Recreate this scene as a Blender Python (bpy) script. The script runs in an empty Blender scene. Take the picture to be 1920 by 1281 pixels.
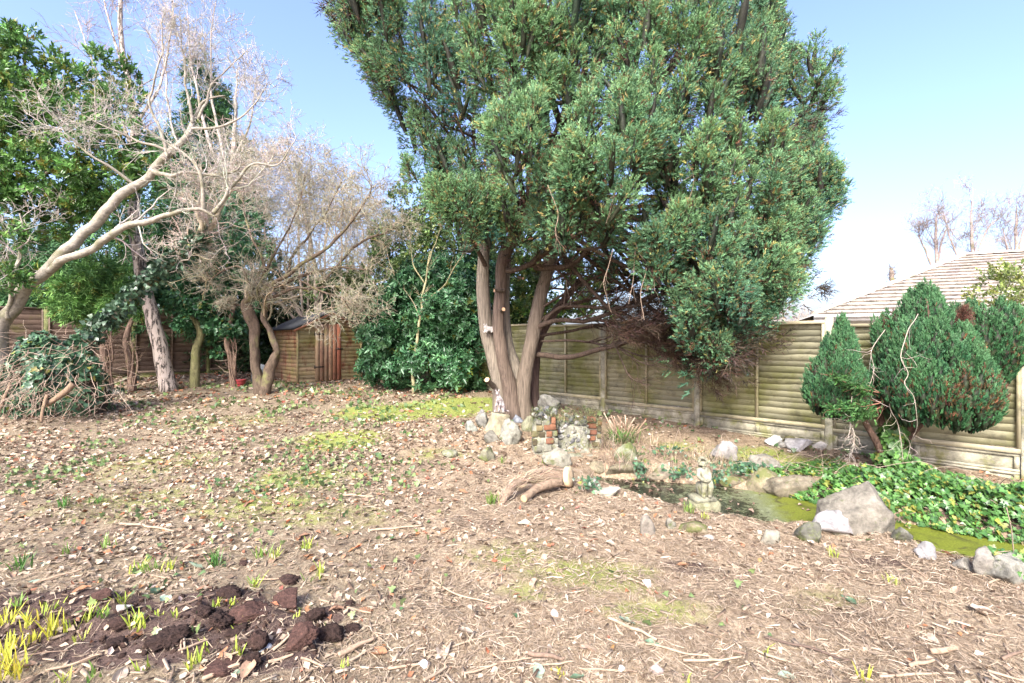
import bpy, math, random
import numpy as np
from mathutils import Vector, Matrix

SC = bpy.context.scene
COL = SC.collection

# ------------------------------------------------------------------ camera, sky, sun, exposure
CAMZ, F, CX, CY = 1.6, 900.0, 960.0, 640.5
cam = bpy.data.cameras.new('camera')
cam.sensor_width = 36.0
cam.lens = 36.0 * F / 1920.0
cam.clip_start, cam.clip_end = 0.05, 2000.0
camo = bpy.data.objects.new('camera', cam)
camo.location = (0, 0, CAMZ)
camo.rotation_euler = (math.radians(90), 0, 0)
COL.objects.link(camo)
SC.camera = camo

SUN_DIR = Vector((-0.27, -0.80, 0.70)).normalized()
world = bpy.data.worlds.new('World')
SC.world = world
world.use_nodes = True
wn = world.node_tree
bg = wn.nodes['Background']
sky = wn.nodes.new('ShaderNodeTexSky')
sky.sky_type = 'NISHITA'
sky.sun_disc = False
sky.sun_elevation = math.asin(SUN_DIR.z)
sky.sun_rotation = math.atan2(SUN_DIR.x, SUN_DIR.y)
sky.air_density = 1.0
sky.dust_density = 4.0
sky.ozone_density = 4.0
tint = wn.nodes.new('ShaderNodeMix')
tint.data_type = 'RGBA'
tint.blend_type = 'MULTIPLY'
tint.inputs[0].default_value = 1.0
tint.inputs[7].default_value = (1.04, 0.955, 1.04, 1)
wn.links.new(sky.outputs['Color'], tint.inputs[6])
wn.links.new(tint.outputs[2], bg.inputs['Color'])
bg.inputs['Strength'].default_value = 0.14

sun = bpy.data.lights.new('sun', 'SUN')
sun.energy = 2.2
sun.angle = math.radians(20)
sun.color = (1.0, 0.985, 0.87)
suno = bpy.data.objects.new('sun', sun)
suno.rotation_euler = (-SUN_DIR).to_track_quat('-Z', 'Y').to_euler()
suno.location = (-6, -8, 14)
COL.objects.link(suno)

SC.view_settings.view_transform = 'Standard'
SC.view_settings.look = 'None'
SC.view_settings.exposure = 1.88
SC.view_settings.gamma = 1.0
SC.view_settings.use_curve_mapping = False
SC.cycles.max_bounces = 8
SC.cycles.transparent_max_bounces = 4

# ------------------------------------------------------------------ numeric helpers
RNG = np.random.default_rng(11)
random.seed(5)


def nrm(v):
    return v / np.maximum(np.linalg.norm(v, axis=-1, keepdims=True), 1e-9)


def _hash(ix, iy, iz, seed):
    h = (ix * 374761393 + iy * 668265263 + iz * 2147483647 + seed * 974634541) & 0xFFFFFFFF
    h = ((h ^ (h >> 13)) * 1274126177) & 0xFFFFFFFF
    h = (h ^ (h >> 16)) & 0xFFFFFFFF
    return h.astype(np.float64) / 4294967295.0


def vnoise(p, seed=0):
    p = np.asarray(p, float)
    i = np.floor(p).astype(np.int64)
    f = p - i
    f = f * f * (3 - 2 * f)
    out = 0
    for dx in (0, 1):
        for dy in (0, 1):
            for dz in (0, 1):
                w = (f[..., 0] if dx else 1 - f[..., 0]) * (f[..., 1] if dy else 1 - f[..., 1]) * (f[..., 2] if dz else 1 - f[..., 2])
                out = out + w * _hash(i[..., 0] + dx, i[..., 1] + dy, i[..., 2] + dz, seed)
    return out


def fbm(p, octv=4, seed=0):
    p = np.asarray(p, float)
    a, s, t = 0.5, 0.0, 0.0
    for k in range(octv):
        s = s + a * vnoise(p * (2 ** k), seed + k)
        t += a
        a *= 0.5
    return s / t


def sstep(a, b, x):
    t = np.clip((x - a) / (b - a), 0, 1)
    return t * t * (3 - 2 * t)


def at(px, py, Y):
    return np.array(((px - CX) / F * Y, Y, CAMZ - (py - CY) / F * Y))


# ------------------------------------------------------------------ terrain height
POND = np.array([(1.05, 6.15), (1.6, 6.02), (2.4, 5.82), (2.95, 5.5), (3.38, 5.12), (3.68, 4.72), (3.9, 4.46), (4.4, 4.1),
                 (5.3, 3.6), (5.2, 2.95), (4.45, 3.22), (3.85, 3.45), (3.36, 3.78), (3.2, 4.18), (2.85, 4.38), (2.3, 4.36), (1.85, 4.62),
                 (1.45, 5.0), (0.98, 5.72)])
WATER_Z = -0.13


def poly_sd(x, y, poly):
    x = np.asarray(x, float); y = np.asarray(y, float)
    d = np.full(x.shape, 1e9); inside = np.zeros(x.shape, bool)
    n = len(poly)
    for i in range(n):
        ax, ay = poly[i]; bx, by = poly[(i + 1) % n]
        ex, ey = bx - ax, by - ay
        t = np.clip(((x - ax) * ex + (y - ay) * ey) / (ex * ex + ey * ey), 0, 1)
        d = np.minimum(d, np.hypot(x - ax - t * ex, y - ay - t * ey))
        c = ((ay > y) != (by > y)) & (x < (bx - ax) * (y - ay) / (by - ay + 1e-12) + ax)
        inside ^= c
    return np.where(inside, -d, d)


def gz(x, y):
    x = np.asarray(x, float); y = np.asarray(y, float)
    s = y - 5.2
    b = 0.055 * np.where(s > 0, s * s / (s + 0.6), 0) - 0.03 * sstep(4.5, 2.0, y)
    b = np.minimum(b, 0.78)
    b = b + 0.10 * np.exp(-(((x - 0.2) / 1.0) ** 2 + ((y - 8.3) / 1.0) ** 2))
    b = b + 0.30 * np.exp(-(((x + 8.6) / 1.1) ** 2 + ((y - 8.6) / 1.0) ** 2))
    q = np.stack([x, y, 0 * x], -1)
    near = sstep(40, 16, y) * sstep(40, 18, np.abs(x))
    b = b + near * (0.07 * (fbm(q * 1.1, 3, 3) - 0.5) + 0.035 * (fbm(q * 5.0, 3, 9) - 0.5) + 0.03 * (vnoise(q * 17.0, 5) - 0.5))
    soil = soilmask(x, y)
    b = b + soil * (0.11 * (fbm(q * 7, 3, 21) - 0.4) + 0.02)
    m = (x > 0) & (x < 6.5) & (y > 2) & (y < 7)
    if np.any(m):
        sd = poly_sd(x, y, POND) + 0.10 * (fbm(q * 3.0, 2, 77) - 0.5)
        b = np.where(m, b + (-0.42 - b) * sstep(0.10, -0.22, sd), b)
    return b


def soilmask(x, y):
    q = np.stack([x, y, 0 * x], -1)
    n = fbm(q * 2.3, 3, 31) - 0.5
    d1 = np.hypot((x + 1.75) / 0.85, (y - 2.66) / 0.40)
    d2 = np.hypot((x + 2.7) / 0.8, (y - 2.72) / 0.34)
    return sstep(1.15, 0.55, np.minimum(d1, d2) + n * 1.5)


_YS = np.geomspace(1.2, 60, 5000)


def ground_at(px, py):
    X = (px - CX) / F * _YS
    Z = CAMZ - (py - CY) / F * _YS
    g = gz(X, _YS)
    k = np.argmax(Z <= g)
    return np.array((X[k], _YS[k], g[k]))


# ------------------------------------------------------------------ mesh builder
ORIGIN = {}


class MB:
    def __init__(s):
        s.v, s.q, s.t, s.c, s.n = [], [], [], [], 0

    def add(s, v, q=None, t=None, c=(0.5, 0.5, 0.5)):
        v = np.asarray(v, float).reshape(-1, 3)
        c = np.asarray(c, float)
        if c.ndim == 1:
            c = np.broadcast_to(c[:3], (len(v), 3))
        if q is not None and len(q):
            s.q.append(np.asarray(q, np.int64).reshape(-1, 4) + s.n)
        if t is not None and len(t):
            s.t.append(np.asarray(t, np.int64).reshape(-1, 3) + s.n)
        s.v.append(v); s.c.append(c); s.n += len(v)

    def box(s, a, b, c=(0.5, 0.5, 0.5), rot=None, jit=0.0):
        x0, y0, z0 = a; x1, y1, z1 = b
        v = np.array([(x0, y0, z0), (x1, y0, z0), (x1, y1, z0), (x0, y1, z0), (x0, y0, z1), (x1, y0, z1), (x1, y1, z1), (x0, y1, z1)], float)
        if jit:
            v = v + RNG.uniform(-jit, jit, v.shape)
        if rot is not None:
            v = v @ np.asarray(rot).T
        s.add(v, [(0, 3, 2, 1), (4, 5, 6, 7), (0, 1, 5, 4), (1, 2, 6, 5), (2, 3, 7, 6), (3, 0, 4, 7)], None, c)

    def mesh(s, name, mat, smooth=True, org=(0, 0, 0)):
        me = bpy.data.meshes.new(name)
        v = np.concatenate(s.v) - np.asarray(org, float)
        q = np.concatenate(s.q) if s.q else np.zeros((0, 4), np.int64)
        t = np.concatenate(s.t) if s.t else np.zeros((0, 3), np.int64)
        me.vertices.add(len(v)); me.vertices.foreach_set('co', v.astype(np.float32).ravel())
        li = np.concatenate([q.ravel(), t.ravel()])
        me.loops.add(len(li)); me.loops.foreach_set('vertex_index', li.astype(np.int32))
        ls = np.concatenate([np.arange(len(q)) * 4, len(q) * 4 + np.arange(len(t)) * 3])
        me.polygons.add(len(ls)); me.polygons.foreach_set('loop_start', ls.astype(np.int32))
        if smooth:
            me.polygons.foreach_set('use_smooth', np.ones(len(ls), bool))
        ca = me.color_attributes.new('Col', 'FLOAT_COLOR', 'POINT')
        c = np.concatenate(s.c)
        ca.data.foreach_set('color', np.concatenate([c, np.ones((len(c), 1))], 1).astype(np.float32).ravel())
        me.materials.append(mat)
        me.update(calc_edges=True)
        return me

    def build(s, name, mat, parent=None, smooth=True, org=None, kind=None):
        if org is None:
            org = ORIGIN[parent.name] if parent else (0, 0, 0)
        o = link(name, s.mesh(name, mat, smooth, org))
        if parent:
            o.parent = parent
        else:
            o.location = org
        ORIGIN[o.name] = tuple(org)
        if kind:
            o['kind'] = kind
        return o


def link(name, data):
    o = bpy.data.objects.new(name, data)
    COL.objects.link(o)
    return o


def tag(o, label, cat, group=None, kind=None):
    o['label'] = label
    o['category'] = cat
    if group:
        o['group'] = group
    if kind:
        o['kind'] = kind
    return o


def thing(name, label, cat, loc=(0, 0, 0), group=None):
    o = link(name, None)
    o.empty_display_size = 0.2
    o.location = tuple(float(a) for a in loc)
    ORIGIN[o.name] = tuple(float(a) for a in loc)
    return tag(o, label, cat, group)


# ------------------------------------------------------------------ shape generators
def spline(pts, n):
    p = np.asarray(pts, float)
    k = len(p)
    if k < 3:
        t = np.linspace(0, 1, n)[:, None]
        return p[0] + (p[-1] - p[0]) * t
    e = np.vstack([2 * p[0] - p[1], p, 2 * p[-1] - p[-2]])
    u = np.linspace(0, k - 1 - 1e-6, n)
    i = u.astype(int); f = (u - i)[:, None]
    a, b, c, d = e[i], e[i + 1], e[i + 2], e[i + 3]
    return 0.5 * ((2 * b) + (c - a) * f + (2 * a - 5 * b + 4 * c - d) * f ** 2 + (3 * b - a - 3 * c + d) * f ** 3)


def tubes(mb, P, R, sides=4, c=(0.3, 0.25, 0.2), cap=False, flute=0.0, seed=0, fv=(7.0, 7.0, 1.6)):
    P = np.asarray(P, float); R = np.asarray(R, float)
    if P.ndim == 2:
        P = P[None]; R = R[None]
    N, K, _ = P.shape
    T = np.empty_like(P)
    T[:, 1:-1] = P[:, 2:] - P[:, :-2]
    T[:, 0] = P[:, 1] - P[:, 0]; T[:, -1] = P[:, -1] - P[:, -2]
    T = nrm(T)
    md = nrm(P[:, -1] - P[:, 0])
    ref = np.where(np.abs(md[:, 2:3]) > 0.85, np.array([[1.0, 0.13, 0]]), np.array([[0.0, 0.1, 1.0]]))
    s = nrm(np.cross(md, ref))
    n = nrm(s[:, None] - (s[:, None] * T).sum(-1, keepdims=True) * T)
    b = np.cross(T, n)
    a = np.linspace(0, 2 * np.pi, sides, endpoint=False)
    rr = R[:, :, None] * np.ones((1, 1, sides))
    V = None
    if flute:
        base = P[:, :, None] + rr[..., None] * (n[:, :, None] * np.cos(a)[:, None] + b[:, :, None] * np.sin(a)[:, None])
        nz = fbm(base * np.array(fv), 3, seed) - 0.5
        rr = rr * (1 + flute * 2 * nz)
    V = P[:, :, None] + rr[..., None] * (n[:, :, None] * np.cos(a)[:, None] + b[:, :, None] * np.sin(a)[:, None])
    idx = np.arange(N * K * sides).reshape(N, K, sides)
    A = idx[:, :-1, :]; B = np.roll(idx, -1, 2)[:, :-1, :]
    C = np.roll(idx, -1, 2)[:, 1:, :]; D = idx[:, 1:, :]
    q = np.stack([A, B, C, D], -1).reshape(-1, 4)
    cc = np.asarray(c, float)
    if cc.ndim == 2 and len(cc) == N:
        cc = np.repeat(cc, K * sides, 0)
    tri = None
    if cap:
        tri = []
        for i in range(1, sides - 1):
            tri.append(np.stack([idx[:, -1, 0], idx[:, -1, i], idx[:, -1, i + 1]], -1))
            tri.append(np.stack([idx[:, 0, 0], idx[:, 0, i + 1], idx[:, 0, i]], -1))
        tri = np.concatenate(tri)
    mb.add(V.reshape(-1, 3), q, tri, cc)


def limb(mb, pts, rads, sides=10, n=None, c=(0.3, 0.25, 0.2), wob=0.0, seed=0, cap=True, flute=0.0, fv=(7.0, 7.0, 1.6)):
    n = n or max(8, 4 * len(pts))
    P = spline(pts, n)
    R = np.interp(np.linspace(0, 1, n), np.linspace(0, 1, len(rads)), rads)
    if wob:
        w = np.stack([fbm(P * 2.1 + 13 * k, 2, seed + k) - 0.5 for k in range(3)], -1)
        P = P + w * wob
    tubes(mb, P, R, sides, c, cap, flute, seed, fv)
    return P, R


def grow(P, R, per, length, spread=0.8, fwd=0.7, up=0.15, K=5, gnarl=0.18, curve=0.0, t0=0.15, rk=0.6, rtip=0.25, rmin=0.002, rng=RNG, taper=0.45):
    """side shoots on every polyline of P; returns their polylines and radii"""
    N, Kp, _ = P.shape
    M = N * per
    i = np.repeat(np.arange(N), per)
    t = rng.uniform(t0, 1.0, M) ** 0.85 * (Kp - 1.001)
    j = t.astype(int); f = (t - j)[:, None]
    p = P[i, j] * (1 - f) + P[i, j + 1] * f
    tan = nrm(P[i, j + 1] - P[i, j])
    rp = R[i, j] * (1 - f[:, 0]) + R[i, j + 1] * f[:, 0]
    rnd = nrm(rng.normal(size=(M, 3)))
    perp = nrm(rnd - (rnd * tan).sum(-1, keepdims=True) * tan)
    d = nrm(tan * fwd + perp * spread + np.array([0, 0, up]))
    pl = np.linalg.norm(np.diff(P, axis=1), axis=2).sum(1)[i]
    L = length * rng.uniform(0.5, 1.25, M) * (1 - taper * t / (Kp - 1)) * np.clip(pl / (length * 1.5), 0.25, 1.15)
    Q = np.empty((M, K, 3)); Q[:, 0] = p
    for k in range(1, K):
        d = nrm(d + rng.normal(size=(M, 3)) * gnarl + np.array([0, 0, curve]))
        Q[:, k] = Q[:, k - 1] + d * (L / (K - 1))[:, None]
    r0 = np.maximum(rp * rk, rmin)
    RR = r0[:, None] * np.linspace(1, rtip, K)[None]
    RR = np.maximum(RR, rmin * 0.6)
    return Q, RR


def frames(axis, rng, roll=None):
    z = nrm(axis)
    ref = np.where(np.abs(z[:, 2:3]) > 0.9, np.array([[1.0, 0, 0]]), np.array([[0, 0, 1.0]]))
    x = nrm(np.cross(ref, z)); y = np.cross(z, x)
    if roll is None:
        roll = rng.uniform(0, 2 * np.pi, len(z))
    c, s = np.cos(roll)[:, None], np.sin(roll)[:, None]
    x2 = x * c + y * s; y2 = -x * s + y * c
    return np.stack([x2, y2, z], -1)          # columns


class Tmpl:
    def __init__(s, v, q=None, t=None, sh=None):
        s.v = np.asarray(v, float)
        s.q = None if q is None else np.asarray(q, np.int64)
        s.t = None if t is None else np.asarray(t, np.int64)
        s.sh = np.ones((len(s.v), 3)) if sh is None else np.asarray(sh, float)


def inst(mb, T, pos, axis, scale, col, rng=RNG, roll=None):
    pos = np.asarray(pos, float)
    N = len(pos)
    if N == 0:
        return
    M = frames(axis, rng, roll)
    sc = np.broadcast_to(np.asarray(scale, float).reshape(-1, 1, 1) if np.ndim(scale) else np.full((1, 1, 1), scale), (N, 1, 1))
    V = np.einsum('nij,vj->nvi', M, T.v) * sc + pos[:, None]
    nv = len(T.v)
    C = np.asarray(col, float)
    if C.ndim == 1:
        C = np.broadcast_to(C, (N, 3))
    C = (C[:, None, :] * T.sh[None]).reshape(-1, 3)
    off = (np.arange(N) * nv)[:, None, None]
    q = None if T.q is None else (T.q[None] + off).reshape(-1, 4)
    t = None if T.t is None else (T.t[None] + off).reshape(-1, 3)
    mb.add(V.reshape(-1, 3), q, t, C)


def mixcol(a, b, t):
    a = np.asarray(a, float); b = np.asarray(b, float)
    t = np.asarray(t, float)[:, None]
    return a * (1 - t) + b * t


def cvar(base, n, v=0.2, rng=RNG):
    c = np.asarray(base, float)[None] * (1 + rng.normal(size=(n, 1)) * v)
    return np.clip(c * (1 + rng.normal(size=(n, 3)) * v * 0.35), 0.004, 0.95)


# ------------------------------------------------------------------ materials
def newmat(name):
    m = bpy.data.materials.new(name)
    m.use_nodes = True
    nt = m.node_tree
    return m, nt, nt.nodes['Principled BSDF'], nt.nodes['Material Output']


def node(nt, typ, **kw):
    n = nt.nodes.new(typ)
    for k, v in kw.items():
        if isinstance(k, str) and k.startswith('i_'):
            n.inputs[k[2:]].default_value = v
        else:
            setattr(n, k, v)
    return n


def noise_tex(nt, scale, detail=4, rough=0.55, vec=None, dist=0.0):
    n = node(nt, 'ShaderNodeTexNoise')
    n.inputs['Scale'].default_value = scale
    n.inputs['Detail'].default_value = detail
    n.inputs['Roughness'].default_value = rough
    n.inputs['Distortion'].default_value = dist
    if vec is not None:
        nt.links.new(vec, n.inputs['Vector'])
    return n


def pos_vec(nt, scale=(1, 1, 1)):
    g = node(nt, 'ShaderNodeNewGeometry')
    mp = node(nt, 'ShaderNodeMapping')
    mp.inputs['Scale'].default_value = scale
    nt.links.new(g.outputs['Position'], mp.inputs['Vector'])
    return mp.outputs['Vector']


def ramp(nt, fac, stops):
    r = node(nt, 'ShaderNodeValToRGB')
    e = r.color_ramp.elements
    while len(e) < len(stops):
        e.new(0.5)
    for el, (p, c) in zip(e, stops):
        el.position = p
        el.color = (*c, 1) if len(c) == 3 else c
    nt.links.new(fac, r.inputs['Fac'])
    return r.outputs['Color']


def mix(nt, a, b, fac, mode='MIX'):
    m = node(nt, 'ShaderNodeMix', data_type='RGBA', blend_type=mode)
    for sock, v in ((m.inputs[0], fac), (m.inputs[6], a), (m.inputs[7], b)):
        if hasattr(v, 'links') or hasattr(v, 'is_linked'):
            nt.links.new(v, sock)
        elif isinstance(v, (int, float)):
            sock.default_value = v
        else:
            sock.default_value = (*v, 1)
    return m.outputs[2]


def bump(nt, bsdf, h, strength=0.4, dist=0.02):
    b = node(nt, 'ShaderNodeBump')
    b.inputs['Strength'].default_value = strength
    b.inputs['Distance'].default_value = dist
    nt.links.new(h, b.inputs['Height'])
    nt.links.new(b.outputs['Normal'], bsdf.inputs['Normal'])


def leaf_mat(name, rough=0.5, trans=0.25, spec=0.4, nscale=30):
    m, nt, b, out = newmat(name)
    a = node(nt, 'ShaderNodeAttribute', attribute_name='Col')
    n = noise_tex(nt, nscale, 3, vec=pos_vec(nt))
    c = mix(nt, a.outputs['Color'], ramp(nt, n.outputs['Fac'], [(0.3, (0.62, 0.62, 0.62)), (0.7, (1.25, 1.25, 1.25))]), 1.0, 'MULTIPLY')
    nt.links.new(c, b.inputs['Base Color'])
    b.inputs['Roughness'].default_value = rough
    b.inputs['Specular IOR Level'].default_value = spec
    if trans > 0:
        t = node(nt, 'ShaderNodeBsdfTranslucent')
        nt.links.new(c, t.inputs['Color'])
        ms = node(nt, 'ShaderNodeMixShader')
        ms.inputs[0].default_value = trans
        nt.links.new(b.outputs['BSDF'], ms.inputs[1])
        nt.links.new(t.outputs['BSDF'], ms.inputs[2])
        nt.links.new(ms.outputs['Shader'], out.inputs['Surface'])
    return m


def bark_mat(name, stretch=(9, 9, 1.2), scale=4.0, lo=0.45, hi=1.4, moss=None, mossamt=0.5, bs=0.7, bd=0.02, rough=0.9):
    m, nt, b, out = newmat(name)
    a = node(nt, 'ShaderNodeAttribute', attribute_name='Col')
    n = noise_tex(nt, scale, 6, 0.65, pos_vec(nt, stretch), 0.4)
    c = mix(nt, a.outputs['Color'], ramp(nt, n.outputs['Fac'], [(0.3, (lo,) * 3), (0.52, (1, 1, 1)), (0.75, (hi,) * 3)]), 1.0, 'MULTIPLY')
    if moss:
        k = noise_tex(nt, 3.0, 5, 0.6, pos_vec(nt))
        f = ramp(nt, k.outputs['Fac'], [(mossamt, (0, 0, 0)), (mossamt + 0.14, (0.75,) * 3)])
        c = mix(nt, c, moss, f)
    nt.links.new(c, b.inputs['Base Color'])
    b.inputs['Roughness'].default_value = rough
    b.inputs['Specular IOR Level'].default_value = 0.2
    bump(nt, b, n.outputs['Fac'], bs, bd)
    return m


def stone_mat(name, lichen=(0.42, 0.43, 0.33), moss=(0.13, 0.15, 0.05), mosslev=0.58, scale=9.0):
    m, nt, b, out = newmat(name)
    a = node(nt, 'ShaderNodeAttribute', attribute_name='Col')
    v = pos_vec(nt)
    n = noise_tex(nt, scale, 8, 0.7, v)
    c = mix(nt, a.outputs['Color'], ramp(nt, n.outputs['Fac'], [(0.30, (0.3,) * 3), (0.5, (0.9,) * 3), (0.70, (1.5,) * 3)]), 1.0, 'MULTIPLY')
    k = noise_tex(nt, scale * 2.2, 6, 0.75, v)
    c = mix(nt, c, lichen, ramp(nt, k.outputs['Fac'], [(0.56, (0, 0, 0)), (0.68, (0.6,) * 3)]))
    k2 = noise_tex(nt, scale * 0.7, 5, 0.7, v)
    c = mix(nt, c, moss, ramp(nt, k2.outputs['Fac'], [(mosslev, (0, 0, 0)), (mosslev + 0.1, (0.8,) * 3)]))
    nt.links.new(c, b.inputs['Base Color'])
    b.inputs['Roughness'].default_value = 0.93
    b.inputs['Specular IOR Level'].default_value = 0.2
    n3 = noise_tex(nt, scale * 4, 8, 0.7, v)
    bump(nt, b, n3.outputs['Fac'], 0.8, 0.015)
    return m


def wood_mat(name, algae=(0.22, 0.21, 0.05), algae_lo=0.45, stain=(0.07, 0.06, 0.045), grain=(1.5, 1.5, 40), red=None):
    """weathered boards: per-piece tint, grain along the board, algae and dark stains"""
    m, nt, b, out = newmat(name)
    a = node(nt, 'ShaderNodeAttribute', attribute_name='Col')
    oi = node(nt, 'ShaderNodeObjectInfo')
    v = pos_vec(nt)
    gn = noise_tex(nt, 2.2, 6, 0.65, pos_vec(nt, grain), 0.3)
    c = mix(nt, a.outputs['Color'], ramp(nt, gn.outputs['Fac'], [(0.25, (0.84,) * 3), (0.5, (1,) * 3), (0.78, (1.12,) * 3)]), 1.0, 'MULTIPLY')
    c = mix(nt, c, ramp(nt, oi.outputs['Random'], [(0, (0.78, 0.78, 0.78)), (1, (1.2, 1.18, 1.14))]), 1.0, 'MULTIPLY')
    an = noise_tex(nt, 1.7, 5, 0.6, v)
    c = mix(nt, c, algae, ramp(nt, an.outputs['Fac'], [(algae_lo, (0, 0, 0)), (algae_lo + 0.2, (0.8,) * 3)]))
    if red:
        rn = noise_tex(nt, 2.6, 5, 0.7, pos_vec(nt, (1.6, 1.6, 0.7)))
        c = mix(nt, c, red, ramp(nt, rn.outputs['Fac'], [(0.5, (0, 0, 0)), (0.64, (0.85,) * 3)]))
    sn = noise_tex(nt, 5.0, 6, 0.7, pos_vec(nt, (1, 1, 1.3)))
    c = mix(nt, c, stain, ramp(nt, sn.outputs['Fac'], [(0.50, (0, 0, 0)), (0.70, (0.62,) * 3)]))
    nt.links.new(c, b.inputs['Base Color'])
    b.inputs['Roughness'].default_value = 0.85
    b.inputs['Specular IOR Level'].default_value = 0.25
    bump(nt, b, gn.outputs['Fac'], 0.12, 0.002)
    return m


def plain_mat(name, col, rough=0.7, nscale=14, var=0.25, metal=0.0):
    m, nt, b, out = newmat(name)
    n = noise_tex(nt, nscale, 5, 0.65, pos_vec(nt))
    lo = tuple(x * (1 - var) for x in col); hi = tuple(min(1, x * (1 + var)) for x in col)
    nt.links.new(ramp(nt, n.outputs['Fac'], [(0.3, lo), (0.7, hi)]), b.inputs['Base Color'])
    b.inputs['Roughness'].default_value = rough
    b.inputs['Metallic'].default_value = metal
    bump(nt, b, n.outputs['Fac'], 0.2, 0.004)
    return m
# ================================================================== THE SETTING
# ------------------------------------------------------------------ ground sheet
def build_ground():
    xs = np.concatenate([-np.geomspace(400, 13.6, 26), np.arange(-13, -4.4, 0.17), np.arange(-4.4, 6.2, 0.062), np.arange(6.45, 10, 0.16), np.geomspace(10.3, 400, 26)])
    ys = np.concatenate([-np.geomspace(60, 1.5, 10), np.arange(-1.2, 1.7, 0.3), np.arange(1.75, 7.0, 0.05), np.arange(7.0, 16.5, 0.12), np.geomspace(16.8, 600, 34)])
    X, Y = np.meshgrid(xs, ys)
    Z = gz(X, Y)
    ny, nx = X.shape
    idx = np.arange(ny * nx).reshape(ny, nx)
    q = np.stack([idx[:-1, :-1], idx[:-1, 1:], idx[1:, 1:], idx[1:, :-1]], -1).reshape(-1, 4)
    # zone masks: r moss, g bare dark soil, b conifer-needle straw
    zone = zones(X.ravel(), Y.ravel())
    mb = MB()
    mb.add(np.stack([X, Y, Z], -1).reshape(-1, 3), q, None, zone)
    m, nt, b, out = newmat('ground_soil_and_mulch')
    a = node(nt, 'ShaderNodeAttribute', attribute_name='Col')
    sp = node(nt, 'ShaderNodeSeparateColor')
    nt.links.new(a.outputs['Color'], sp.inputs['Color'])
    v = pos_vec(nt)
    n1 = noise_tex(nt, 3.0, 8, 0.7, v)
    n2 = noise_tex(nt, 38.0, 6, 0.75, v, 0.6)
    n3 = noise_tex(nt, 120.0, 4, 0.7, v)
    base = ramp(nt, n2.outputs['Fac'], [(0.28, (0.06, 0.043, 0.03)), (0.45, (0.20, 0.152, 0.10)), (0.6, (0.33, 0.27, 0.18)), (0.75, (0.52, 0.44, 0.32))])
    straw = ramp(nt, n2.outputs['Fac'], [(0.25, (0.075, 0.052, 0.033)), (0.45, (0.25, 0.185, 0.12)), (0.60, (0.42, 0.33, 0.225)), (0.78, (0.62, 0.51, 0.37))])
    soil = ramp(nt, n3.outputs['Fac'], [(0.3, (0.045, 0.03, 0.024)), (0.55, (0.11, 0.074, 0.06)), (0.78, (0.24, 0.17, 0.135))])
    moss = ramp(nt, n3.outputs['Fac'], [(0.3, (0.14, 0.17, 0.035)), (0.55, (0.27, 0.30, 0.08)), (0.78, (0.42, 0.42, 0.16))])

    def mask(sock, w=0.55, lo=0.42, hi=0.62):
        ad = node(nt, 'ShaderNodeMath', operation='MULTIPLY_ADD')
        nt.links.new(n1.outputs['Fac'], ad.inputs[0]); ad.inputs[1].default_value = w
        su = node(nt, 'ShaderNodeMath', operation='SUBTRACT'); nt.links.new(sock, su.inputs[0]); su.inputs[1].default_value = w * 0.5
        nt.links.new(su.outputs[0], ad.inputs[2])
        mr = node(nt, 'ShaderNodeMapRange', interpolation_type='SMOOTHSTEP')
        nt.links.new(ad.outputs[0], mr.inputs[0]); mr.inputs[1].default_value = lo; mr.inputs[2].default_value = hi
        return mr.outputs[0]
    c = mix(nt, base, straw, mask(sp.outputs['Blue'], 0.8, 0.3, 0.7))
    dk = noise_tex(nt, 1.6, 5, 0.6, v)
    c = mix(nt, c, (0.13, 0.09, 0.066), ramp(nt, dk.outputs['Fac'], [(0.52, (0, 0, 0)), (0.66, (0.75,) * 3)]))
    c = mix(nt, c, moss, mask(sp.outputs['Red'], 0.7, 0.35, 0.65))
    c = mix(nt, c, soil, mask(sp.outputs['Green'], 0.6, 0.4, 0.6))
    nt.links.new(c, b.inputs['Base Color'])
    b.inputs['Roughness'].default_value = 0.95
    b.inputs['Specular IOR Level'].default_value = 0.15
    bump(nt, b, n2.outputs['Fac'], 0.9, 0.02)
    mb.build('ground', m, kind='structure')


def blob(x, y, px, py, rx, ry):
    g = ground_at(px, py)
    return np.exp(-(((x - g[0]) / rx) ** 2 + ((y - g[1]) / ry) ** 2))


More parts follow.
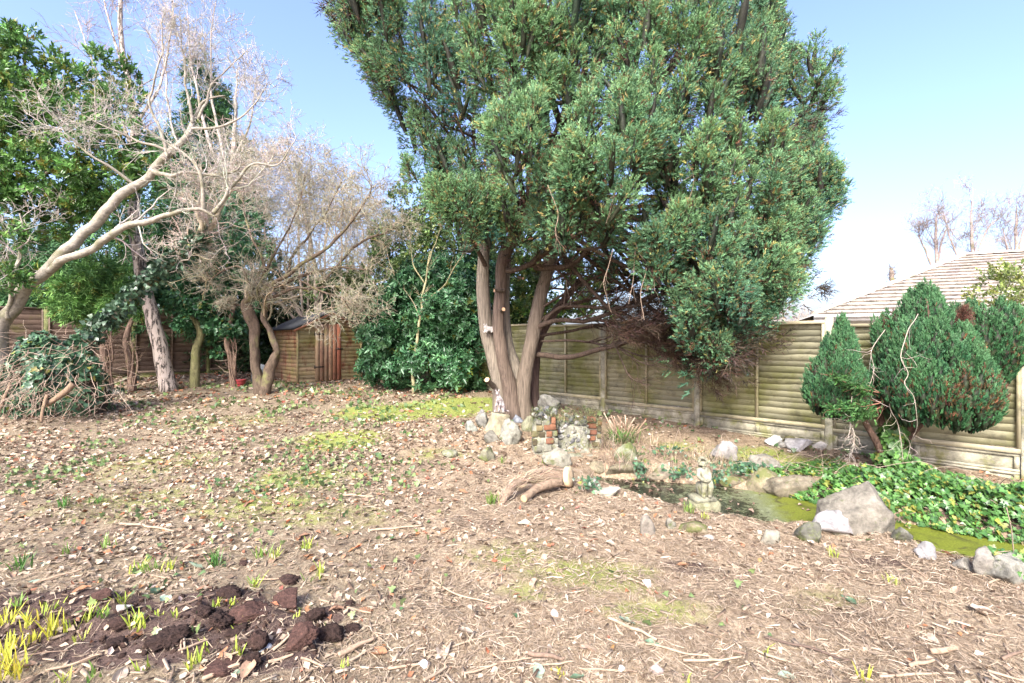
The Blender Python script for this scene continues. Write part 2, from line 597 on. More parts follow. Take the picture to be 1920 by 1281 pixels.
def zones(x, y):
    r = np.zeros_like(x)
    for px, py, rx, ry, a in [(740, 775, 1.3, 0.9, 1.2), (830, 768, 1.3, 1.0, 1.2), (880, 757, 1.0, 0.8, 1.1), (640, 825, .9, .8, .85), (560, 900, 1.2, 1.0, .55), (480, 950, 1.2, .8, .55), (300, 870, 1.6, 1.4, .5), (180, 960, 1.2, .8, .45), (420, 790, 2.2, 1.2, .5), (250, 940, 1.4, .9, .5), (620, 960, 1.0, .7, .5), (820, 850, 1.0, .7, .5),
                              (1280, 835, .9, .5, .55), (1420, 850, .8, .55, .8), (1500, 870, .7, .35, .9), (1100, 1075, .9, .4, .6), (700, 960, 1.0, .7, .3),
                              (1240, 1150, .6, .25, .6), (400, 850, 1.6, 1.2, .35), (960, 1040, .7, .6, .55), (1150, 1100, .5, .2, .6), (1550, 1130, .7, .3, .45), (1000, 1110, .5, .25, .5)]:
        r = np.maximum(r, a * blob(x, y, px, py, rx, ry))
    g = soilmask(x, y)
    for px, py, rx, ry, a in [(1290, 1065, .45, .2, .62), (1640, 1050, .45, .2, .62), (1200, 1090, .35, .16, .5), (620, 1060, .25, .12, .55), (940, 985, .3, .3, .45), (300, 1190, .6, .2, .6)]:
        g = np.maximum(g, a * blob(x, y, px, py, rx, ry))
    ivy = np.array([(2.98, 5.5), (3.9, 5.6), (4.6, 5.65), (5.5, 5.0), (5.9, 4.4), (5.9, 3.9), (5.0, 3.72), (4.45, 4.02), (3.72, 4.72)])
    g = np.maximum(g, .95 * sstep(.1, -.15, poly_sd(x, y, ivy)))
    b = sstep(-2.2, -0.2, x - 0.3 * (5 - y)) * sstep(9.5, 7.5, y)
    b = np.maximum(b, sstep(0.8, 1.6, x) * sstep(10, 8, y))
    far = sstep(11.5, 14.0, y) * 0.5 * sstep(-3, -5, x)
    g = np.maximum(g, far * 0.9)
    return np.stack([r, g, b], -1)


build_ground()


# ------------------------------------------------------------------ pond water
def build_pond():
    g = 0.06
    xs = np.arange(0.6, 5.6, g); ys = np.arange(2.6, 6.5, g)
    X, Y = np.meshgrid(xs, ys)
    sd = poly_sd(X, Y, POND)
    idx = np.arange(X.size).reshape(X.shape)
    ok = (sd[:-1, :-1] < 0.16)
    q = np.stack([idx[:-1, :-1], idx[:-1, 1:], idx[1:, 1:], idx[1:, :-1]], -1)[ok]
    used = np.unique(q); remap = np.full(X.size, -1); remap[used] = np.arange(len(used))
    V = np.stack([X, Y, np.full_like(X, WATER_Z)], -1).reshape(-1, 3)[used]
    weed = sstep(2.35, 3.1, V[:, 0] + 0.25 * (5 - V[:, 1]))
    mb = MB()
    mb.add(V, remap[q], None, np.stack([weed, weed, weed], -1))
    m, nt, b, out = newmat('pond_water_with_duckweed')
    a = node(nt, 'ShaderNodeAttribute', attribute_name='Col')
    v = pos_vec(nt)
    n1 = noise_tex(nt, 3.2, 6, 0.65, v, 0.5)
    n2 = noise_tex(nt, 70, 5, 0.7, v)
    ad = node(nt, 'ShaderNodeMath', operation='ADD')
    nt.links.new(a.outputs['Fac'], ad.inputs[0]); nt.links.new(n1.outputs['Fac'], ad.inputs[1])
    n4 = noise_tex(nt, 14, 6, 0.7, v, 1.0)
    ad2 = node(nt, 'ShaderNodeMath', operation='MULTIPLY_ADD')
    nt.links.new(n4.outputs['Fac'], ad2.inputs[0]); ad2.inputs[1].default_value = 1.0
    nt.links.new(ad.outputs[0], ad2.inputs[2])
    green = ramp(nt, n2.outputs['Fac'], [(0.3, (0.06, 0.072, 0.006)), (0.55, (0.15, 0.175, 0.018)), (0.75, (0.28, 0.29, 0.055))])
    scum = ramp(nt, n2.outputs['Fac'], [(0.3, (0.05, 0.055, 0.03)), (0.55, (0.16, 0.18, 0.09)), (0.78, (0.36, 0.38, 0.27))])
    f = ramp(nt, ad2.outputs[0], [(0.0, (0, 0, 0)), (1.0, (1, 1, 1))])
    mr = node(nt, 'ShaderNodeMapRange'); nt.links.new(ad2.outputs[0], mr.inputs[0]); mr.inputs[1].default_value = 1.2; mr.inputs[2].default_value = 1.75
    n5 = noise_tex(nt, 7, 6, 0.7, v, 0.8)
    green = mix(nt, green, (0.045, 0.04, 0.014), ramp(nt, n5.outputs['Fac'], [(0.50, (0, 0, 0)), (0.66, (0.85,) * 3)]))
    n6 = noise_tex(nt, 11, 6, 0.75, v, 1.2)
    scum = mix(nt, scum, (0.30, 0.33, 0.22), ramp(nt, n6.outputs['Fac'], [(0.54, (0, 0, 0)), (0.66, (0.8,) * 3)]))
    c = mix(nt, scum, green, mr.outputs[0])
    mw = node(nt, 'ShaderNodeMapRange'); nt.links.new(ad2.outputs[0], mw.inputs[0]); mw.inputs[1].default_value = 0.92; mw.inputs[2].default_value = 1.15
    c = mix(nt, (0.02, 0.02, 0.014), c, mw.outputs[0])
    nt.links.new(c, b.inputs['Base Color'])
    mr2 = node(nt, 'ShaderNodeMapRange'); nt.links.new(mw.outputs[0], mr2.inputs[0]); mr2.inputs[3].default_value = 0.05; mr2.inputs[4].default_value = 0.5
    nt.links.new(mr2.outputs[0], b.inputs['Roughness'])
    bump(nt, b, n2.outputs['Fac'], 0.25, 0.006)
    mb.build('pond_water', m, kind='structure')


build_pond()

# ------------------------------------------------------------------ fences
M_FENCE = wood_mat('green_weathered_fence_board', algae=(0.185, 0.195, 0.05), algae_lo=0.43, stain=(0.06, 0.053, 0.04))
M_FRAME = wood_mat('fence_batten_wood', algae=(0.24, 0.24, 0.08), algae_lo=0.5, grain=(9, 9, 2))
M_RAIL = wood_mat('fence_capping_wood', algae=(0.3, 0.28, 0.14), algae_lo=0.55, stain=(0.18, 0.13, 0.08))
M_CONC = stone_mat('fence_concrete', lichen=(0.36, 0.36, 0.24), moss=(0.21, 0.21, 0.08), mosslev=0.52, scale=5)
M_DARKB = wood_mat('brown_fence_board', algae=(0.13, 0.14, 0.03), algae_lo=0.56, stain=(0.03, 0.022, 0.017))
C_FENCE = (0.33, 0.32, 0.22)


def slat_mesh(L, h, wav, col, seed, mat, segs=11):
    r = np.random.default_rng(seed)
    x = np.linspace(0, L, segs)
    w = wav * (fbm(np.stack([x * 2.6, 0 * x + seed * 3.7, 0 * x], -1), 3, seed) - 0.5) * 2
    knots = np.exp(-((x - r.uniform(0.2, L - 0.2)) / 0.09) ** 2) * wav * 0.6 * (1 if r.random() < .5 else 0)
    zb = w + knots
    zt = np.full(segs, h)
    o = np.zeros(segs)
    yb = -0.0085 + 0.003 * (r.random(segs) - .5)
    V = np.concatenate([np.stack([x, o - 0.002, zt], -1), np.stack([x, yb, zb], -1), np.stack([x, yb + 0.0075, zb], -1)])
    i = np.arange(segs - 1); n = segs
    q = np.concatenate([np.stack([n + i, n + i + 1, i + 1, i], -1), np.stack([2 * n + i, 2 * n + i + 1, n + i + 1, n + i], -1)])
    mb = MB(); mb.add(V, q, None, col)
    return mb.mesh('slat', mat, smooth=False)


def panel_frame(L, H, col):
    mb = MB()
    for x0, x1 in ((0.0, 0.035), (L - 0.035, L), (L / 2 - 0.02, L / 2 + 0.022)):
        mb.box((x0, -0.056, 0.06), (x1, -0.034, H - 0.045), col, jit=0.002)
    mb.box((0, -0.058, 0.0), (L, -0.012, 0.058), col, jit=0.003)
    return mb


def gravel_board(L, H, col):
    mb = MB()
    mb.box((0, -0.012, 0), (L, 0.02, H), col)
    mb.box((0, -0.034, H - 0.03), (L, -0.013, H), col)
    mb.box((0, -0.034, 0), (L, -0.013, 0.03), col)
    for a, b_ in ((0, .05), (L / 2 - .03, L / 2 + .03), (L - .05, L)):
        mb.box((a, -0.0335, 0.031), (b_, -0.0135, H - 0.031), col)
    return mb


def build_fence(name, label, posts, bays, mats, cols, ns, wav, post_top, cat='fence', gravel=True, postw=0.1):
    """posts: xy list from left/far to right/near; bays: (z bottom, z top) of every panel"""
    root = thing(name, label, cat, (posts[0][0], posts[0][1], float(gz(*posts[0]))))
    ro = np.array(ORIGIN[root.name])
    mb_b, m_f, m_r, m_c = mats
    u0 = np.array(posts[1]) - np.array(posts[0]); L = float(np.linalg.norm(u0)) - postw
    meshes = [slat_mesh(L, 0.135, wav, cols[0], 100 + k, mb_b) for k in range(9)]
    cache = {}
    for i, (zb, zt) in enumerate(bays):
        a = np.array(posts[i]); u = np.array(posts[i + 1]) - a
        th = math.atan2(u[1], u[0]); un = u / np.linalg.norm(u)
        H = zt - zb
        key = round(H, 3)
        if key not in cache:
            cap = MB(); cap.box((0, -0.062, H - 0.044), (L, 0.014, H), cols[1], jit=0.003)
            cache[key] = (panel_frame(L, H, cols[1]).mesh('panel', m_f, False), cap.mesh('capping_rail', m_r, False))
        p = link('panel', cache[key][0]); p.parent = root
        s = a + un * postw / 2
        p.location = (s[0] - ro[0], s[1] - ro[1], zb - ro[2]); p.rotation_euler = (0, 0, th)
        cr = link('capping_rail', cache[key][1]); cr.parent = p
        st = (H - 0.10) / ns
        rr = np.random.default_rng(i + 7)
        for k in range(ns):
            so = link('slat', meshes[int(rr.integers(9))]); so.parent = p
            so.location = (0, 0, 0.052 + k * st + rr.uniform(-.006, .006))
            so.rotation_euler = (rr.uniform(-.012, .012), rr.uniform(-.005, .005), 0)
            so.scale = (1, 1, st * 1.3 / 0.135)
        if gravel:
            gb = float(min(gz(*posts[i]), gz(*posts[i + 1]))) - 0.12
            nb = 2
            hh = (zb - 0.004 - gb) / nb
            for k in range(nb):
                key2 = ('g', round(hh, 2))
                if key2 not in cache:
                    cache[key2] = gravel_board(L - 0.004, round(hh, 2) - 0.004, cols[2]).mesh('gravel_board', m_c, False)
                g = link('gravel_board', cache[key2]); g.parent = root
                g.location = (s[0] - ro[0], s[1] - ro[1], zb - 0.004 - (k + 1) * round(hh, 2) - ro[2]); g.rotation_euler = (0, 0, th)
    for i, (x, y) in enumerate(posts):
        zt = post_top[min(i, len(post_top) - 1)]
        zb = float(gz(x, y)) - 0.25
        k = min(i, len(posts) - 2)
        u = np.array(posts[k + 1]) - np.array(posts[k]); th = math.atan2(u[1], u[0])
        mb = MB(); h = zt - zb; w = postw / 2 - 0.002
        prof = [(-w + .008, -w - .012), (w - .008, -w - .012), (w, -w - .004), (w, w), (-w, w), (-w, -w - .004)]
        v = [(px, py, z) for z in (0, h - .012) for px, py in prof] + [(px * .85, py * .85, h) for px, py in prof]
        q = [(j, (j + 1) % 6, 6 + (j + 1) % 6, 6 + j) for j in range(6)] + [(6 + j, 6 + (j + 1) % 6, 12 + (j + 1) % 6, 12 + j) for j in range(6)]
        mb.add(v, q + [(12, 13, 14, 15)], [(12, 15, 16), (12, 16, 17)], cols[2])
        po = link('post', mb.mesh('post', m_c, False)); po.parent = root
        po.location = (x - ro[0], y - ro[1], zb - ro[2]); po.rotation_euler = (0, 0, th)
    return root


FP0 = np.array((5.91, 5.51)); FD = np.array((-1.353, 1.378))
fposts = [tuple(FP0 + FD * t) for t in (7, 6, 5, 4, 3, 2, 1, 0, -1)]
build_fence('garden_fence', 'long green algae stained timber panel fence with concrete posts behind the pond', fposts,
            [(.56, 2.07), (.52, 2.04), (.475, 2.01), (.43, 1.965), (.385, 1.925), (.345, 1.905), (.305, 1.845), (.27, 1.81)],
            (M_FENCE, M_FRAME, M_RAIL, M_CONC), (C_FENCE, (0.42, 0.38, 0.25), (0.36, 0.34, 0.25)), 16, 0.020,
            [2.12, 2.1, 2.06, 2.02, 1.96, 1.95, 1.955, 1.89, 1.86])

bd = np.array((0.80, 0.60)); b0 = np.array((-16.2, 11.2))
bposts = [tuple(b0 + bd * 1.93 * k) for k in range(9)]
build_fence('boundary_fence', 'dark brown timber panel fence behind the ivy covered trunks at far left', bposts,
            [(.55 + .03 * k, 2.52 + .03 * k) for k in range(8)],
            (M_DARKB, M_DARKB, M_DARKB, M_CONC), ((0.145, 0.105, 0.083), (0.16, 0.12, 0.09), (0.16, 0.17, 0.07)), 13, 0.006,
            [2.54 + .03 * k for k in range(9)])


# ------------------------------------------------------------------ shed
def build_shed():
    M = wood_mat('faded_shed_board', algae=(0.25, 0.235, 0.075), algae_lo=0.48, stain=(0.10, 0.075, 0.05), red=(0.22, 0.062, 0.04))
    MR = wood_mat('red_shed_board', algae=(0.25, 0.22, 0.07), algae_lo=0.56, stain=(0.10, 0.07, 0.05), red=(0.30, 0.15, 0.10), grain=(30, 30, 1.5))
    MF = plain_mat('roofing_felt', (0.055, 0.058, 0.062), 0.9, 30, 0.3)
    MI = plain_mat('rusty_iron', (0.05, 0.04, 0.035), 0.6, 40, 0.4, 0.6)
    zb = 0.435
    O = np.array((-5.96, 13.3))
    fx = np.array((0.735, 0.678)); fx /= np.linalg.norm(fx)
    th = math.atan2(fx[1], fx[0])
    root = thing('garden_shed', 'small weathered wooden shed with faded red door and felt roof at the back', 'shed', (O[0], O[1], zb))
    root.rotation_euler = (0, 0, th)
    W, D, HE, HA = 1.9, 2.15, 1.55, 2.02          # local: x along the front, y into the shed
    C1 = (0.40, 0.33, 0.19)

    def part(name, mb, mat, par, smooth=False):
        o = link(name, mb.mesh(name, mat, smooth)); o.parent = par
        return o
    mb = MB(); mb.box((0, 0.02, 0), (W, 0.05, HE), C1)
    mb.add([(0, .02, HE), (W, .02, HE), (W / 2, .02, HA), (0, .05, HE), (W, .05, HE), (W / 2, .05, HA)], None, [(0, 1, 2), (3, 5, 4)], C1)
    front = part('front_wall', mb, M, root)
    n = 18; bh = HA / n
    for k in range(n):
        z0, z1 = k * bh, (k + 1) * bh - 0.004
        zm = z0
        inset = 0 if zm < HE else (zm - HE) / (HA - HE) * W / 2
        inset1 = 0 if z1 < HE else (z1 - HE) / (HA - HE) * W / 2
        segs = [(0.03, 0.5), (1.25, W - .03)] if z1 < 1.68 else [(0.03, W - .03)]
        for a, b in segs:
            mb = MB()
            a0, b0_ = max(a, inset), min(b, W - inset); a1, b1 = max(a, inset1), min(b, W - inset1)
            if b1 - a1 < .05:
                continue
            mb.add([(a0, -.006, z0), (b0_, -.006, z0), (b1, .012, z1), (a1, .012, z1), (a0, .018, z0), (b0_, .018, z0)], [(0, 1, 2, 3), (4, 5, 1, 0)], None, cvar(C1, 1, .08)[0])
            part('board', mb, M, front)
    mb = MB(); mb.box((0.02, .052, 0), (.05, D, HE), C1)
    side = part('side_wall', mb, M, root)
    n = 14; bh = HE / n
    for k in range(n):
        z0, z1 = k * bh, (k + 1) * bh - .004
        mb = MB()
        mb.add([(-.006, D, z0), (-.006, .03, z0), (.012, .03, z1), (.012, D, z1), (.018, D, z0), (.018, .03, z0)], [(0, 1, 2, 3), (4, 5, 1, 0)], None, cvar((0.36, .25, .15), 1, .1)[0])
        part('board', mb, M, side)
    mb = MB(); mb.box((W - .05, .052, 0), (W - .02, D, HE), C1); mb.box((0.052, D - .03, 0), (W - .052, D, HE), C1)
    part('rear_wall', mb, M, root)
    mb = MB()
    for x in (0.0, W - .035):
        mb.box((x - .008, -.022, 0), (x + .04, .018, HE - .02), (0.42, .35, .19))
    part('corner_trim', mb, M, root)
    # door of vertical boards
    mb = MB(); mb.box((.5, -.002, .05), (1.25, .017, 1.68), (.3, .2, .12))
    door = part('door', mb, MR, root)
    cols = [(.40, .29, .18), (.38, .25, .16), (.42, .30, .19), (.38, .25, .16), (.40, .19, .11), (.40, .145, .085)]
    for k in range(6):
        mb = MB(); mb.box((.503 + k * .1245, -.026, .05), (.503 + k * .1245 + .119, -.003, 1.68 + RNG.uniform(-.01, .01)), cols[k], jit=.002)
        part('board', mb, MR, door)
    for z in (.42, 1.36):
        mb = MB(); mb.box((.5, -.034, z), (.74, -.027, z + .035), (.1, .1, .1)); mb.box((.47, -.03, z - .03), (.499, -.014, z + .065), (.1, .1, .1))
        part('hinge', mb, MI, door)
    mb = MB(); mb.box((1.08, -.04, .93), (1.3, -.027, .965), (.1, .1, .1)); mb.box((1.15, -.05, .92), (1.17, -.04, .99), (.1, .1, .1))
    part('bolt', mb, MI, door)
    # felt roof: two slopes with thickness and overhang
    ov, of = .13, .14
    sl = (HA - HE) / (W / 2)
    for sgn in (-1, 1):
        mb = MB()
        nx, ny = 5, 9
        X, Yv = np.meshgrid(np.linspace(0, 1, nx), np.linspace(-of, D + .1, ny))
        xe = W / 2 + sgn * X * (W / 2 + ov)
        z = HA + .035 - X * (W / 2 + ov) * sl + .012 * (fbm(np.stack([xe * 3, Yv * 3, 0 * X], -1), 2, 5) - .5)
        top = np.stack([xe, Yv, z], -1).reshape(-1, 3); bot = top - np.array((0, 0, .035))
        idx = np.arange(nx * ny).reshape(ny, nx); N = nx * ny
        q = np.stack([idx[:-1, :-1], idx[:-1, 1:], idx[1:, 1:], idx[1:, :-1]], -1).reshape(-1, 4)
        rim = np.concatenate([idx[0, :], idx[1:, -1], idx[-1, ::-1][1:], idx[::-1, 0][1:]])
        rq = np.stack([rim[:-1], rim[1:], rim[1:] + N, rim[:-1] + N], -1)
        mb.add(np.concatenate([top, bot]), np.concatenate([q, q + N, rq]), None, (.06, .06, .065))
        part('roof', mb, MF, root)
    mb = MB()
    for sgn in (-1, 1):
        a = np.array((W / 2, -of - .001, HA - .06)); b = np.array((W / 2 + sgn * (W / 2 + ov), -of - .001, HA - .06 - (W / 2 + ov) * sl))
        d = np.array((0, 0, .055)); e = np.array((0, .02, 0))
        mb.add([a, b, b + d, a + d, a + e, b + e, b + d + e, a + d + e], [(0, 1, 2, 3), (4, 7, 6, 5), (0, 4, 5, 1), (1, 5, 6, 2)], None, (.35, .16, .1))
    part('barge_board', mb, MR, root)


build_shed()


# ------------------------------------------------------------------ neighbouring bungalow
def build_house():
    E = np.array((8.80, 14.0, 2.36)); d = np.array((.906, -.423, 0)); nrmv = np.array((.423, .906, 0))
    tp = .43; depth = 5.0; Lr = 13.0
    MW = plain_mat('white_render', (.80, .80, .78), .8, 5, .05)
    MT = stone_mat('concrete_roof_tile', lichen=(.34, .30, .25), moss=(.25, .2, .14), mosslev=.68, scale=3)
    MP = plain_mat('white_plastic_gutter', (.82, .82, .82), .4, 8, .03)
    root = thing('bungalow', 'white walled bungalow with pale tiled hipped roof beyond the right fence', 'house', (E[0], E[1], .2))
    o = np.array(ORIGIN[root.name])
    # walls set back under the eaves
    mb = MB()
    W0 = E + d * .45 + nrmv * .45; W1 = E + d * (Lr - .45) + nrmv * .45; W2 = W1 + nrmv * 9.1; W3 = W0 + nrmv * 9.1
    pts = []
    for p in (W0, W1, W2, W3):
        pts += [(p[0], p[1], 0.1), (p[0], p[1], 2.3)]
    q = [(0, 2, 3, 1), (2, 4, 5, 3), (4, 6, 7, 5), (6, 0, 1, 7)]
    mb.add(pts, q, None, (.8, .8, .78)); mb.build('wall', MW, root, False)
    # roof body (four slopes)
    A = E; B = E + d * Lr; C = B + nrmv * 10; Dd = E + nrmv * 10
    up = np.array((0, 0, tp * depth))
    R0 = E + (d + nrmv) * depth + up; R1 = B + (-d + nrmv) * depth + up
    mb = MB()
    mb.add([A, B, C, Dd, R0, R1], [(0, 1, 5, 4), (2, 3, 4, 5)], [(1, 2, 5), (3, 0, 4)], (.5, .45, .38))
    roof = mb.build('roof', MT, root, False)
    ncs = 17
    for k in range(ncs):
        f0, f1 = k / ncs, (k + 1) / ncs
        a0, a1 = depth * f0, depth * (f1 + .012)
        mb = MB()
        tw = .33
        # individual tiles of the course, alternately bonded
        x0 = a0 + (.165 if k % 2 else 0)
        x = x0; xe = Lr - a0
        V, Q, Cc = [], [], []
        while x < xe:
            xb = min(x + tw - .006, xe)
            zt = RNG.uniform(-.004, .004)
            p0 = E + d * x + nrmv * a0; p1 = E + d * xb + nrmv * a0
            q1 = E + d * min(xb, Lr - a1) + nrmv * a1; q0 = E + d * max(x, a1) + nrmv * a1
            z0 = tp * a0 + .075 + zt; z1 = tp * a1 + .012
            i = len(V)
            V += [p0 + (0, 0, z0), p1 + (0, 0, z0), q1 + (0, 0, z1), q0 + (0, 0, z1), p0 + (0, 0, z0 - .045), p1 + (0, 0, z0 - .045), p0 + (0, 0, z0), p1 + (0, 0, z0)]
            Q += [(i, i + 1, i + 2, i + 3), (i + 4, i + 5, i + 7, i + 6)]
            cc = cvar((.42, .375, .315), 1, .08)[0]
            Cc += [cc] * 4 + [(.15, .125, .10)] * 4  # front edges dark: shadow line under each course painted into the tile colour
            x += tw
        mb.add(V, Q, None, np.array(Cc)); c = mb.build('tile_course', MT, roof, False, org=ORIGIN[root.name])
    # hip and ridge tiles
    def cap_run(P0, P1, nseg, name):
        ax = (P1 - P0) / nseg; L = np.linalg.norm(ax); ax = ax / L
        s = nrm(np.cross(ax, (0, 0, 1))); uu = np.cross(s, ax)
        for k in range(nseg):
            mb = MB(); ang = np.linspace(-1.35, 1.35, 7)
            a = P0 + ax * L * k - ax * .02; b = a + ax * (L + .015)
            r0, r1 = .115, .098
            va = [a + s * math.sin(t) * r0 + uu * (math.cos(t) * r0 - .03) for t in ang]; vb = [b + s * math.sin(t) * r1 + uu * (math.cos(t) * r1 - .035) for t in ang]
            n = len(ang)
            mb.add(va + vb, [(i, i + 1, n + i + 1, n + i) for i in range(n - 1)], [(0, i + 1, i) for i in range(1, n - 1)], cvar((.52, .44, .36), 1, .1)[0])
            mb.build(name, MT, roof, False, org=ORIGIN[root.name])
    cap_run(A + (0, 0, .05), R0 + (0, 0, .05), 17, 'hip_tile')
    cap_run(R0 + (0, 0, .05), R1 + (0, 0, .05), 8, 'ridge_tile')
    # fascia and gutter
    mb = MB()
    dn = np.array((0, 0, -.17)); t = nrmv * .02
    mb.add([A, B, B + dn, A + dn, A + t, B + t, B + dn + t, A + dn + t], [(0, 3, 2, 1), (4, 5, 6, 7), (3, 7, 6, 2), (0, 4, 7, 3)], None, (.85, .85, .85))
    mb.build('fascia', MP, root, False)
    mb = MB()
    P = np.stack([A - nrmv * .05 - (0, 0, .03), B - nrmv * .05 - (0, 0, .03)])
    tubes(mb, P, np.full(2, .05), 8, (.85, .85, .85), True); mb.build('gutter', MP, root)


build_house()
# ================================================================== TREES AND SHRUBS
# ------------------------------------------------------------------ sprig templates
def juniper_spray(seed, nsh=5, w=.15, spread=.8):
    r = np.random.default_rng(seed)
    V, T, S = [], [], []
    def blade(a, b, wd, sh):
        a = np.asarray(a, float); b = np.asarray(b, float)
        ax = b - a; s = nrm(np.cross(ax, r.normal(size=3))) * wd * .5
        i = len(V)
        m = a + ax * .12
        V.extend([m + s, b, m - s]); T.append((i, i + 1, i + 2))
        S.extend([[sh * .85] * 3, [sh * 1.25] * 3, [sh * .85] * 3])
    blade((0, 0, 0), (r.uniform(-.08, .08), r.uniform(-.08, .08), 1), w * 1.1, 1.0)
    for k in range(nsh):
        h = .08 + .75 * k / nsh
        az = k * 2.4 + r.uniform(-.5, .5)
        L = (.52 - .28 * h) * r.uniform(.8, 1.2)
        d = nrm(np.array([math.cos(az) * spread, math.sin(az) * spread, 1.0]))
        blade((0, 0, h), np.array((0, 0, h)) + d * L, w, r.uniform(.85, 1.15))
    return Tmpl(V, None, T, S)


def leaf_pts(L, w, fold, curl):
    """six-point leaf along +y from the origin, normal +z"""
    return [(0, 0, 0), (-w, L * .42, fold), (w, L * .42, fold), (0, L * .45, 0), (0, L, curl)], [(0, 2, 4), (0, 4, 1)]


def leaf_sprig(seed, n=8, L=.55, w=.13, fold=.05, curl=-.08, droop=0.2, stem=1.0, tilt=.7):
    r = np.random.default_rng(seed)
    V, T, S = [], [], []
    for k in range(n):
        h = stem * (.25 + .75 * k / (n - 1))
        az = k * 2.4 + r.uniform(-.4, .4)
        el = tilt + r.uniform(-.35, .35) - droop + .5 * k / n
        ll = L * r.uniform(.75, 1.15)
        P, F_ = leaf_pts(ll, w * ll / L, fold, curl)
        P = np.array(P)
        y = np.array((math.cos(az) * math.cos(el), math.sin(az) * math.cos(el), math.sin(el)))
        x = nrm(np.cross(y, (0, 0, 1.0))); x = nrm(x + .35 * r.normal(size=3)); x = nrm(x - (x @ y) * y); z = np.cross(x, y)
        i = len(V)
        Q = P[:, :1] * x + P[:, 1:2] * y + P[:, 2:] * z + np.array((0, 0, h))
        V.extend(Q); T.extend([(a + i, b + i, c + i) for a, b, c in F_])
        sh = r.uniform(.75, 1.3)
        S.extend([[sh * .85] * 3, [sh] * 3, [sh] * 3, [sh * 1.15] * 3, [sh * .95] * 3])
    return Tmpl(V, None, T, S)


def ivy_leaf(seed, cup=.12):
    """one lobed ivy leaf, stalk at the origin, lying in xy with the tip at +y, unit size"""
    r = np.random.default_rng(seed)
    o = np.array([(0, 0.02), (.32, -.1), (.52, .12), (.3, .3), (.42, .55), (.16, .58), (0, 1.0), (-.16, .58), (-.42, .55), (-.3, .3), (-.52, .12), (-.32, -.1)])
    o = o * (1 + r.uniform(-.1, .1, o.shape))
    V = [(0, .28, .03)] + [(x, y, -cup * (x * x * 2 + (y - .3) ** 2)) for x, y in o]
    n = len(o)
    T = [(0, 1 + i, 1 + (i + 1) % n) for i in range(n)]
    S = [[1.25] * 3] + [[.95] * 3] * n
    V = np.array(V)
    return Tmpl(np.stack([V[:, 0], V[:, 2], V[:, 1]], -1) * np.array((1, -1, 1)), None, T, S)      # tip along +z, face along y


JUN = [juniper_spray(k) for k in range(5)]
CYP = [juniper_spray(20 + k, 5, .19, .45) for k in range(4)]
DROOP = [juniper_spray(40 + k, 8, .10, 1.0) for k in range(4)]
BAY = [leaf_sprig(60 + k, 9, .62, .13, .04, -.06, 0.0) for k in range(4)]
LAUREL = [leaf_sprig(70 + k, 8, .75, .17, .06, -.16, .45) for k in range(4)]
SMALLB = [leaf_sprig(80 + k, 8, .42, .12, .03, -.05, .1) for k in range(3)]
IVY = [ivy_leaf(90 + k) for k in range(4)]
IVYFAR = [Tmpl([(0, 0, 0), (.5, -.06, .3), (0, .03, .35), (-.5, -.06, .3), (0, -.1, 1.0)], None, [(0, 1, 2), (0, 2, 3), (2, 1, 4), (3, 2, 4)])]

M_JUN = leaf_mat('juniper_foliage', .6, .10, .3, 45)
M_BAY = leaf_mat('glossy_evergreen_leaves', .32, .28, .5, 20)
M_IVY = leaf_mat('ivy_leaves', .36, .2, .5, 25)
M_CYP = leaf_mat('cypress_foliage', .6, .12, .3, 45)
M_TWIG = bark_mat('bare_twigs', (3, 3, 3), 9, .7, 1.25, None, .5, .2, .003)
M_JBARK = bark_mat('fibrous_juniper_bark', (13, 13, 0.9), 3.2, .4, 1.5, None, .5, 1.0, .03)
M_CREAM = bark_mat('smooth_cream_bark', (3.5, 3.5, 6), 3.4, .5, 1.3, (.16, .155, .085), .50, .8, .015)
M_GNARL = bark_mat('gnarled_mossy_bark', (5, 5, 2.5), 3.5, .5, 1.4, (.20, .21, .075), .55, .9, .03)
M_DEAD = bark_mat('dead_vine_stems', (6, 6, 6), 5, .7, 1.25, None, .5, .3, .004)


def birch_bark():
    m, nt, b, out = newmat('birch_bark')
    a = node(nt, 'ShaderNodeAttribute', attribute_name='Col')
    n = noise_tex(nt, 2.4, 6, .7, pos_vec(nt, (6, 6, 1.5)), .7)
    c = mix(nt, a.outputs['Color'], (.045, .035, .028), ramp(nt, n.outputs['Fac'], [(.48, (0, 0, 0)), (.55, (1, 1, 1))]))
    l = noise_tex(nt, 4.0, 4, .6, pos_vec(nt, (2, 2, 16)))
    c = mix(nt, c, (.42, .33, .26), ramp(nt, l.outputs['Fac'], [(.55, (0, 0, 0)), (.66, (.7,) * 3)]))
    nt.links.new(c, b.inputs['Base Color']); b.inputs['Roughness'].default_value = .75
    bump(nt, b, n.outputs['Fac'], .6, .02)
    return m


M_BIRCH = birch_bark()


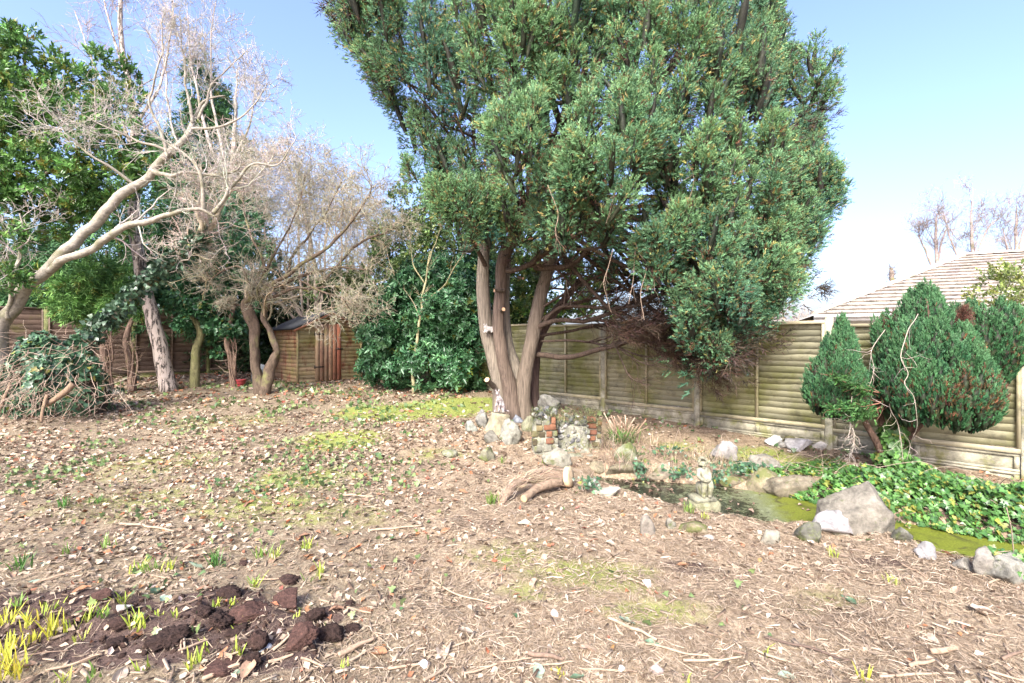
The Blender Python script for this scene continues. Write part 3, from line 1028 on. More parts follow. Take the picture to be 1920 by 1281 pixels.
# ------------------------------------------------------------------ plume clusters
def plume_cloud(mb, P, A, length, radius, per, tmpls, ssize, cols, rng, up=.5, out=.75, rnd=.35, prof=1.0, grp=1, shell=.15, jit=.33):
    """P,A: plume bases and axes; each plume is a flame-shaped cloud of sprays"""
    N = len(P)
    nk = max(1, per // grp)
    idx = np.repeat(np.arange(N), nk)
    M = len(idx)
    t = rng.random(M) ** .8
    a = nrm(A)[idx]
    rv = rng.normal(size=(M, 3)); rv = nrm(rv - (rv * a).sum(-1, keepdims=True) * a)
    R = radius[idx] if np.ndim(radius) else np.full(M, radius)
    Ln = length[idx] if np.ndim(length) else np.full(M, length)
    pr = np.sin(np.clip(.12 + t * .92, 0, 1) * np.pi) ** .7 * (1 - .25 * t)
    rad = R * pr * np.sqrt(rng.uniform(shell, 1, M)) * prof
    pos = P[idx] + a * (t * Ln)[:, None] + rv * rad[:, None]
    ax = nrm(a * up + rv * out * (rad / np.maximum(R, 1e-6))[:, None] + rng.normal(size=(M, 3)) * rnd * .4)
    if grp > 1:
        ntone = 1 + rng.normal(size=(M, 1)) * .13
        rep = lambda q: np.repeat(q, grp, 0)
        idx, t, rad, R, pos, ax, ntone = map(rep, (idx, t, rad, R, pos, ax, ntone))
        M = len(idx)
        j = rng.normal(size=(M, 3)); j = j - (j * ax).sum(-1, keepdims=True) * ax
        pos = pos + j * ssize * jit + ax * (ssize * rng.uniform(-.3, .3, (M, 1)))
        ax = nrm(ax + j * .42 + rng.normal(size=(M, 3)) * rnd * .3)
    else:
        ntone = 1.0
    size = ssize * rng.uniform(.7, 1.25, M)
    C = cols(idx, t, rad / np.maximum(R, 1e-6), M) * ntone
    w = rng.integers(len(tmpls), size=M)
    for k, T in enumerate(tmpls):
        s = w == k
        inst(mb, T, pos[s], ax[s], size[s], C[s], rng)


def plume_cores(mb, P, A, length, radius, col, rng, k=.70):
    """the dense inner foliage of the plumes: ragged flames under the outer sprays"""
    n = len(P); S = 9
    rings = np.array([(.03, .30), (.16, .72), (.30, .95), (.44, 1.0), (.58, .92), (.72, .74), (.85, .48), (.97, .10)]); K = len(rings)
    M = frames(A, rng); a = np.linspace(0, 2 * np.pi, S + 1)[:-1]
    V = np.empty((n, K * S, 3)); C = np.empty((n, K * S, 3))
    for j, (t, r) in enumerate(rings):
        for i, q in enumerate(a + .35 * (j % 2)):
            rr = r * radius * k * rng.uniform(.72, 1.18, n); tt = t + rng.uniform(-.05, .05, n)
            V[:, j * S + i] = P + nrm(A) * (tt * length * .93)[:, None] + (M[:, :, 0] * math.cos(q) + M[:, :, 1] * math.sin(q)) * rr[:, None]
            C[:, j * S + i] = col * rng.uniform(.45, 1.5, (n, 1))
    Q = np.array([(S * j + i, S * j + (i + 1) % S, S * j + S + (i + 1) % S, S * j + S + i) for j in range(K - 1) for i in range(S)])
    mb.add(V.reshape(-1, 3), (Q[None] + (np.arange(n) * K * S)[:, None, None]).reshape(-1, 4), None, C.reshape(-1, 3))


def lump_cloud(mb, lumps, n, tmpls, size, cols, rng, sub=10, subr=.34, up=.35, out=.8, inner=.25):
    """lumps: (centre, radii); sprigs gather on small sub-lumps spread over each ellipsoid"""
    vol = np.array([np.prod(r) ** (2 / 3) for c, r in lumps]); cnt = np.maximum(20, (n * vol / vol.sum()).astype(int))
    for (c, r), m in zip(lumps, cnt):
        c = np.asarray(c, float); r = np.asarray(r, float)
        ns = max(5, int(sub * (np.prod(r) ** (2 / 3)) / .5))
        d = nrm(rng.normal(size=(ns, 3)))
        sc = c + d * r * rng.uniform(.55, 1.0, (ns, 1))
        rs = subr * np.mean(r) * rng.uniform(.6, 1.25, ns)
        k = rng.integers(ns, size=m)
        dd = nrm(rng.normal(size=(m, 3)) + d[k] * .45)
        pos = sc[k] + dd * (rs[k] * rng.uniform(inner, 1, m) ** .5)[:, None]
        ax = nrm(dd * out + d[k] * .3 + np.array((0, 0, up)) + rng.normal(size=(m, 3)) * .3)
        C = cols(m, dd, k)
        w = rng.integers(len(tmpls), size=m)
        S = size * rng.uniform(.7, 1.25, m)
        for j, T in enumerate(tmpls):
            s = w == j
            inst(mb, T, pos[s], ax[s], S[s], C[s], rng)


# ------------------------------------------------------------------ the big juniper
def build_juniper():
    rng = np.random.default_rng(3)
    root = thing('juniper_tree', 'huge blue green juniper with flame shaped crown on three bare fibrous trunks', 'tree', (0.1, 8.5, float(gz(.1, 8.5))))
    bark = (.115, .090, .066)
    gzb = float(gz(.1, 8.5)) - .12

    def tk(pts, rads, seed, c=bark, fl=.22, sides=18):
        mb = MB(); limb(mb, pts, rads, sides, 30, c, .05, seed, True, fl); return mb.build('trunk', M_JBARK, root)
    def b(px, Y, dx=0):
        p = at(px, 700, Y); return np.array((p[0], Y, gzb))
    tk([b(944, 8.5), at(938, 735, 8.5), at(925, 680, 8.46), at(912, 620, 8.45), at(906, 550, 8.45), at(909, 480, 8.5), at(918, 400, 8.5), at(960, 250, 8.4), at(1010, 90, 8.3)], [.185, .14, .126, .12, .115, .112, .10, .09, .05], 1, (.225, .19, .145))
    tk([b(962, 8.4), at(958, 735, 8.38), at(946, 680, 8.3), at(936, 620, 8.28), at(938, 540, 8.28), at(946, 480, 8.25), at(985, 400, 8.2), at(1060, 260, 8.1), at(1130, 100, 8.0)], [.175, .135, .112, .10, .10, .11, .10, .08, .05], 2, (.15, .112, .085))
    tk([b(984, 8.5), at(978, 745, 8.45), at(984, 700, 8.4), at(997, 640, 8.35), at(1008, 580, 8.35), at(1022, 520, 8.35), at(1042, 455, 8.3), at(1090, 350, 8.2), at(1180, 200, 8.1), at(1260, 60, 8.1)], [.185, .15, .13, .12, .12, .118, .11, .1, .08, .05], 3, (.175, .14, .105))
    tk([b(995, 8.8), at(996, 735, 8.8), at(1000, 690, 8.8), at(1006, 650, 8.8), at(1030, 600, 8.75), at(1090, 520, 8.6)], [.18, .15, .12, .10, .08, .05], 4, (.11, .075, .062))
    tk([b(968, 8.65), at(964, 700, 8.6), at(950, 640, 8.6), at(945, 560, 8.6), at(950, 460, 8.6)], [.22, .16, .13, .10, .08], 5, (.24, .205, .16))
    # sawn limb stubs with pale cut faces
    for p0, p1, r in ((at(926, 725, 8.3), at(913, 712, 8.1), .045), (at(945, 545, 8.16), at(927, 545, 8.08), .03), (at(940, 582, 8.18), at(944, 580, 8.05), .032), (at(972, 520, 8.2), at(981, 522, 8.1), .022)):
        mb = MB(); limb(mb, [p0, (p0 + p1) / 2, p1], [r * 1.2, r, r], 10, 6, bark, 0, 1, False); st = mb.build('limb_stub', M_JBARK, root)
        mb = MB(); a = nrm(p1 - p0); M = frames(a[None], rng)[0]
        ring = [p1 + a * .002 + M[:, 0] * r * math.cos(t) + M[:, 1] * r * math.sin(t) for t in np.linspace(0, 6.28, 11)[:-1]]
        mb.add([p1 + a * .004] + ring, None, [(0, 1 + i, 1 + (i + 1) % 10) for i in range(10)], (.62, .40, .24)); mb.build('cut_face', M_TWIG, st, org=ORIGIN[root.name])

    # crown outline seen at depth Yc: pixel row -> left, right edge
    tab = np.array([(-560, 960, 1200), (-420, 820, 1330), (-250, 690, 1440), (-100, 610, 1480), (0, 572, 1476), (50, 588, 1488), (100, 618, 1496), (150, 655, 1524), (190, 680, 1516), (230, 700, 1520), (280, 735, 1552), (330, 762, 1552),
                    (380, 795, 1545), (430, 838, 1530), (470, 985, 1512), (510, 1130, 1488), (550, 1205, 1460), (590, 1245, 1420), (630, 1268, 1385), (665, 1283, 1345), (690, 1295, 1325)], float)
    Yc = lambda y: 8.15 - 1.15 * sstep(380, 690, y)
    def edge(y):
        l = np.interp(y, tab[:, 0], tab[:, 1]); r = np.interp(y, tab[:, 0], tab[:, 2]); return l, r
    N = 860
    w = np.diff(tab[:, 0]) * ((tab[1:, 2] - tab[1:, 1]) + (tab[:-1, 2] - tab[:-1, 1]))
    ys = np.sort(rng.uniform(-520, 690, N * 3))
    l, r = edge(ys); keep = rng.random(len(ys)) < (r - l + 120) / 1050
    ys = ys[keep][:]; ys = ys[rng.permutation(len(ys))[:N]]
    l, r = edge(ys); yc = Yc(ys)
    phi = rng.uniform(-math.pi, math.pi, len(ys))
    # favour the near half and the silhouette, keep the back lighter
    back = np.sin(phi) < -.25
    drop = back & (rng.random(len(ys)) < .5)
    ys, l, r, yc, phi = ys[~drop], l[~drop], r[~drop], yc[~drop], phi[~drop]
    hw = np.maximum((r - l) / 2 / F * yc * .955 - .34, .12)
    cxw = ((l + r) / 2 - CX) / F * yc
    hd = np.minimum(hw * .95, 2.35)
    hd = np.where(ys > 430, np.minimum(hd, 1.25 + .8 * (690 - ys) / 260), hd)
    z = CAMZ - (ys - CY) / F * yc
    P = np.stack([cxw + hw * np.cos(phi), yc - hd * np.sin(phi), z], -1)
    nz = fbm(P * .75, 3, 8) - .5
    nrmv = nrm(np.stack([np.cos(phi) / np.maximum(hw, .2), -np.sin(phi) / np.maximum(hd, .2), 0 * z], -1))
    dep = np.abs(np.sin(phi))
    P = P + nrmv * (nz * 2.0 * dep)[:, None] - nrmv * (rng.random(len(P)) ** 2 * .7 * dep)[:, None]
    lowf = sstep(420, 620, ys)
    A = nrm(nrmv * (.38 + .42 * lowf)[:, None] + np.array((0, 0, 1.0)) * (1.0 - .80 * lowf)[:, None] + rng.normal(size=P.shape) * .09)
    Ln = rng.uniform(.52, .86, len(P)); Rd = Ln * rng.uniform(.26, .33, len(P))
    P = P - A * (Ln * .5)[:, None]
    nb = len(P)
    # bright lobes pushing out of the front of the crown
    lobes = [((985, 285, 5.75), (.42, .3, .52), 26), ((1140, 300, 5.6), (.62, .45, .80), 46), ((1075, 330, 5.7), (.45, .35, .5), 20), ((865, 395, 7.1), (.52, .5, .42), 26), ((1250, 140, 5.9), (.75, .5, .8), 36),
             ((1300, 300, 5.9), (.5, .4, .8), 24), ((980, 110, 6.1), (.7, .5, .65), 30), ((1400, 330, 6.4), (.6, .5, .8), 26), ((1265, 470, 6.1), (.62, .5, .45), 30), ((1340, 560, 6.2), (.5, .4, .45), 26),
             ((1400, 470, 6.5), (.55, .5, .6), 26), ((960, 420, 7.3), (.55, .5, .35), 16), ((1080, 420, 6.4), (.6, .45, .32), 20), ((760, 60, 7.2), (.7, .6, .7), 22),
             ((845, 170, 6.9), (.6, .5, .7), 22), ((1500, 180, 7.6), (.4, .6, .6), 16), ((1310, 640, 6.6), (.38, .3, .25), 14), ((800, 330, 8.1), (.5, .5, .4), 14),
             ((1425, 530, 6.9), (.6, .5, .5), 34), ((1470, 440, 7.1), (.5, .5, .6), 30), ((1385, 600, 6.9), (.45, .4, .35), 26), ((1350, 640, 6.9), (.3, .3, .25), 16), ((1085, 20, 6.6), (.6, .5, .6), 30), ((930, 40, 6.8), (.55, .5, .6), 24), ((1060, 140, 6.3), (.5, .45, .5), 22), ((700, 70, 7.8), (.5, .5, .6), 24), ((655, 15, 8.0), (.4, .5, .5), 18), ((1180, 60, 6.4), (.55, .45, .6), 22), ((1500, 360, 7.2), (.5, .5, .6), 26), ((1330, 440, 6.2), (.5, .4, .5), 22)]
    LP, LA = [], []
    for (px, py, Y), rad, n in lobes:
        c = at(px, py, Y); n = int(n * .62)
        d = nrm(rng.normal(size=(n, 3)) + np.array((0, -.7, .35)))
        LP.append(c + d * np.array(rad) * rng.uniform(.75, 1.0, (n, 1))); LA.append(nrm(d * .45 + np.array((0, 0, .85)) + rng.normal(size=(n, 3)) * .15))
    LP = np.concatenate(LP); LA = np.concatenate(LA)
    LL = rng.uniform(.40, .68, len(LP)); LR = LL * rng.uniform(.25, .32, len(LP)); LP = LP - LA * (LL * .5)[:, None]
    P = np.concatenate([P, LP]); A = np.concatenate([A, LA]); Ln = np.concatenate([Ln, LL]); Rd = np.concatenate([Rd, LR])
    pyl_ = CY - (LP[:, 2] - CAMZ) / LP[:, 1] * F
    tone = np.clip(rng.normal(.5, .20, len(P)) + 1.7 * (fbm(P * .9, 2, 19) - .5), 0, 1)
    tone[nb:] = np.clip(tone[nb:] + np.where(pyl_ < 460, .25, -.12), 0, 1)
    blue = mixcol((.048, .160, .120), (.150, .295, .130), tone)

    def cols(idx, t, rr, M):
        c = blue[idx] * (1 + rng.normal(size=(M, 1)) * .20)
        tipb = np.clip((t - .3) * 1.2, 0, 1) * rng.random(M)
        c = mixcol_arr(c, np.array((.34, .50, .20)), tipb * .55)
        yel = rng.random(M) < .10
        c[yel] = cvar((.34, .31, .11), int(yel.sum()), .2, rng)
        br = rng.random(M) < (.05 + .42 * (1 - t) ** 2 * (1 - rr))
        c[br] = cvar((.13, .072, .04), int(br.sum()), .3, rng)
        return np.clip(c, .01, .9)
    mb = MB()
    pyv = CY - (P[:, 2] + Ln * .5 - CAMZ) / P[:, 1] * F
    bk = np.concatenate([np.sin(phi) < -.30, np.zeros(len(P) - nb, bool)])
    vis = (pyv > -110) & ~bk
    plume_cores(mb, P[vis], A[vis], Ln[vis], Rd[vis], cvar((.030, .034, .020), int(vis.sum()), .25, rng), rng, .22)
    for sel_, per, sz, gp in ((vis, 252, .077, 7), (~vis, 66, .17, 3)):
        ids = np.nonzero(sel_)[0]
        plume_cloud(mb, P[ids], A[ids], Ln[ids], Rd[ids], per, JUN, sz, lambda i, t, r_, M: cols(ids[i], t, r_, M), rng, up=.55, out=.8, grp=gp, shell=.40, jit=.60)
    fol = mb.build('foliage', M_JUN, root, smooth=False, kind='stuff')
    # brown dead inner twigs: inside the crown and under its skirt
    n = 330
    yy = rng.uniform(-350, 675, n); l, r = edge(yy); yc = Yc(yy)
    fx = rng.uniform(.12, .88, n); X = (l + (r - l) * fx - CX) / F * yc
    Pd = np.stack([X, yc + rng.uniform(-.9, 1.0, n) * np.clip((690 - yy) / 400, .25, 1), CAMZ - (yy - CY) / F * yc], -1)
    Ad = nrm(np.stack([(fx - .4), rng.normal(size=n) * .5, rng.normal(size=n) * .4 + .2], -1))

    def dcol(idx, t, rr, M):
        return cvar((.055, .037, .026), M, .35, rng)
    mb = MB()
    plume_cloud(mb, Pd, Ad, np.full(n, .8), np.full(n, .38), 44, [juniper_spray(33, 6, .05, 1.1), juniper_spray(34, 6, .05, .8)], .22, dcol, rng, .6, .5, .6)
    # fringe of dead stuff below the lower right skirt
    n = 52
    px = rng.uniform(1130, 1330, n); py = 590 + (px - 1130) * .40 + rng.normal(size=n) * 14
    Pf = np.array([at(a, b_, rng.uniform(6.7, 7.8)) for a, b_ in zip(px, py)])
    plume_cloud(mb, Pf, nrm(np.stack([np.full(n, .8), rng.normal(size=n) * .4, rng.normal(size=n) * .35 - .25], -1)), np.full(n, .55), np.full(n, .16), 48, [juniper_spray(35, 6, .04, .9)], .2, lambda i, t, rr, M: cvar((.075, .046, .032), M, .3, rng), rng, .7, .4, .5)
    mb.build('dead_twigs', M_JUN, root, kind='stuff')

    # limbs: the bare lower branches sweeping right, then the hidden upper ones
    bc = (.095, .068, .05)
    br = [([(1002, 668, 8.4), (1060, 668, 8.2), (1120, 655, 7.9), (1180, 640, 7.5), (1250, 612, 7.0), (1330, 590, 6.6)], .05),
          ([(1085, 664, 8.1), (1140, 650, 7.9), (1190, 625, 7.7), (1260, 580, 7.4)], .034),
          ([(1012, 612, 8.3), (1050, 600, 8.1), (1100, 600, 7.9), (1160, 580, 7.7), (1230, 555, 7.2), (1320, 540, 6.7)], .045),
          ([(1010, 622, 8.3), (1030, 590, 8.2), (1060, 573, 8.0), (1130, 580, 7.7), (1200, 570, 7.3), (1280, 560, 6.9)], .036),
          ([(1012, 600, 8.3), (1060, 572, 8.4), (1110, 560, 8.3), (1190, 530, 8.0), (1260, 500, 7.6)], .032),
          ([(1020, 575, 8.3), (1060, 548, 8.2), (1120, 520, 7.8), (1180, 500, 7.2)], .026),
          ([(1060, 572, 8.0), (1066, 530, 7.9), (1080, 490, 7.6)], .016),
          ([(1008, 500, 8.1), (1030, 503, 7.9), (1060, 500, 7.8), (1090, 480, 7.6), (1110, 440, 7.3)], .055),
          ([(948, 505, 8.1), (985, 500, 7.9), (1005, 488, 7.8), (1030, 470, 7.6)], .05),
          ([(1035, 525, 8.3), (1080, 515, 8.1), (1150, 530, 7.9), (1230, 520, 7.5)], .02),
          ([(1030, 540, 8.3), (1090, 545, 8.3), (1160, 545, 8.0), (1260, 545, 7.6)], .02),
          ([(1010, 630, 8.4), (1080, 618, 8.6), (1150, 605, 8.4), (1240, 600, 7.9), (1330, 610, 7.3)], .03),
          ([(1012, 640, 8.4), (1090, 640, 8.1), (1160, 650, 7.7), (1210, 668, 7.4), (1290, 670, 7.0)], .022),
          ([(910, 500, 8.4), (890, 460, 8.1), (870, 430, 7.6), (850, 400, 7.2)], .04),
          ([(915, 460, 8.4), (935, 430, 8.0), (975, 405, 7.4)], .035),
          ([(1045, 470, 8.2), (1100, 430, 7.6), (1160, 390, 6.8), (1190, 330, 6.2)], .05),
          ([(1150, 640, 7.7), (1165, 680, 7.5), (1180, 705, 7.3), (1200, 712, 7.2)], .014),
          ([(1160, 655, 7.6), (1200, 680, 7.2), (1250, 690, 6.9)], .012)]
    Ps, Rs = [], []
    for k, (pts, r0) in enumerate(br):
        mb = MB()
        P_, R_ = limb(mb, [at(*p) for p in pts], [r0, r0 * .8, r0 * .45], 7, 14, bc, .10, 40 + k, False, .1)
        mb.build('branch', M_JBARK, root); Ps.append(P_); Rs.append(R_)
    Ps = np.array(Ps); Rs = np.array(Rs)
    mb = MB()
    Q, R1 = grow(Ps, Rs, 12, .95, .45, .8, .05, 7, .16, .02, .2, .5, .35, .003, rng)
    tubes(mb, Q, R1, 4, cvar(bc, len(Q), .2, rng))
    Q2, R2 = grow(Q, R1, 5, .45, .6, .7, .0, 5, .22, 0, .2, .6, .4, .0022, rng)
    tubes(mb, Q2, R2, 3, cvar((.17, .12, .09), len(Q2), .25, rng))
    # upper limbs from the trunks into the crown
    sel = rng.permutation(len(P))[:90]
    src = [at(915, 430, 8.45), at(990, 390, 8.2), at(1080, 370, 8.2), at(1180, 200, 8.1), at(1060, 260, 8.1), at(1000, 130, 8.3)]
    H = []
    for k in sel:
        s = src[int(rng.integers(len(src)))]
        if P[k][2] < s[2]:
            s = src[1 + int(rng.integers(2))]
        m = (s + P[k]) / 2 + np.array((0, 0, -.25)) + rng.normal(size=3) * .15
        H.append(spline([s, m, P[k] + A[k] * .2], 9))
    H = np.array(H); HR = np.linspace(.045, .012, 9)[None] * np.ones((len(H), 1))
    tubes(mb, H, HR, 5, bc)
    mb.build('small_branches', M_JBARK, root, kind='stuff')
    # dead climbing stems hanging out of the crown
    for k, pts in enumerate([[(1195, 420, 5.95), (1192, 470, 5.9), (1186, 520, 5.95), (1178, 570, 6.0)], [(1205, 440, 5.9), (1212, 500, 5.88), (1200, 550, 5.9), (1206, 598, 5.9)], [(1190, 455, 5.85), (1200, 480, 5.85), (1222, 505, 5.9), (1226, 545, 5.9)],
                             [(1150, 470, 6.1), (1142, 505, 6.1), (1134, 535, 6.1), (1140, 575, 6.2)], [(1160, 330, 5.5), (1150, 380, 5.4), (1135, 420, 5.5)], [(1030, 345, 5.6), (1048, 400, 5.5), (1044, 440, 5.6), (1062, 470, 5.8)], [(1290, 300, 5.7), (1300, 345, 5.6), (1282, 400, 5.7)]]):
        mb = MB(); P_, R_ = limb(mb, [at(*p) for p in pts], [.0055, .0045, .0025], 5, 14, (.40, .30, .22), .07, 70 + k, False)
        Q, R1 = grow(P_[None], R_[None], 5, .25, .7, .5, -.5, 5, .3, -.1, .2, .6, .4, .002, rng); tubes(mb, Q, R1, 3, (.36, .27, .2))
        o = mb.build('hanging_vine', M_DEAD, None, org=at(*pts[0])); tag(o, VINE_LABELS[k], 'vine', 'dead vines hanging in the juniper')


VINE_LABELS = ['straightest dead vine stem dangling below the juniper crown centre', 'longest pale dead vine stem reaching down to the bare juniper branches',
               'kinked pale dead vine stem, right of the other vines under the juniper crown', 'pale vine stem hanging at the left of the vines under the crown',
               'short dead vine stem across the pale lobe in the crown middle', 'dead vine stem hanging above the gap where sky shows through the juniper', 'thin dead vine stem high on the right part of the juniper crown']


def mixcol_arr(a, b, t):
    return a * (1 - t[:, None]) + b * t[:, None]


build_juniper()


# ------------------------------------------------------------------ three-headed cypress by the fence
def build_cypress():
    rng = np.random.default_rng(12)
    base = ground_at(1672, 880)
    base = np.array((at(1670, 700, 5.75)[0], 5.75, float(gz(at(1670, 700, 5.75)[0], 5.75))))
    root = thing('cloud_pruned_cypress', 'dwarf cypress with clipped egg shaped heads on leaning stems before the right fence', 'tree', base)
    bc = (.15, .095, .07)
    stems = [([base - (0, 0, .1), at(1655, 850, 5.75), at(1632, 810, 5.72), at(1612, 770, 5.7), at(1590, 700, 5.7), at(1578, 640, 5.7)], [.05, .042, .038, .03, .02, .01]),
             ([base + (.05, 0, -.1), at(1690, 830, 5.7), at(1712, 790, 5.6), at(1740, 730, 5.55), at(1745, 640, 5.55), at(1738, 560, 5.6)], [.055, .045, .04, .03, .02, .01]),
             ([base + (.08, .05, -.1), at(1700, 830, 5.8), at(1760, 760, 5.95), at(1820, 700, 5.95), at(1838, 620, 5.95)], [.05, .04, .03, .02, .01]),
             ([at(1655, 800, 5.74), at(1650, 750, 5.8), at(1665, 690, 5.85), at(1690, 620, 5.85)], [.035, .03, .025, .01])]
    for k, (p, r) in enumerate(stems):
        mb = MB(); limb(mb, p, r, 9, 18, bc, .05, k, False, .2); mb.build('stem', M_JBARK, root)
    # heads: rows of pixel y -> half-width profile, with centre x drift, at depth Y
    heads = [
        ('left', 5.62, [(600, 1578, 6), (622, 1579, 16), (655, 1574, 28), (690, 1568, 40), (725, 1564, 51), (750, 1566, 53), (772, 1578, 45), (786, 1594, 26)], 150, .0),
        ('middle', 5.38, [(604, 1745, 34), (630, 1745, 60), (660, 1743, 78), (700, 1744, 92), (735, 1748, 100), (760, 1752, 98), (784, 1757, 82), (798, 1764, 54)], 290, .65),
        ('upper', 5.85, [(540, 1736, 8), (560, 1732, 24), (580, 1714, 48), (610, 1702, 56), (660, 1694, 50), (700, 1694, 34), (725, 1704, 16)], 150, .05),
        ('right', 5.75, [(578, 1838, 44), (595, 1840, 60), (620, 1844, 68), (660, 1848, 62), (695, 1842, 48), (722, 1836, 26), (736, 1832, 10)], 200, .15)]
    for name, Y, prof, n, brown in heads:
        prof = np.array(prof, float)
        yy = np.sort(rng.choice(np.linspace(prof[0, 0], prof[-1, 0], 400), n, p=None))
        wgt = np.interp(yy, prof[:, 0], prof[:, 2]); keep = rng.random(n) < np.clip(wgt / wgt.max() + .25, 0, 1)
        yy = yy[keep]; hw = np.interp(yy, prof[:, 0], prof[:, 2]); cx = np.interp(yy, prof[:, 0], prof[:, 1])
        n = len(yy); phi = rng.uniform(-math.pi, math.pi, n)
        phi = np.where((np.sin(phi) < 0) & (rng.random(n) < .45), -phi, phi)
        rr = (np.maximum(hw - 7, 2)) / F * Y
        C = np.stack([(cx - CX) / F * Y + rr * np.cos(phi), Y - rr * np.sin(phi) * .9, CAMZ - (yy - CY) / F * Y], -1)
        nv = np.stack([np.cos(phi), -np.sin(phi), 0 * phi], -1)
        A = nrm(nv * .12 + np.array((0, 0, 1.0)) + rng.normal(size=(n, 3)) * .04)
        Ln = rng.uniform(.17, .30, n) * np.where(yy < prof[0, 0] + 45, 1.15, 1.0); Rd = Ln * rng.uniform(.24, .31, n)
        Pb = C - A * (Ln * (.70 - .50 * ((yy - prof[0, 0]) / (prof[-1, 0] - prof[0, 0])) ** 1.5))[:, None]
        low = (yy - prof[0, 0]) / (prof[-1, 0] - prof[0, 0])
        bz = brown * np.exp(-((low - .62) / .20) ** 2) * np.clip(np.sin(phi) * 1.4, 0, 1) * sstep(.35, .6, fbm(C * 3, 2, 6) + .08)
        tone = np.clip(rng.normal(.5, .25, n), 0, 1)
        g = mixcol((.028, .105, .046), (.065, .175, .062), tone)

        def cols(idx, t, rad, M):
            c = g[idx] * (1 + rng.normal(size=(M, 1)) * .2)
            c = mixcol_arr(c, np.array((.15, .28, .13)), np.clip(t - .35, 0, 1) * rng.random(M) * 1.1)
            b_ = rng.random(M) < bz[idx] * (1.15 - .6 * t) + .02
            c[b_] = cvar((.125, .072, .036), int(b_.sum()), .3, rng)
            return np.clip(c, .008, .9)
        mb = MB()
        plume_cores(mb, Pb, A, Ln, Rd, cvar((.03, .04, .02), n, .2, rng), rng, .55)
        plume_cloud(mb, Pb, A, Ln, Rd, 52, CYP, .068, cols, rng, 1.0, .5, .22, shell=.5)
        # dead brown core seen from below
        m = 40
        q = rng.uniform(prof[3, 0], prof[-1, 0] - 20, m)
        hw2 = np.interp(q, prof[:, 0], prof[:, 2]) / F * Y * .62; cx2 = (np.interp(q, prof[:, 0], prof[:, 1]) - CX) / F * Y
        an = rng.uniform(0, 6.28, m); ra = np.sqrt(rng.random(m))
        Pc = np.stack([cx2 + hw2 * ra * np.cos(an), Y + hw2 * ra * np.sin(an), CAMZ - (q - CY) / F * Y - .02], -1)
        plume_cloud(mb, Pc, np.tile((0, 0, 1.0), (m, 1)), np.full(m, .18), np.full(m, .11), 34, [juniper_spray(51, 6, .06, .9)], .12, lambda i, t, r_, M: cvar((.10, .055, .035), M, .3, rng), rng)
        mb.build('foliage', M_CYP, root, kind='stuff')
    # the reddish dead patch at the top right head
    mb = MB(); Pp = np.array([at(rng.uniform(1796, 1810), rng.uniform(595, 630), 5.3) for _ in range(10)])
    plume_cloud(mb, Pp, np.tile((.1, -.2, 1.0), (10, 1)), np.full(10, .12), np.full(10, .05), 60, [juniper_spray(52, 6, .05, .9)], .07, lambda i, t, r_, M: cvar((.14, .07, .048), M, .3, rng), rng)
    mb.build('dead_foliage', M_CYP, root, kind='stuff')
    # flat sprays reaching across from left head
    for pts in ([(1690, 735, 5.5), (1650, 738, 5.35), (1600, 725, 5.25), (1555, 700, 5.2)], [(1690, 735, 5.5), (1650, 757, 5.35), (1600, 765, 5.25), (1550, 770, 5.2)], [(1688, 738, 5.5), (1640, 770, 5.35), (1590, 780, 5.25)]):
        mb = MB(); P_, R_ = limb(mb, [at(*p) for p in pts], [.009, .007, .003], 5, 14, (.25, .12, .08), .03, 3, False)
        Q, R1 = grow(P_[None], R_[None], 16, .20, .5, .8, 0, 4, .15, 0, .1, .6, .4, .002, rng); tubes(mb, Q, R1, 3, (.24, .12, .085))
        o = mb.build('bough', M_TWIG, root)
        mb = MB(); k = 170; tt = rng.uniform(.52, 1, k); ii = (tt * 13).astype(int)
        inst(mb, CYP[0], P_[ii] + rng.normal(size=(k, 3)) * .03, nrm(nrm(P_[-1] - P_[0]) + rng.normal(size=(k, 3)) * .55), .085, cvar((.06, .145, .04), k, .25, rng), rng)
        mb.build('spray_tips', M_CYP, o, kind='stuff', org=ORIGIN[root.name])
    # pale vines over it
    for k, (pts, lab) in enumerate((([(1718, 588, 5.3), (1702, 625, 5.1), (1690, 668, 5.0), (1700, 700, 4.98), (1692, 720, 4.98), (1712, 748, 4.98), (1716, 790, 5.05), (1708, 830, 5.2), (1694, 880, 5.35)], 'twisting pale vine stem climbing the front of the middle cypress head'),
                            ([(1660, 740, 5.4), (1664, 770, 5.35), (1682, 800, 5.3), (1690, 840, 5.3), (1694, 890, 5.3), (1678, 915, 5.2)], 'pale vine stem beside the ivy at the foot of the cypress'),
                            ([(1600, 745, 5.3), (1596, 790, 5.3), (1600, 830, 5.35), (1588, 870, 5.4)], 'tangle of thin pale vine stems hanging under the left cypress head'),
                            ([(1660, 620, 5.5), (1634, 655, 5.4), (1640, 690, 5.4), (1628, 730, 5.4)], 'pale vine looping between the left and middle cypress heads'))):
        mb = MB(); P_, R_ = limb(mb, [at(*p) for p in pts], [.0046, .004, .0025], 5, 40, (.36, .31, .245), .11, k + 5, False)
        Q, R1 = grow(P_[None], R_[None], 14 if k != 2 else 34, .30, .7, .4, -.4, 7, .45, -.1, .05, .5, .4, .0022, rng); tubes(mb, Q, R1, 3, cvar((.5, .43, .36), len(Q), .15, rng))
        o = mb.build('vine', M_DEAD, None, org=at(*pts[0])); tag(o, lab, 'vine', 'dead vines on the clipped cypress')


build_cypress()
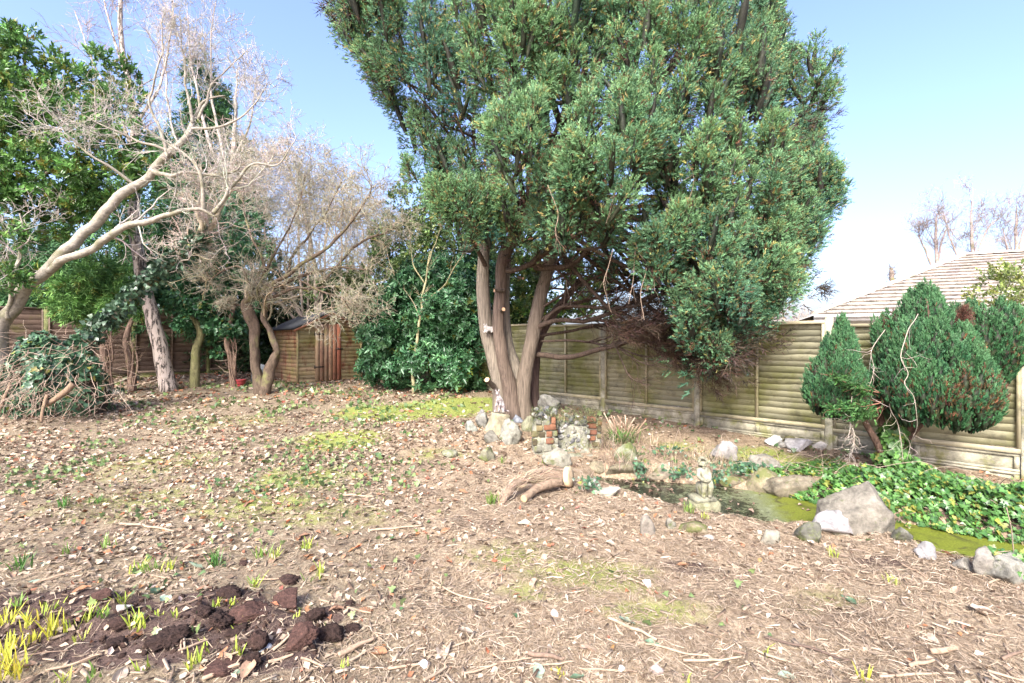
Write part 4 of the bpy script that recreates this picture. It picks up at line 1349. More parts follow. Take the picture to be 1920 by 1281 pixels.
# ------------------------------------------------------------------ broadleaf evergreens and bare trees at the left
def green_cols(lo, hi, light, rng, yel=.06, v=.18):
    def f(m, dd, k):
        c = mixcol(lo, hi, np.clip(rng.normal(.5, .28, m), 0, 1)) * (1 + rng.normal(size=(m, 1)) * v)
        l = rng.random(m) < light
        c[l] = cvar(np.asarray(hi) * 1.5, int(l.sum()), .15, rng)
        y = rng.random(m) < yel
        c[y] = cvar((.22, .24, .05), int(y.sum()), .2, rng)
        return np.clip(c, .008, .9)
    return f


def L(px, py, Y, rx, ry, rz):
    """ellipsoid given by image centre, depth and half sizes in image pixels (x, z) and metres (y)"""
    return (at(px, py, Y), (rx / F * Y, ry, rz / F * Y))


def leafy(name, label, cat, loc, lumps, n, tmpls, size, cols, mat, rng, trunks=(), group=None, sub=10, subr=.34, up=.35, tc=(.2, .17, .13), tmat=None, **kw):
    root = thing(name, label, cat, loc, group)
    for k, (p, r) in enumerate(trunks):
        mb = MB(); limb(mb, p, r, 9, 18, tc, .08, k + 3, False, .12); mb.build('trunk', tmat or M_GNARL, root)
    mb = MB(); lump_cloud(mb, lumps, n, tmpls, size, cols, rng, sub, subr, up, **kw)
    mb.build('foliage', mat, root, kind='stuff')
    return root


def foot(px, Y):
    x = (px - CX) / F * Y
    return np.array((x, Y, float(gz(x, Y))))


def build_evergreens():
    rng = np.random.default_rng(21)
    # bay tree reaching in at the left edge
    f = foot(-150, 10.3)
    leafy('bay_tree', 'glossy bright green evergreen tree with spreading leafy boughs at upper left', 'tree', f,
          [L(30, 180, 10.0, 60, .7, 60), L(110, 215, 10.2, 62, .7, 58), L(0, 300, 9.8, 70, .8, 80), L(165, 265, 10.2, 62, .7, 60), L(222, 215, 10.4, 38, .5, 55), L(85, 340, 10.0, 60, .7, 55), L(195, 330, 10.2, 58, .6, 45), L(-20, 400, 9.6, 55, .6, 60),
           L(48, 75, 10.2, 24, .4, 52), L(-70, 200, 10, 80, 1.0, 150), L(150, 400, 10.4, 52, .5, 34), L(5, 440, 9.2, 34, .4, 44), L(232, 150, 10.5, 18, .3, 38), L(150, 160, 10.3, 20, .3, 40), L(205, 395, 10.4, 40, .4, 28), L(262, 280, 10.4, 36, .4, 40),
           L(15, 120, 10.1, 26, .4, 40), L(100, 130, 10.2, 22, .3, 40), L(285, 330, 10.5, 24, .3, 24), L(120, 430, 10.4, 26, .4, 22), L(8, 520, 9.0, 22, .3, 34), L(190, 130, 10.4, 14, .3, 26)],
          5600, BAY, .165, green_cols((.055, .135, .036), (.135, .265, .07), .30, rng, .14), M_BAY, rng,
          [([f - (0, 0, .1), at(-120, 560, 10.2), at(-70, 400, 10.2), at(0, 250, 10.1), at(90, 170, 10.1)], [.2, .16, .12, .08, .03]), ([at(-80, 420, 10.2), at(40, 350, 10.1), at(160, 290, 10.2)], [.09, .05, .02]), ([at(30, 230, 10.1), at(45, 140, 10.2), at(50, 60, 10.2)], [.05, .03, .01])], sub=22, subr=.30)
    # conifer hedge trees beyond the back fence
    for (px, Y, lumps, lab) in [
        (60, 15.6, [L(40, 500, 15.6, 75, 1.2, 60), L(10, 560, 15.4, 90, 1.0, 50), L(90, 550, 15.4, 80, 1.0, 60)], 'dark conifer rising over the boundary fence at the far left'),
        (230, 15.8, [L(225, 450, 15.8, 100, 1.2, 100), L(300, 380, 16.2, 90, 1.2, 110), L(210, 545, 15.4, 110, 1.0, 80), L(330, 500, 15.8, 90, 1.0, 100), L(420, 440, 16.4, 90, 1.0, 110), L(290, 590, 15.4, 90, .8, 60), L(400, 560, 15.8, 90, .9, 80)], 'dark broad conifer behind the birch trunk'),
        (390, 17.5, [L(395, 195, 18, 38, .9, 60), L(385, 290, 18, 70, 1.1, 90), L(400, 400, 18, 95, 1.2, 90)], 'tall dark conifer spire seen through bare twigs, upper left')]:
        f = foot(px, Y)
        top = lumps[0][0]
        leafy('conifer_tree', lab, 'tree', f, lumps, 4200, DROOP, .46, green_cols((.030, .095, .040), (.07, .16, .055), .15, rng, .03), M_CYP, rng,
              [([f - (0, 0, .2), (f + top) / 2, top], [.22, .15, .04])], group='conifers behind the boundary fence', sub=12, subr=.32, up=-.35)
    # drooping green conifer boughs before the fence
    f = foot(150, 13.0)
    leafy('weeping_conifer', 'mid green conifer with feathery drooping boughs against the brown boundary fence', 'tree', f,
          [L(150, 545, 12.6, 70, .7, 32), L(210, 520, 12.4, 70, .7, 40), L(120, 575, 12.3, 45, .5, 25), L(240, 560, 12.5, 50, .5, 30), L(180, 590, 12.4, 45, .5, 20)],
          2400, DROOP, .30, green_cols((.065, .17, .045), (.15, .29, .075), .25, rng, .06), M_CYP, rng, [([f - (0, 0, .1), at(170, 620, 13), at(190, 540, 12.9), at(200, 470, 13)], [.10, .09, .07, .03])], sub=12, up=-.5)
    # ivy-clad tree left of the shed
    f = foot(365, 12.7)
    leafy('ivy_clad_tree', 'small mossy forked trunk under a dense mass of dark ivy left of shed', 'tree', f,
          [L(385, 530, 12.9, 75, .7, 60), L(350, 480, 13, 60, .7, 70), L(420, 580, 12.8, 55, .6, 50), L(440, 490, 13.1, 60, .7, 60), L(350, 590, 12.6, 35, .5, 35), L(410, 420, 13.6, 70, .8, 55), L(310, 560, 12.8, 28, .4, 30), L(430, 640, 13.2, 45, .5, 30)],
          9500, IVYFAR, .105, green_cols((.036, .12, .05), (.085, .20, .085), .16, rng, .03), M_IVY, rng,
          [([f - (0, 0, .1), at(367, 660, 12.7), at(375, 622, 12.7), at(350, 575, 12.7), at(340, 530, 12.8)], [.13, .10, .085, .06, .03]), ([at(374, 625, 12.7), at(345, 560, 12.5), at(330, 545, 12.5), at(312, 528, 12.4)], [.05, .035, .03, .015])], sub=16, subr=.3, up=-.2, tc=(.20, .19, .09))
    # big laurel right of the shed and darker mass behind
    f = foot(760, 13.0)
    leafy('laurel_bush', 'large glossy dark green laurel bush between the shed and juniper trunks', 'bush', f,
          [L(725, 625, 12.7, 45, .5, 48), L(770, 600, 12.6, 75, .7, 60), L(840, 610, 12.3, 70, .8, 75), L(780, 680, 12.2, 70, .7, 45), L(870, 560, 12.4, 55, .7, 75), L(700, 690, 12.4, 38, .5, 28), L(850, 690, 12.1, 50, .6, 40), L(820, 530, 12.8, 60, .7, 50), L(730, 650, 12.1, 45, .4, 35), L(885, 640, 12.0, 34, .6, 70)],
          5200, LAUREL, .17, green_cols((.036, .12, .05), (.09, .21, .09), .25, rng, .03), M_BAY, rng,
          [([f - (0, 0, .1), at(770, 660, 12.8), at(790, 600, 12.7)], [.06, .05, .02]), ([f + (.5, 0, -.1), at(830, 660, 12.6), at(850, 580, 12.5)], [.05, .04, .02])], sub=14, subr=.36, up=.1)
    f = foot(860, 14.6)
    leafy('holm_oak', 'tall dull green evergreen tree behind the laurel, left of the juniper crown', 'tree', f,
          [L(800, 400, 14.6, 55, .9, 65), L(850, 450, 14.5, 75, 1.0, 70), L(770, 470, 14.6, 60, .9, 60), L(720, 520, 14.8, 70, .9, 50), L(880, 520, 14.2, 70, .9, 70), L(790, 545, 14.3, 80, .9, 60), L(960, 560, 14.4, 60, .9, 60), L(930, 480, 14.6, 50, .9, 60), L(640, 560, 15.6, 60, .8, 40), L(960, 640, 14.0, 60, .8, 60)],
          6400, SMALLB, .24, green_cols((.06, .12, .038), (.135, .20, .065), .16, rng, .10), M_BAY, rng,
          [([f - (0, 0, .1), at(850, 560, 14.6), at(830, 430, 14.6)], [.15, .12, .04])], sub=13, subr=.33)
    f = foot(1050, 14.0)
    leafy('sunlit_shrub', 'bright yellow green shrub beyond the fence seen between the juniper trunks', 'bush', f,
          [L(980, 590, 13.6, 34, .7, 30), L(1040, 560, 13.8, 50, .7, 36), L(1100, 530, 14, 50, .7, 35), L(960, 540, 13.6, 40, .7, 50), L(1130, 580, 13.6, 45, .6, 25), L(1030, 500, 14.2, 60, .7, 40)],
          2300, BAY, .17, green_cols((.07, .14, .03), (.15, .24, .055), .2, rng, .18), M_BAY, rng, [([f - (0, 0, .1), at(1050, 600, 14), at(1060, 540, 14)], [.07, .05, .02])], sub=10)
    # dark understorey around the shed
    f = foot(520, 16.2)
    leafy('dark_hedge', 'dark evergreen hedge behind and left of shed roof', 'hedge', f,
          [L(470, 600, 16.2, 70, .8, 60), L(560, 560, 16.4, 80, .8, 60), L(640, 580, 16.6, 70, .8, 60), L(440, 660, 16.0, 60, .6, 45), L(700, 620, 16.0, 60, .7, 70)],
          5000, SMALLB, .28, green_cols((.03, .07, .03), (.06, .12, .045), .08, rng, .03), M_BAY, rng, sub=12)
    # small low shrub on the lawn by slab
    f = foot(192, 11.6)
    leafy('ground_ivy_tuft', 'low dark tuft of ivy beside the grey slab on the leafy lawn', 'plant', f, [(f + (0, 0, .08), (.36, .3, .12))], 420, IVY, .07, green_cols((.03, .07, .03), (.06, .12, .06), .1, rng, .02), M_IVY, rng, sub=14)
    # right edge shrub above the fence
    f = foot(1905, 8.2)
    leafy('euonymus_bush', 'yellow green leafy bush in front of the tiled roof at far right', 'bush', f,
          [L(1895, 545, 7.6, 40, .4, 28), L(1925, 530, 7.6, 34, .4, 30), L(1875, 560, 7.6, 22, .3, 14), L(1930, 580, 7.6, 36, .4, 30)], 320, SMALLB, .15, green_cols((.13, .19, .05), (.26, .30, .09), .25, rng, .25), M_BAY, rng,
          [([f - (0, 0, .1), at(1920, 640, 7.9), at(1905, 560, 7.7)], [.03, .025, .01])], sub=12)


build_evergreens()


# ------------------------------------------------------------------ bare trees
def bare(name, label, loc, limbs, mat, c, rng, levels, cat='tree', group=None, tw=(.42, .34, .27), wob=.12, sides=10, flute=.06, part='limb', n=18):
    """limbs: (points, radii, n shoots weight); every limb is a part, the shoots are one stuff part"""
    root = thing(name, label, cat, loc, group)
    Ps, Rs = [], []
    for k, (p, r) in enumerate(limbs):
        mb = MB(); P_, R_ = limb(mb, p, r, sides, n, c, wob, k + 60, True, flute)
        mb.build('trunk' if k == 0 else part, mat, root); Ps.append(P_); Rs.append(R_)
    Q, R = np.array(Ps), np.array(Rs)
    mb = MB(); any_ = False
    for lv, kw in enumerate(levels):
        kw = dict(kw); skip = kw.pop('skip', 0); sd = kw.pop('sides', 3); cc = kw.pop('c', tw)
        Q, R = grow(Q[skip:], R[skip:], rng=rng, **kw)
        tubes(mb, Q, R, sd, cvar(cc, len(Q), .16, rng)); any_ = True
    if any_:
        mb.build('twigs', M_TWIG, root, kind='stuff')
    return root


def build_bare():
    rng = np.random.default_rng(31)
    # cream barked tree leaning in from the left edge
    f = foot(-8, 9.6)
    f[2] -= .1
    big = [([f, at(-2, 640, 9.5), at(18, 590, 9.45), at(60, 530, 9.4), at(95, 498, 9.3), at(150, 447, 9.3), at(205, 395, 9.3), at(262, 338, 9.3), at(325, 290, 9.4), at(352, 255, 9.4), at(366, 225, 9.5), at(378, 195, 9.6), at(420, 176, 9.7)], [.18, .15, .132, .110, .104, .098, .089, .077, .065, .052, .04, .026, .01]),
           ([at(92, 505, 9.3), at(128, 487, 9.15), at(185, 455, 9.0), at(212, 438, 8.95), at(240, 424, 8.9), at(300, 408, 8.8), at(345, 394, 8.8), at(378, 394, 8.8), at(408, 404, 8.8)], [.076, .07, .066, .062, .058, .046, .038, .03, .012]),
           ([f + (.0, .0, .55), at(-14, 600, 9.6), at(-45, 540, 9.7), at(-120, 460, 9.8)], [.17, .13, .11, .08]),
           ([at(376, 394, 8.8), at(382, 352, 8.75), at(376, 318, 8.7), at(350, 292, 8.7), at(300, 262, 8.6), at(255, 228, 8.6)], [.04, .034, .028, .02, .014, .006]),
           ([at(318, 295, 9.4), at(300, 245, 9.3), at(282, 190, 9.2), at(296, 110, 9.1), at(308, 20, 9.1)], [.035, .027, .02, .014, .005]),
           ([at(362, 232, 9.5), at(353, 190, 9.4), at(348, 120, 9.4), at(338, 30, 9.4)], [.035, .024, .016, .005]),
           ([at(250, 347, 9.3), at(200, 310, 9.0), at(140, 262, 8.8), at(95, 205, 8.6)], [.032, .022, .014, .006]),
           ([at(285, 320, 9.3), at(330, 330, 9.2), at(390, 324, 9.2), at(440, 318, 9.2), at(452, 300, 9.2)], [.045, .035, .028, .018, .008]),
           ([at(368, 222, 9.5), at(398, 160, 9.6), at(436, 120, 9.7), at(466, 90, 9.8)], [.03, .018, .012, .005]),
           ([at(404, 402, 8.8), at(420, 372, 8.8), at(432, 350, 8.8), at(480, 315, 8.9), at(525, 305, 9), at(560, 250, 9.1)], [.036, .034, .03, .022, .014, .005]),
           ([at(14, 598, 9.4), at(25, 530, 9.2), at(38, 470, 9.1), at(36, 400, 9.1)], [.04, .036, .026, .012]),
           ([at(330, 286, 9.4), at(260, 262, 9.2), at(200, 240, 9.1), at(130, 200, 9)], [.03, .022, .014, .005]),
           ([at(360, 240, 9.4), at(420, 236, 9.4), at(470, 200, 9.4), at(500, 150, 9.5)], [.028, .02, .013, .005])]
    bare('leaning_magnolia', 'leaning bare tree with smooth cream limbs at the left edge', (f[0], f[1], f[2] + .1), big, M_CREAM, (.32, .29, .235), rng,
         [dict(per=12, length=1.2, spread=.9, fwd=.5, up=.3, K=8, gnarl=.22, t0=.25, rk=.34, rtip=.35, rmin=.006, sides=4, c=(.40, .365, .315), skip=1),
          dict(per=8, length=.6, spread=.8, fwd=.6, up=.22, K=6, gnarl=.25, t0=.15, rk=.6, rmin=.0048, c=(.40, .365, .315)),
          dict(per=4, length=.28, spread=.8, fwd=.6, up=.2, K=4, gnarl=.25, t0=.25, rk=.65, rmin=.0042, c=(.40, .365, .315))], tw=(.45, .37, .3), wob=.18, sides=16, flute=.17, n=56)
    # ivy-clad leaning trunk crossing in front
    P = [at(120, 690, 9.0), at(160, 640, 9.2), at(215, 590, 9.4), at(270, 535, 9.6), at(320, 495, 9.8), at(365, 455, 9.9), at(385, 440, 10), at(410, 405, 10)]
    P[0][2] = float(gz(P[0][0], P[0][1])) + .2
    root = bare('leaning_ivy_trunk', 'thin leaning trunk clothed in dark ivy, rising from left mound to forks', P[0], [(P, [.10, .095, .085, .08, .075, .07, .055, .045]),
                ([at(355, 465, 9.9), at(380, 425, 9.8), at(372, 400, 9.7), at(380, 350, 9.7), at(375, 310, 9.7)], [.05, .045, .035, .03, .015]), ([at(385, 440, 10), at(410, 410, 10), at(425, 370, 10.1), at(470, 320, 10.1), at(540, 300, 10.3)], [.05, .04, .03, .02, .01])],
                M_CREAM, (.42, .36, .26), rng, [dict(per=26, length=.95, spread=.9, fwd=.5, up=.2, K=7, gnarl=.28, t0=.45, rk=.35, rmin=.0062, sides=4, c=(.50, .42, .34)), dict(per=9, length=.5, spread=.8, fwd=.6, up=.1, K=6, gnarl=.28, rk=.55, rmin=.005, c=(.40, .365, .315)), dict(per=4, length=.24, spread=.8, fwd=.6, up=.1, K=4, gnarl=.25, rk=.6, rmin=.0042, c=(.54, .45, .37))])
    mb = MB(); C = spline(P, 60); k = 2300
    i = (np.clip(rng.beta(1.5, 1.8, k), 0, .82) * 59).astype(int)
    d = nrm(rng.normal(size=(k, 3)) + np.array((0, -.3, .3)))
    inst(mb, IVYFAR[0], C[i] + d * rng.uniform(.10, .24, (k, 1)), nrm(rng.normal(size=(k, 3)) + (0, 0, -.9)), rng.uniform(.06, .12, k), green_cols((.04, .085, .045), (.09, .15, .09), .15, rng, .02)(k, 0, 0), rng)
    mb.build('ivy_leaves', M_IVY, root, kind='stuff')
    # birch
    f = foot(318, 12.2); f[2] -= .1
    bare('birch_tree', 'silver birch with peeling white bark and black fissures leaning left', (f[0], f[1], f[2] + .1),
         [([f, at(308, 690, 12.2), at(292, 620, 12.15), at(275, 555, 12.1), at(262, 490, 12.1), at(252, 420, 12.1), at(250, 350, 12.1), at(255, 260, 12.2), at(240, 150, 12.3), at(225, 60, 12.4), at(230, -120, 12.5), at(225, -300, 12.6)], [.22, .18, .165, .15, .138, .125, .115, .10, .075, .055, .035, .02]),
          ([at(253, 300, 12.1), at(225, 220, 12), at(180, 130, 12), at(140, 20, 12)], [.05, .035, .02, .01]), ([at(240, 150, 12.3), at(210, 60, 12.2), at(185, -40, 12.2)], [.04, .025, .01]),
          ([at(252, 240, 12.2), at(300, 160, 12.3), at(320, 60, 12.4), at(330, -60, 12.4)], [.045, .03, .02, .01])],
         M_BIRCH, (.50, .425, .35), rng, [dict(per=14, length=1.5, spread=.8, fwd=.5, up=.4, K=7, gnarl=.14, t0=.35, rk=.3, rmin=.006, sides=4), dict(per=8, length=.8, spread=.7, fwd=.6, up=.05, K=6, gnarl=.16, curve=-.05, rk=.5, rmin=.0046), dict(per=3, length=.4, spread=.6, fwd=.7, up=-.1, K=4, gnarl=.15, rk=.6, rmin=.004)],
         tw=(.36, .29, .26), wob=.1, sides=16, flute=.08, n=36)
    # tall bare tree behind
    f = foot(430, 16.8)
    bare('tall_bare_tree', 'tall slender leafless tree with fine upright twigs behind leaning limbs', f,
         [([f, at(425, 500, 16.8), at(430, 380, 16.8), at(440, 250, 16.8), at(445, 130, 16.8)], [.13, .12, .1, .06, .02]), ([at(430, 380, 16.8), at(390, 260, 16.6), at(360, 120, 16.5), at(350, 10, 16.4)], [.06, .05, .03, .012]),
          ([at(432, 340, 16.8), at(400, 200, 17), at(395, 80, 17), at(410, -30, 17)], [.05, .04, .025, .01]), ([at(436, 300, 16.8), at(470, 230, 16.8), at(480, 160, 16.8)], [.05, .03, .01]), ([at(428, 420, 16.8), at(330, 260, 16.6), at(310, 130, 16.6), at(300, 40, 16.6)], [.05, .035, .025, .01])],
         M_CREAM, (.46, .4, .35), rng, [dict(per=13, length=2.0, spread=.6, fwd=.7, up=.6, K=7, gnarl=.12, t0=.3, rk=.35, rmin=.009, sides=3), dict(per=9, length=.95, spread=.7, fwd=.6, up=.35, K=5, gnarl=.16, rk=.5, rmin=.007), dict(per=4, length=.45, spread=.7, fwd=.6, up=.2, K=4, gnarl=.2, rk=.6, rmin=.006)], tw=(.42, .39, .36))
    # gnarled fruit tree with a dome of twigs
    f = foot(487, 11.6); f[2] -= .08
    fork = at(482, 690, 11.6)
    ap = [([f, fork, at(478, 645, 11.6), at(474, 605, 11.6), at(462, 578, 11.6), at(466, 560, 11.55), at(500, 538, 11.5), at(560, 520, 11.4), at(640, 500, 11.3), at(690, 505, 11.2)], [.15, .105, .10, .12, .145, .07, .05, .04, .026, .01]),
          ([f + (.1, 0, 0), at(505, 690, 11.6), at(518, 668, 11.55), at(520, 655, 11.5), at(505, 622, 11.6), at(494, 595, 11.6), at(502, 572, 11.6), at(530, 552, 11.5), at(590, 540, 11.4), at(660, 545, 11.2), at(715, 575, 11.1)], [.13, .11, .105, .09, .075, .075, .062, .045, .03, .02, .01]),
          ([at(464, 570, 11.6), at(470, 545, 11.6), at(500, 510, 11.6), at(530, 450, 11.6), at(560, 390, 11.6), at(570, 330, 11.6)], [.05, .04, .032, .022, .014, .006]),
          ([at(468, 560, 11.5), at(515, 530, 11.3), at(580, 490, 11.1), at(640, 440, 11), at(680, 380, 11), at(700, 350, 11)], [.06, .05, .04, .03, .02, .01]),
          ([at(462, 575, 11.6), at(440, 570, 11.5), at(420, 568, 11.4)], [.03, .02, .01]),
          ([at(530, 552, 11.5), at(550, 480, 11.7), at(600, 420, 11.8), at(630, 360, 11.9), at(640, 330, 11.9)], [.035, .028, .02, .013, .006]),
          ([at(472, 540, 11.6), at(450, 500, 11.7), at(400, 520, 11.6), at(380, 530, 11.6)], [.035, .025, .018, .008]),
          ([at(600, 530, 11.3), at(660, 470, 11.4), at(720, 440, 11.5), at(740, 430, 11.5)], [.035, .03, .018, .01]),
          ([at(500, 510, 11.6), at(470, 440, 11.7), at(455, 380, 11.8), at(470, 320, 11.9), at(480, 290, 11.9)], [.032, .024, .016, .01, .005]),
          ([at(560, 520, 11.4), at(600, 545, 11), at(640, 560, 10.8), at(665, 590, 10.8)], [.025, .02, .014, .006])]
    bare('gnarled_fruit_tree', 'twisted old fruit tree with two stems and a dome of bare twigs beside shed', (f[0], f[1], f[2] + .08), ap, M_GNARL, (.125, .092, .066), rng,
         [dict(per=24, length=1.35, spread=.85, fwd=.5, up=.5, K=8, gnarl=.26, curve=-.015, t0=.38, rk=.35, rmin=.008, sides=4, c=(.34, .285, .19)),
          dict(per=10, length=.66, spread=.85, fwd=.55, up=.14, K=6, gnarl=.30, curve=-.02, rk=.5, rmin=.0058, c=(.34, .315, .225)),
          dict(per=3, length=.40, spread=.8, fwd=.6, up=0, K=4, gnarl=.30, rk=.6, rmin=.005, c=(.37, .335, .25))], wob=.17, sides=16, flute=.6, n=56)
    # dense thicket of bare twigs behind it
    f = foot(600, 15.2)
    bare('hawthorn_thicket', 'pinkish brown dome of bare twiggy thicket behind the gnarled fruit tree', f,
         [([f, at(590, 500, 15.2), at(570, 400, 15.2), at(540, 310, 15.2), at(520, 270, 15.2)], [.09, .07, .05, .03, .012])] + [([f + (rng.uniform(-1, 1), rng.uniform(-.5, .5), 0), at(a, b_ + 130, 15.2), at(a, b_ + 60, 15.2), at(a, b_, 15.2)], [.045, .03, .02, .008]) for a, b_ in ((500, 320), (560, 330), (610, 350), (650, 390), (690, 400), (540, 400), (460, 350), (600, 430), (670, 420), (720, 430), (580, 300), (640, 360))],
         M_CREAM, (.4, .32, .27), rng, [dict(per=20, length=1.6, spread=.9, fwd=.5, up=.3, K=6, gnarl=.2, t0=.3, rk=.3, rmin=.009, sides=3), dict(per=9, length=.75, spread=.9, fwd=.5, up=.15, K=4, gnarl=.25, rk=.5, rmin=.0075), dict(per=5, length=.36, spread=.9, fwd=.5, up=.1, K=3, gnarl=.25, rk=.6, rmin=.0065)], tw=(.37, .34, .28))
    # slim sapling before the laurel
    f = foot(775, 11.7)
    bare('slim_sapling', 'slim pale sapling with steeply forking bare twigs in front of laurel', f,
         [([f, at(776, 690, 11.7), at(784, 620, 11.7), at(792, 560, 11.7), at(800, 520, 11.7), at(805, 470, 11.7)], [.045, .04, .034, .03, .022, .01]), ([at(792, 565, 11.7), at(830, 540, 11.6), at(860, 490, 11.5), at(875, 450, 11.5)], [.022, .018, .012, .005]),
          ([at(797, 530, 11.7), at(775, 490, 11.7), at(770, 440, 11.7)], [.018, .012, .005]), ([at(802, 500, 11.7), at(820, 440, 11.7), at(830, 410, 11.7)], [.016, .01, .005])],
         M_CREAM, (.36, .33, .19), rng, [dict(per=9, length=.8, spread=.6, fwd=.7, up=.3, K=6, gnarl=.14, t0=.35, rk=.45, rmin=.004), dict(per=4, length=.4, spread=.6, fwd=.7, up=.2, K=4, gnarl=.18, rk=.6, rmin=.003)], tw=(.36, .31, .2))
    # distant bare trees over the bungalow roof
    for px, top, sp, Y, lab in ((1822, 352, 60, 26, 'tallest distant bare tree with wispy twigs above the bungalow roof'), (1755, 400, 40, 27, 'bare tree with drooping twigs left of the tallest one above the roof'), (1905, 385, 30, 26, 'slim bare tree above the roof at the right edge')):
        f = foot(px, Y)
        bare('distant_bare_tree', lab, f, [([f, at(px, 560, Y), at(px + 2, 480, Y), at(px - 1, 420, Y), at(px + 2, top, Y)], [.13, .12, .09, .06, .012]), ([at(px, 520, Y), at(px - sp * .6, 460, Y), at(px - sp * .9, top + 40, Y)], [.06, .045, .012]), ([at(px, 500, Y), at(px + sp * .5, 430, Y), at(px + sp, top + 50, Y)], [.06, .04, .012])],
             M_CREAM, (.38, .31, .28), rng, [dict(per=13, length=2.0, spread=.6, fwd=.7, up=.45, K=6, gnarl=.14, t0=.3, rk=.35, rmin=.012), dict(per=9, length=.85, spread=.7, fwd=.6, up=.1, K=5, gnarl=.18, rk=.5, rmin=.010), dict(per=3, length=.4, spread=.7, fwd=.6, up=0, K=3, gnarl=.2, rk=.6, rmin=.009)], group='bare trees beyond the bungalow', tw=(.34, .30, .28))
    f = foot(1476, 20)
    bare('bare_shrub', 'pale brown bare shrub peeping over fence beside the juniper crown', f, [([f, at(1470, 620, 20), at(1468, 560, 20)], [.06, .05, .02])] + [([f, at(1470 + d, 630, 20), at(1470 + 1.6 * d, 575 + abs(d) * .5, 20)], [.05, .035, .01]) for d in (-30, -18, 18, 34)],
         M_CREAM, (.4, .33, .27), rng, [dict(per=22, length=.9, spread=.9, fwd=.5, up=.3, K=5, gnarl=.25, t0=.2, rk=.4, rmin=.006), dict(per=9, length=.42, spread=.9, fwd=.5, up=.1, K=4, gnarl=.25, rk=.6, rmin=.005), dict(per=3, length=.22, spread=.9, fwd=.5, up=.1, K=3, gnarl=.25, rk=.6, rmin=.0045)], cat='shrub', tw=(.5, .42, .35))
    f = foot(1678, 24)
    bare('ivy_stump_tree', 'short dark lopped tree trunk standing behind the bungalow hip', f, [([f, at(1678, 600, 24), at(1674, 540, 24), at(1670, 503, 24)], [.16, .15, .12, .08])], M_GNARL, (.25, .2, .16), rng, [dict(per=160, length=.55, spread=.9, fwd=.3, up=.2, K=4, gnarl=.3, t0=.5, rk=.1, rmin=.012)], cat='tree', tw=(.3, .23, .19))
    # vine-wrapped shaggy stems along the boundary fence
    for px, Y, top, lab in ((203, 11.9, 618, 'leftmost shaggy brown stem wrapped in dead creeper before the boundary fence'), (247, 12.1, 640, 'slim shaggy creeper stem left of the birch foot'), (436, 12.9, 630, 'shaggy leaning stem in the dark corner left of shed')):
        f = foot(px, Y)
        bare('creeper_stem', lab, f, [([f - (0, 0, .05), at(px - 4, 670, Y), at(px - 10, top, Y), at(px + 5, top - 60, Y + .2)], [.10, .08, .07, .04])] + [([f + (rng.uniform(-.12, .12), -.05, -.03), at(px + rng.uniform(-10, 10), 670, Y - .1), at(px + rng.uniform(-14, 6), top, Y - .08)], [.016, .014, .01]) for _ in range(6)],
             M_GNARL, (.24, .165, .12), rng, [dict(per=8, length=.5, spread=.9, fwd=.5, up=-.3, K=5, gnarl=.35, t0=.1, rk=.2, rmin=.004)], cat='stem', group='creeper stems before the boundary fence', tw=(.3, .22, .16), part='creeper')


build_bare()
# ================================================================== STONES, ORNAMENTS, IVY
M_STONE = stone_mat('mossy_grey_stone', lichen=(.25, .255, .185), moss=(.085, .1, .03))
M_PALE = stone_mat('pale_stone', lichen=(.38, .365, .32), moss=(.16, .16, .08), mosslev=.64, scale=7)
M_MOSSY = stone_mat('green_mossy_stone', lichen=(.22, .23, .13), moss=(.10, .12, .03), mosslev=.47, scale=7)
M_STAT = stone_mat('algae_stained_cast_stone', lichen=(.34, .34, .235), moss=(.13, .135, .045), mosslev=.54, scale=11)


def ico(sub):
    t = (1 + 5 ** .5) / 2
    v = [(-1, t, 0), (1, t, 0), (-1, -t, 0), (1, -t, 0), (0, -1, t), (0, 1, t), (0, -1, -t), (0, 1, -t), (t, 0, -1), (t, 0, 1), (-t, 0, -1), (-t, 0, 1)]
    f = [(0, 11, 5), (0, 5, 1), (0, 1, 7), (0, 7, 10), (0, 10, 11), (1, 5, 9), (5, 11, 4), (11, 10, 2), (10, 7, 6), (7, 1, 8), (3, 9, 4), (3, 4, 2), (3, 2, 6), (3, 6, 8), (3, 8, 9), (4, 9, 5), (2, 4, 11), (6, 2, 10), (8, 6, 7), (9, 8, 1)]
    v = [tuple(nrm(np.array(a, float))) for a in v]
    for _ in range(sub):
        c = {}; nf = []
        def mid(a, b):
            k = (min(a, b), max(a, b))
            if k not in c:
                c[k] = len(v); v.append(tuple(nrm((np.array(v[a]) + np.array(v[b])) / 2)))
            return c[k]
        for a, b, d in f:
            x, y, z = mid(a, b), mid(b, d), mid(d, a)
            nf += [(a, x, z), (b, y, x), (d, z, y), (x, y, z)]
        f = nf
    return np.array(v), np.array(f)


ICO = {k: ico(k) for k in (1, 2, 3, 4)}


def rock_shape(seed, sub=4, cuts=10, rough=.10, planes=None):
    r = np.random.default_rng(seed)
    v, f = ICO[sub]
    d = np.ones(len(v))
    if planes is None:
        planes = [(nrm(r.normal(size=3)), r.uniform(.40, .78)) for _ in range(cuts)]
    for n, h in planes:
        k = v @ nrm(np.asarray(n, float))
        d = np.minimum(d, np.where(k > 1e-3, h / np.maximum(k, 1e-3), 9))
    p = v * d[:, None]
    n = fbm(p * 1.7 + seed, 2, seed) - .5
    n2 = fbm(p * 5.0 + seed, 2, seed + 5) - .5
    n3 = fbm(p * 14.0 + seed, 2, seed + 9) - .5
    return p * (1 + rough * 2 * n + rough * 1.3 * n2 + rough * .8 * n3)[:, None], f


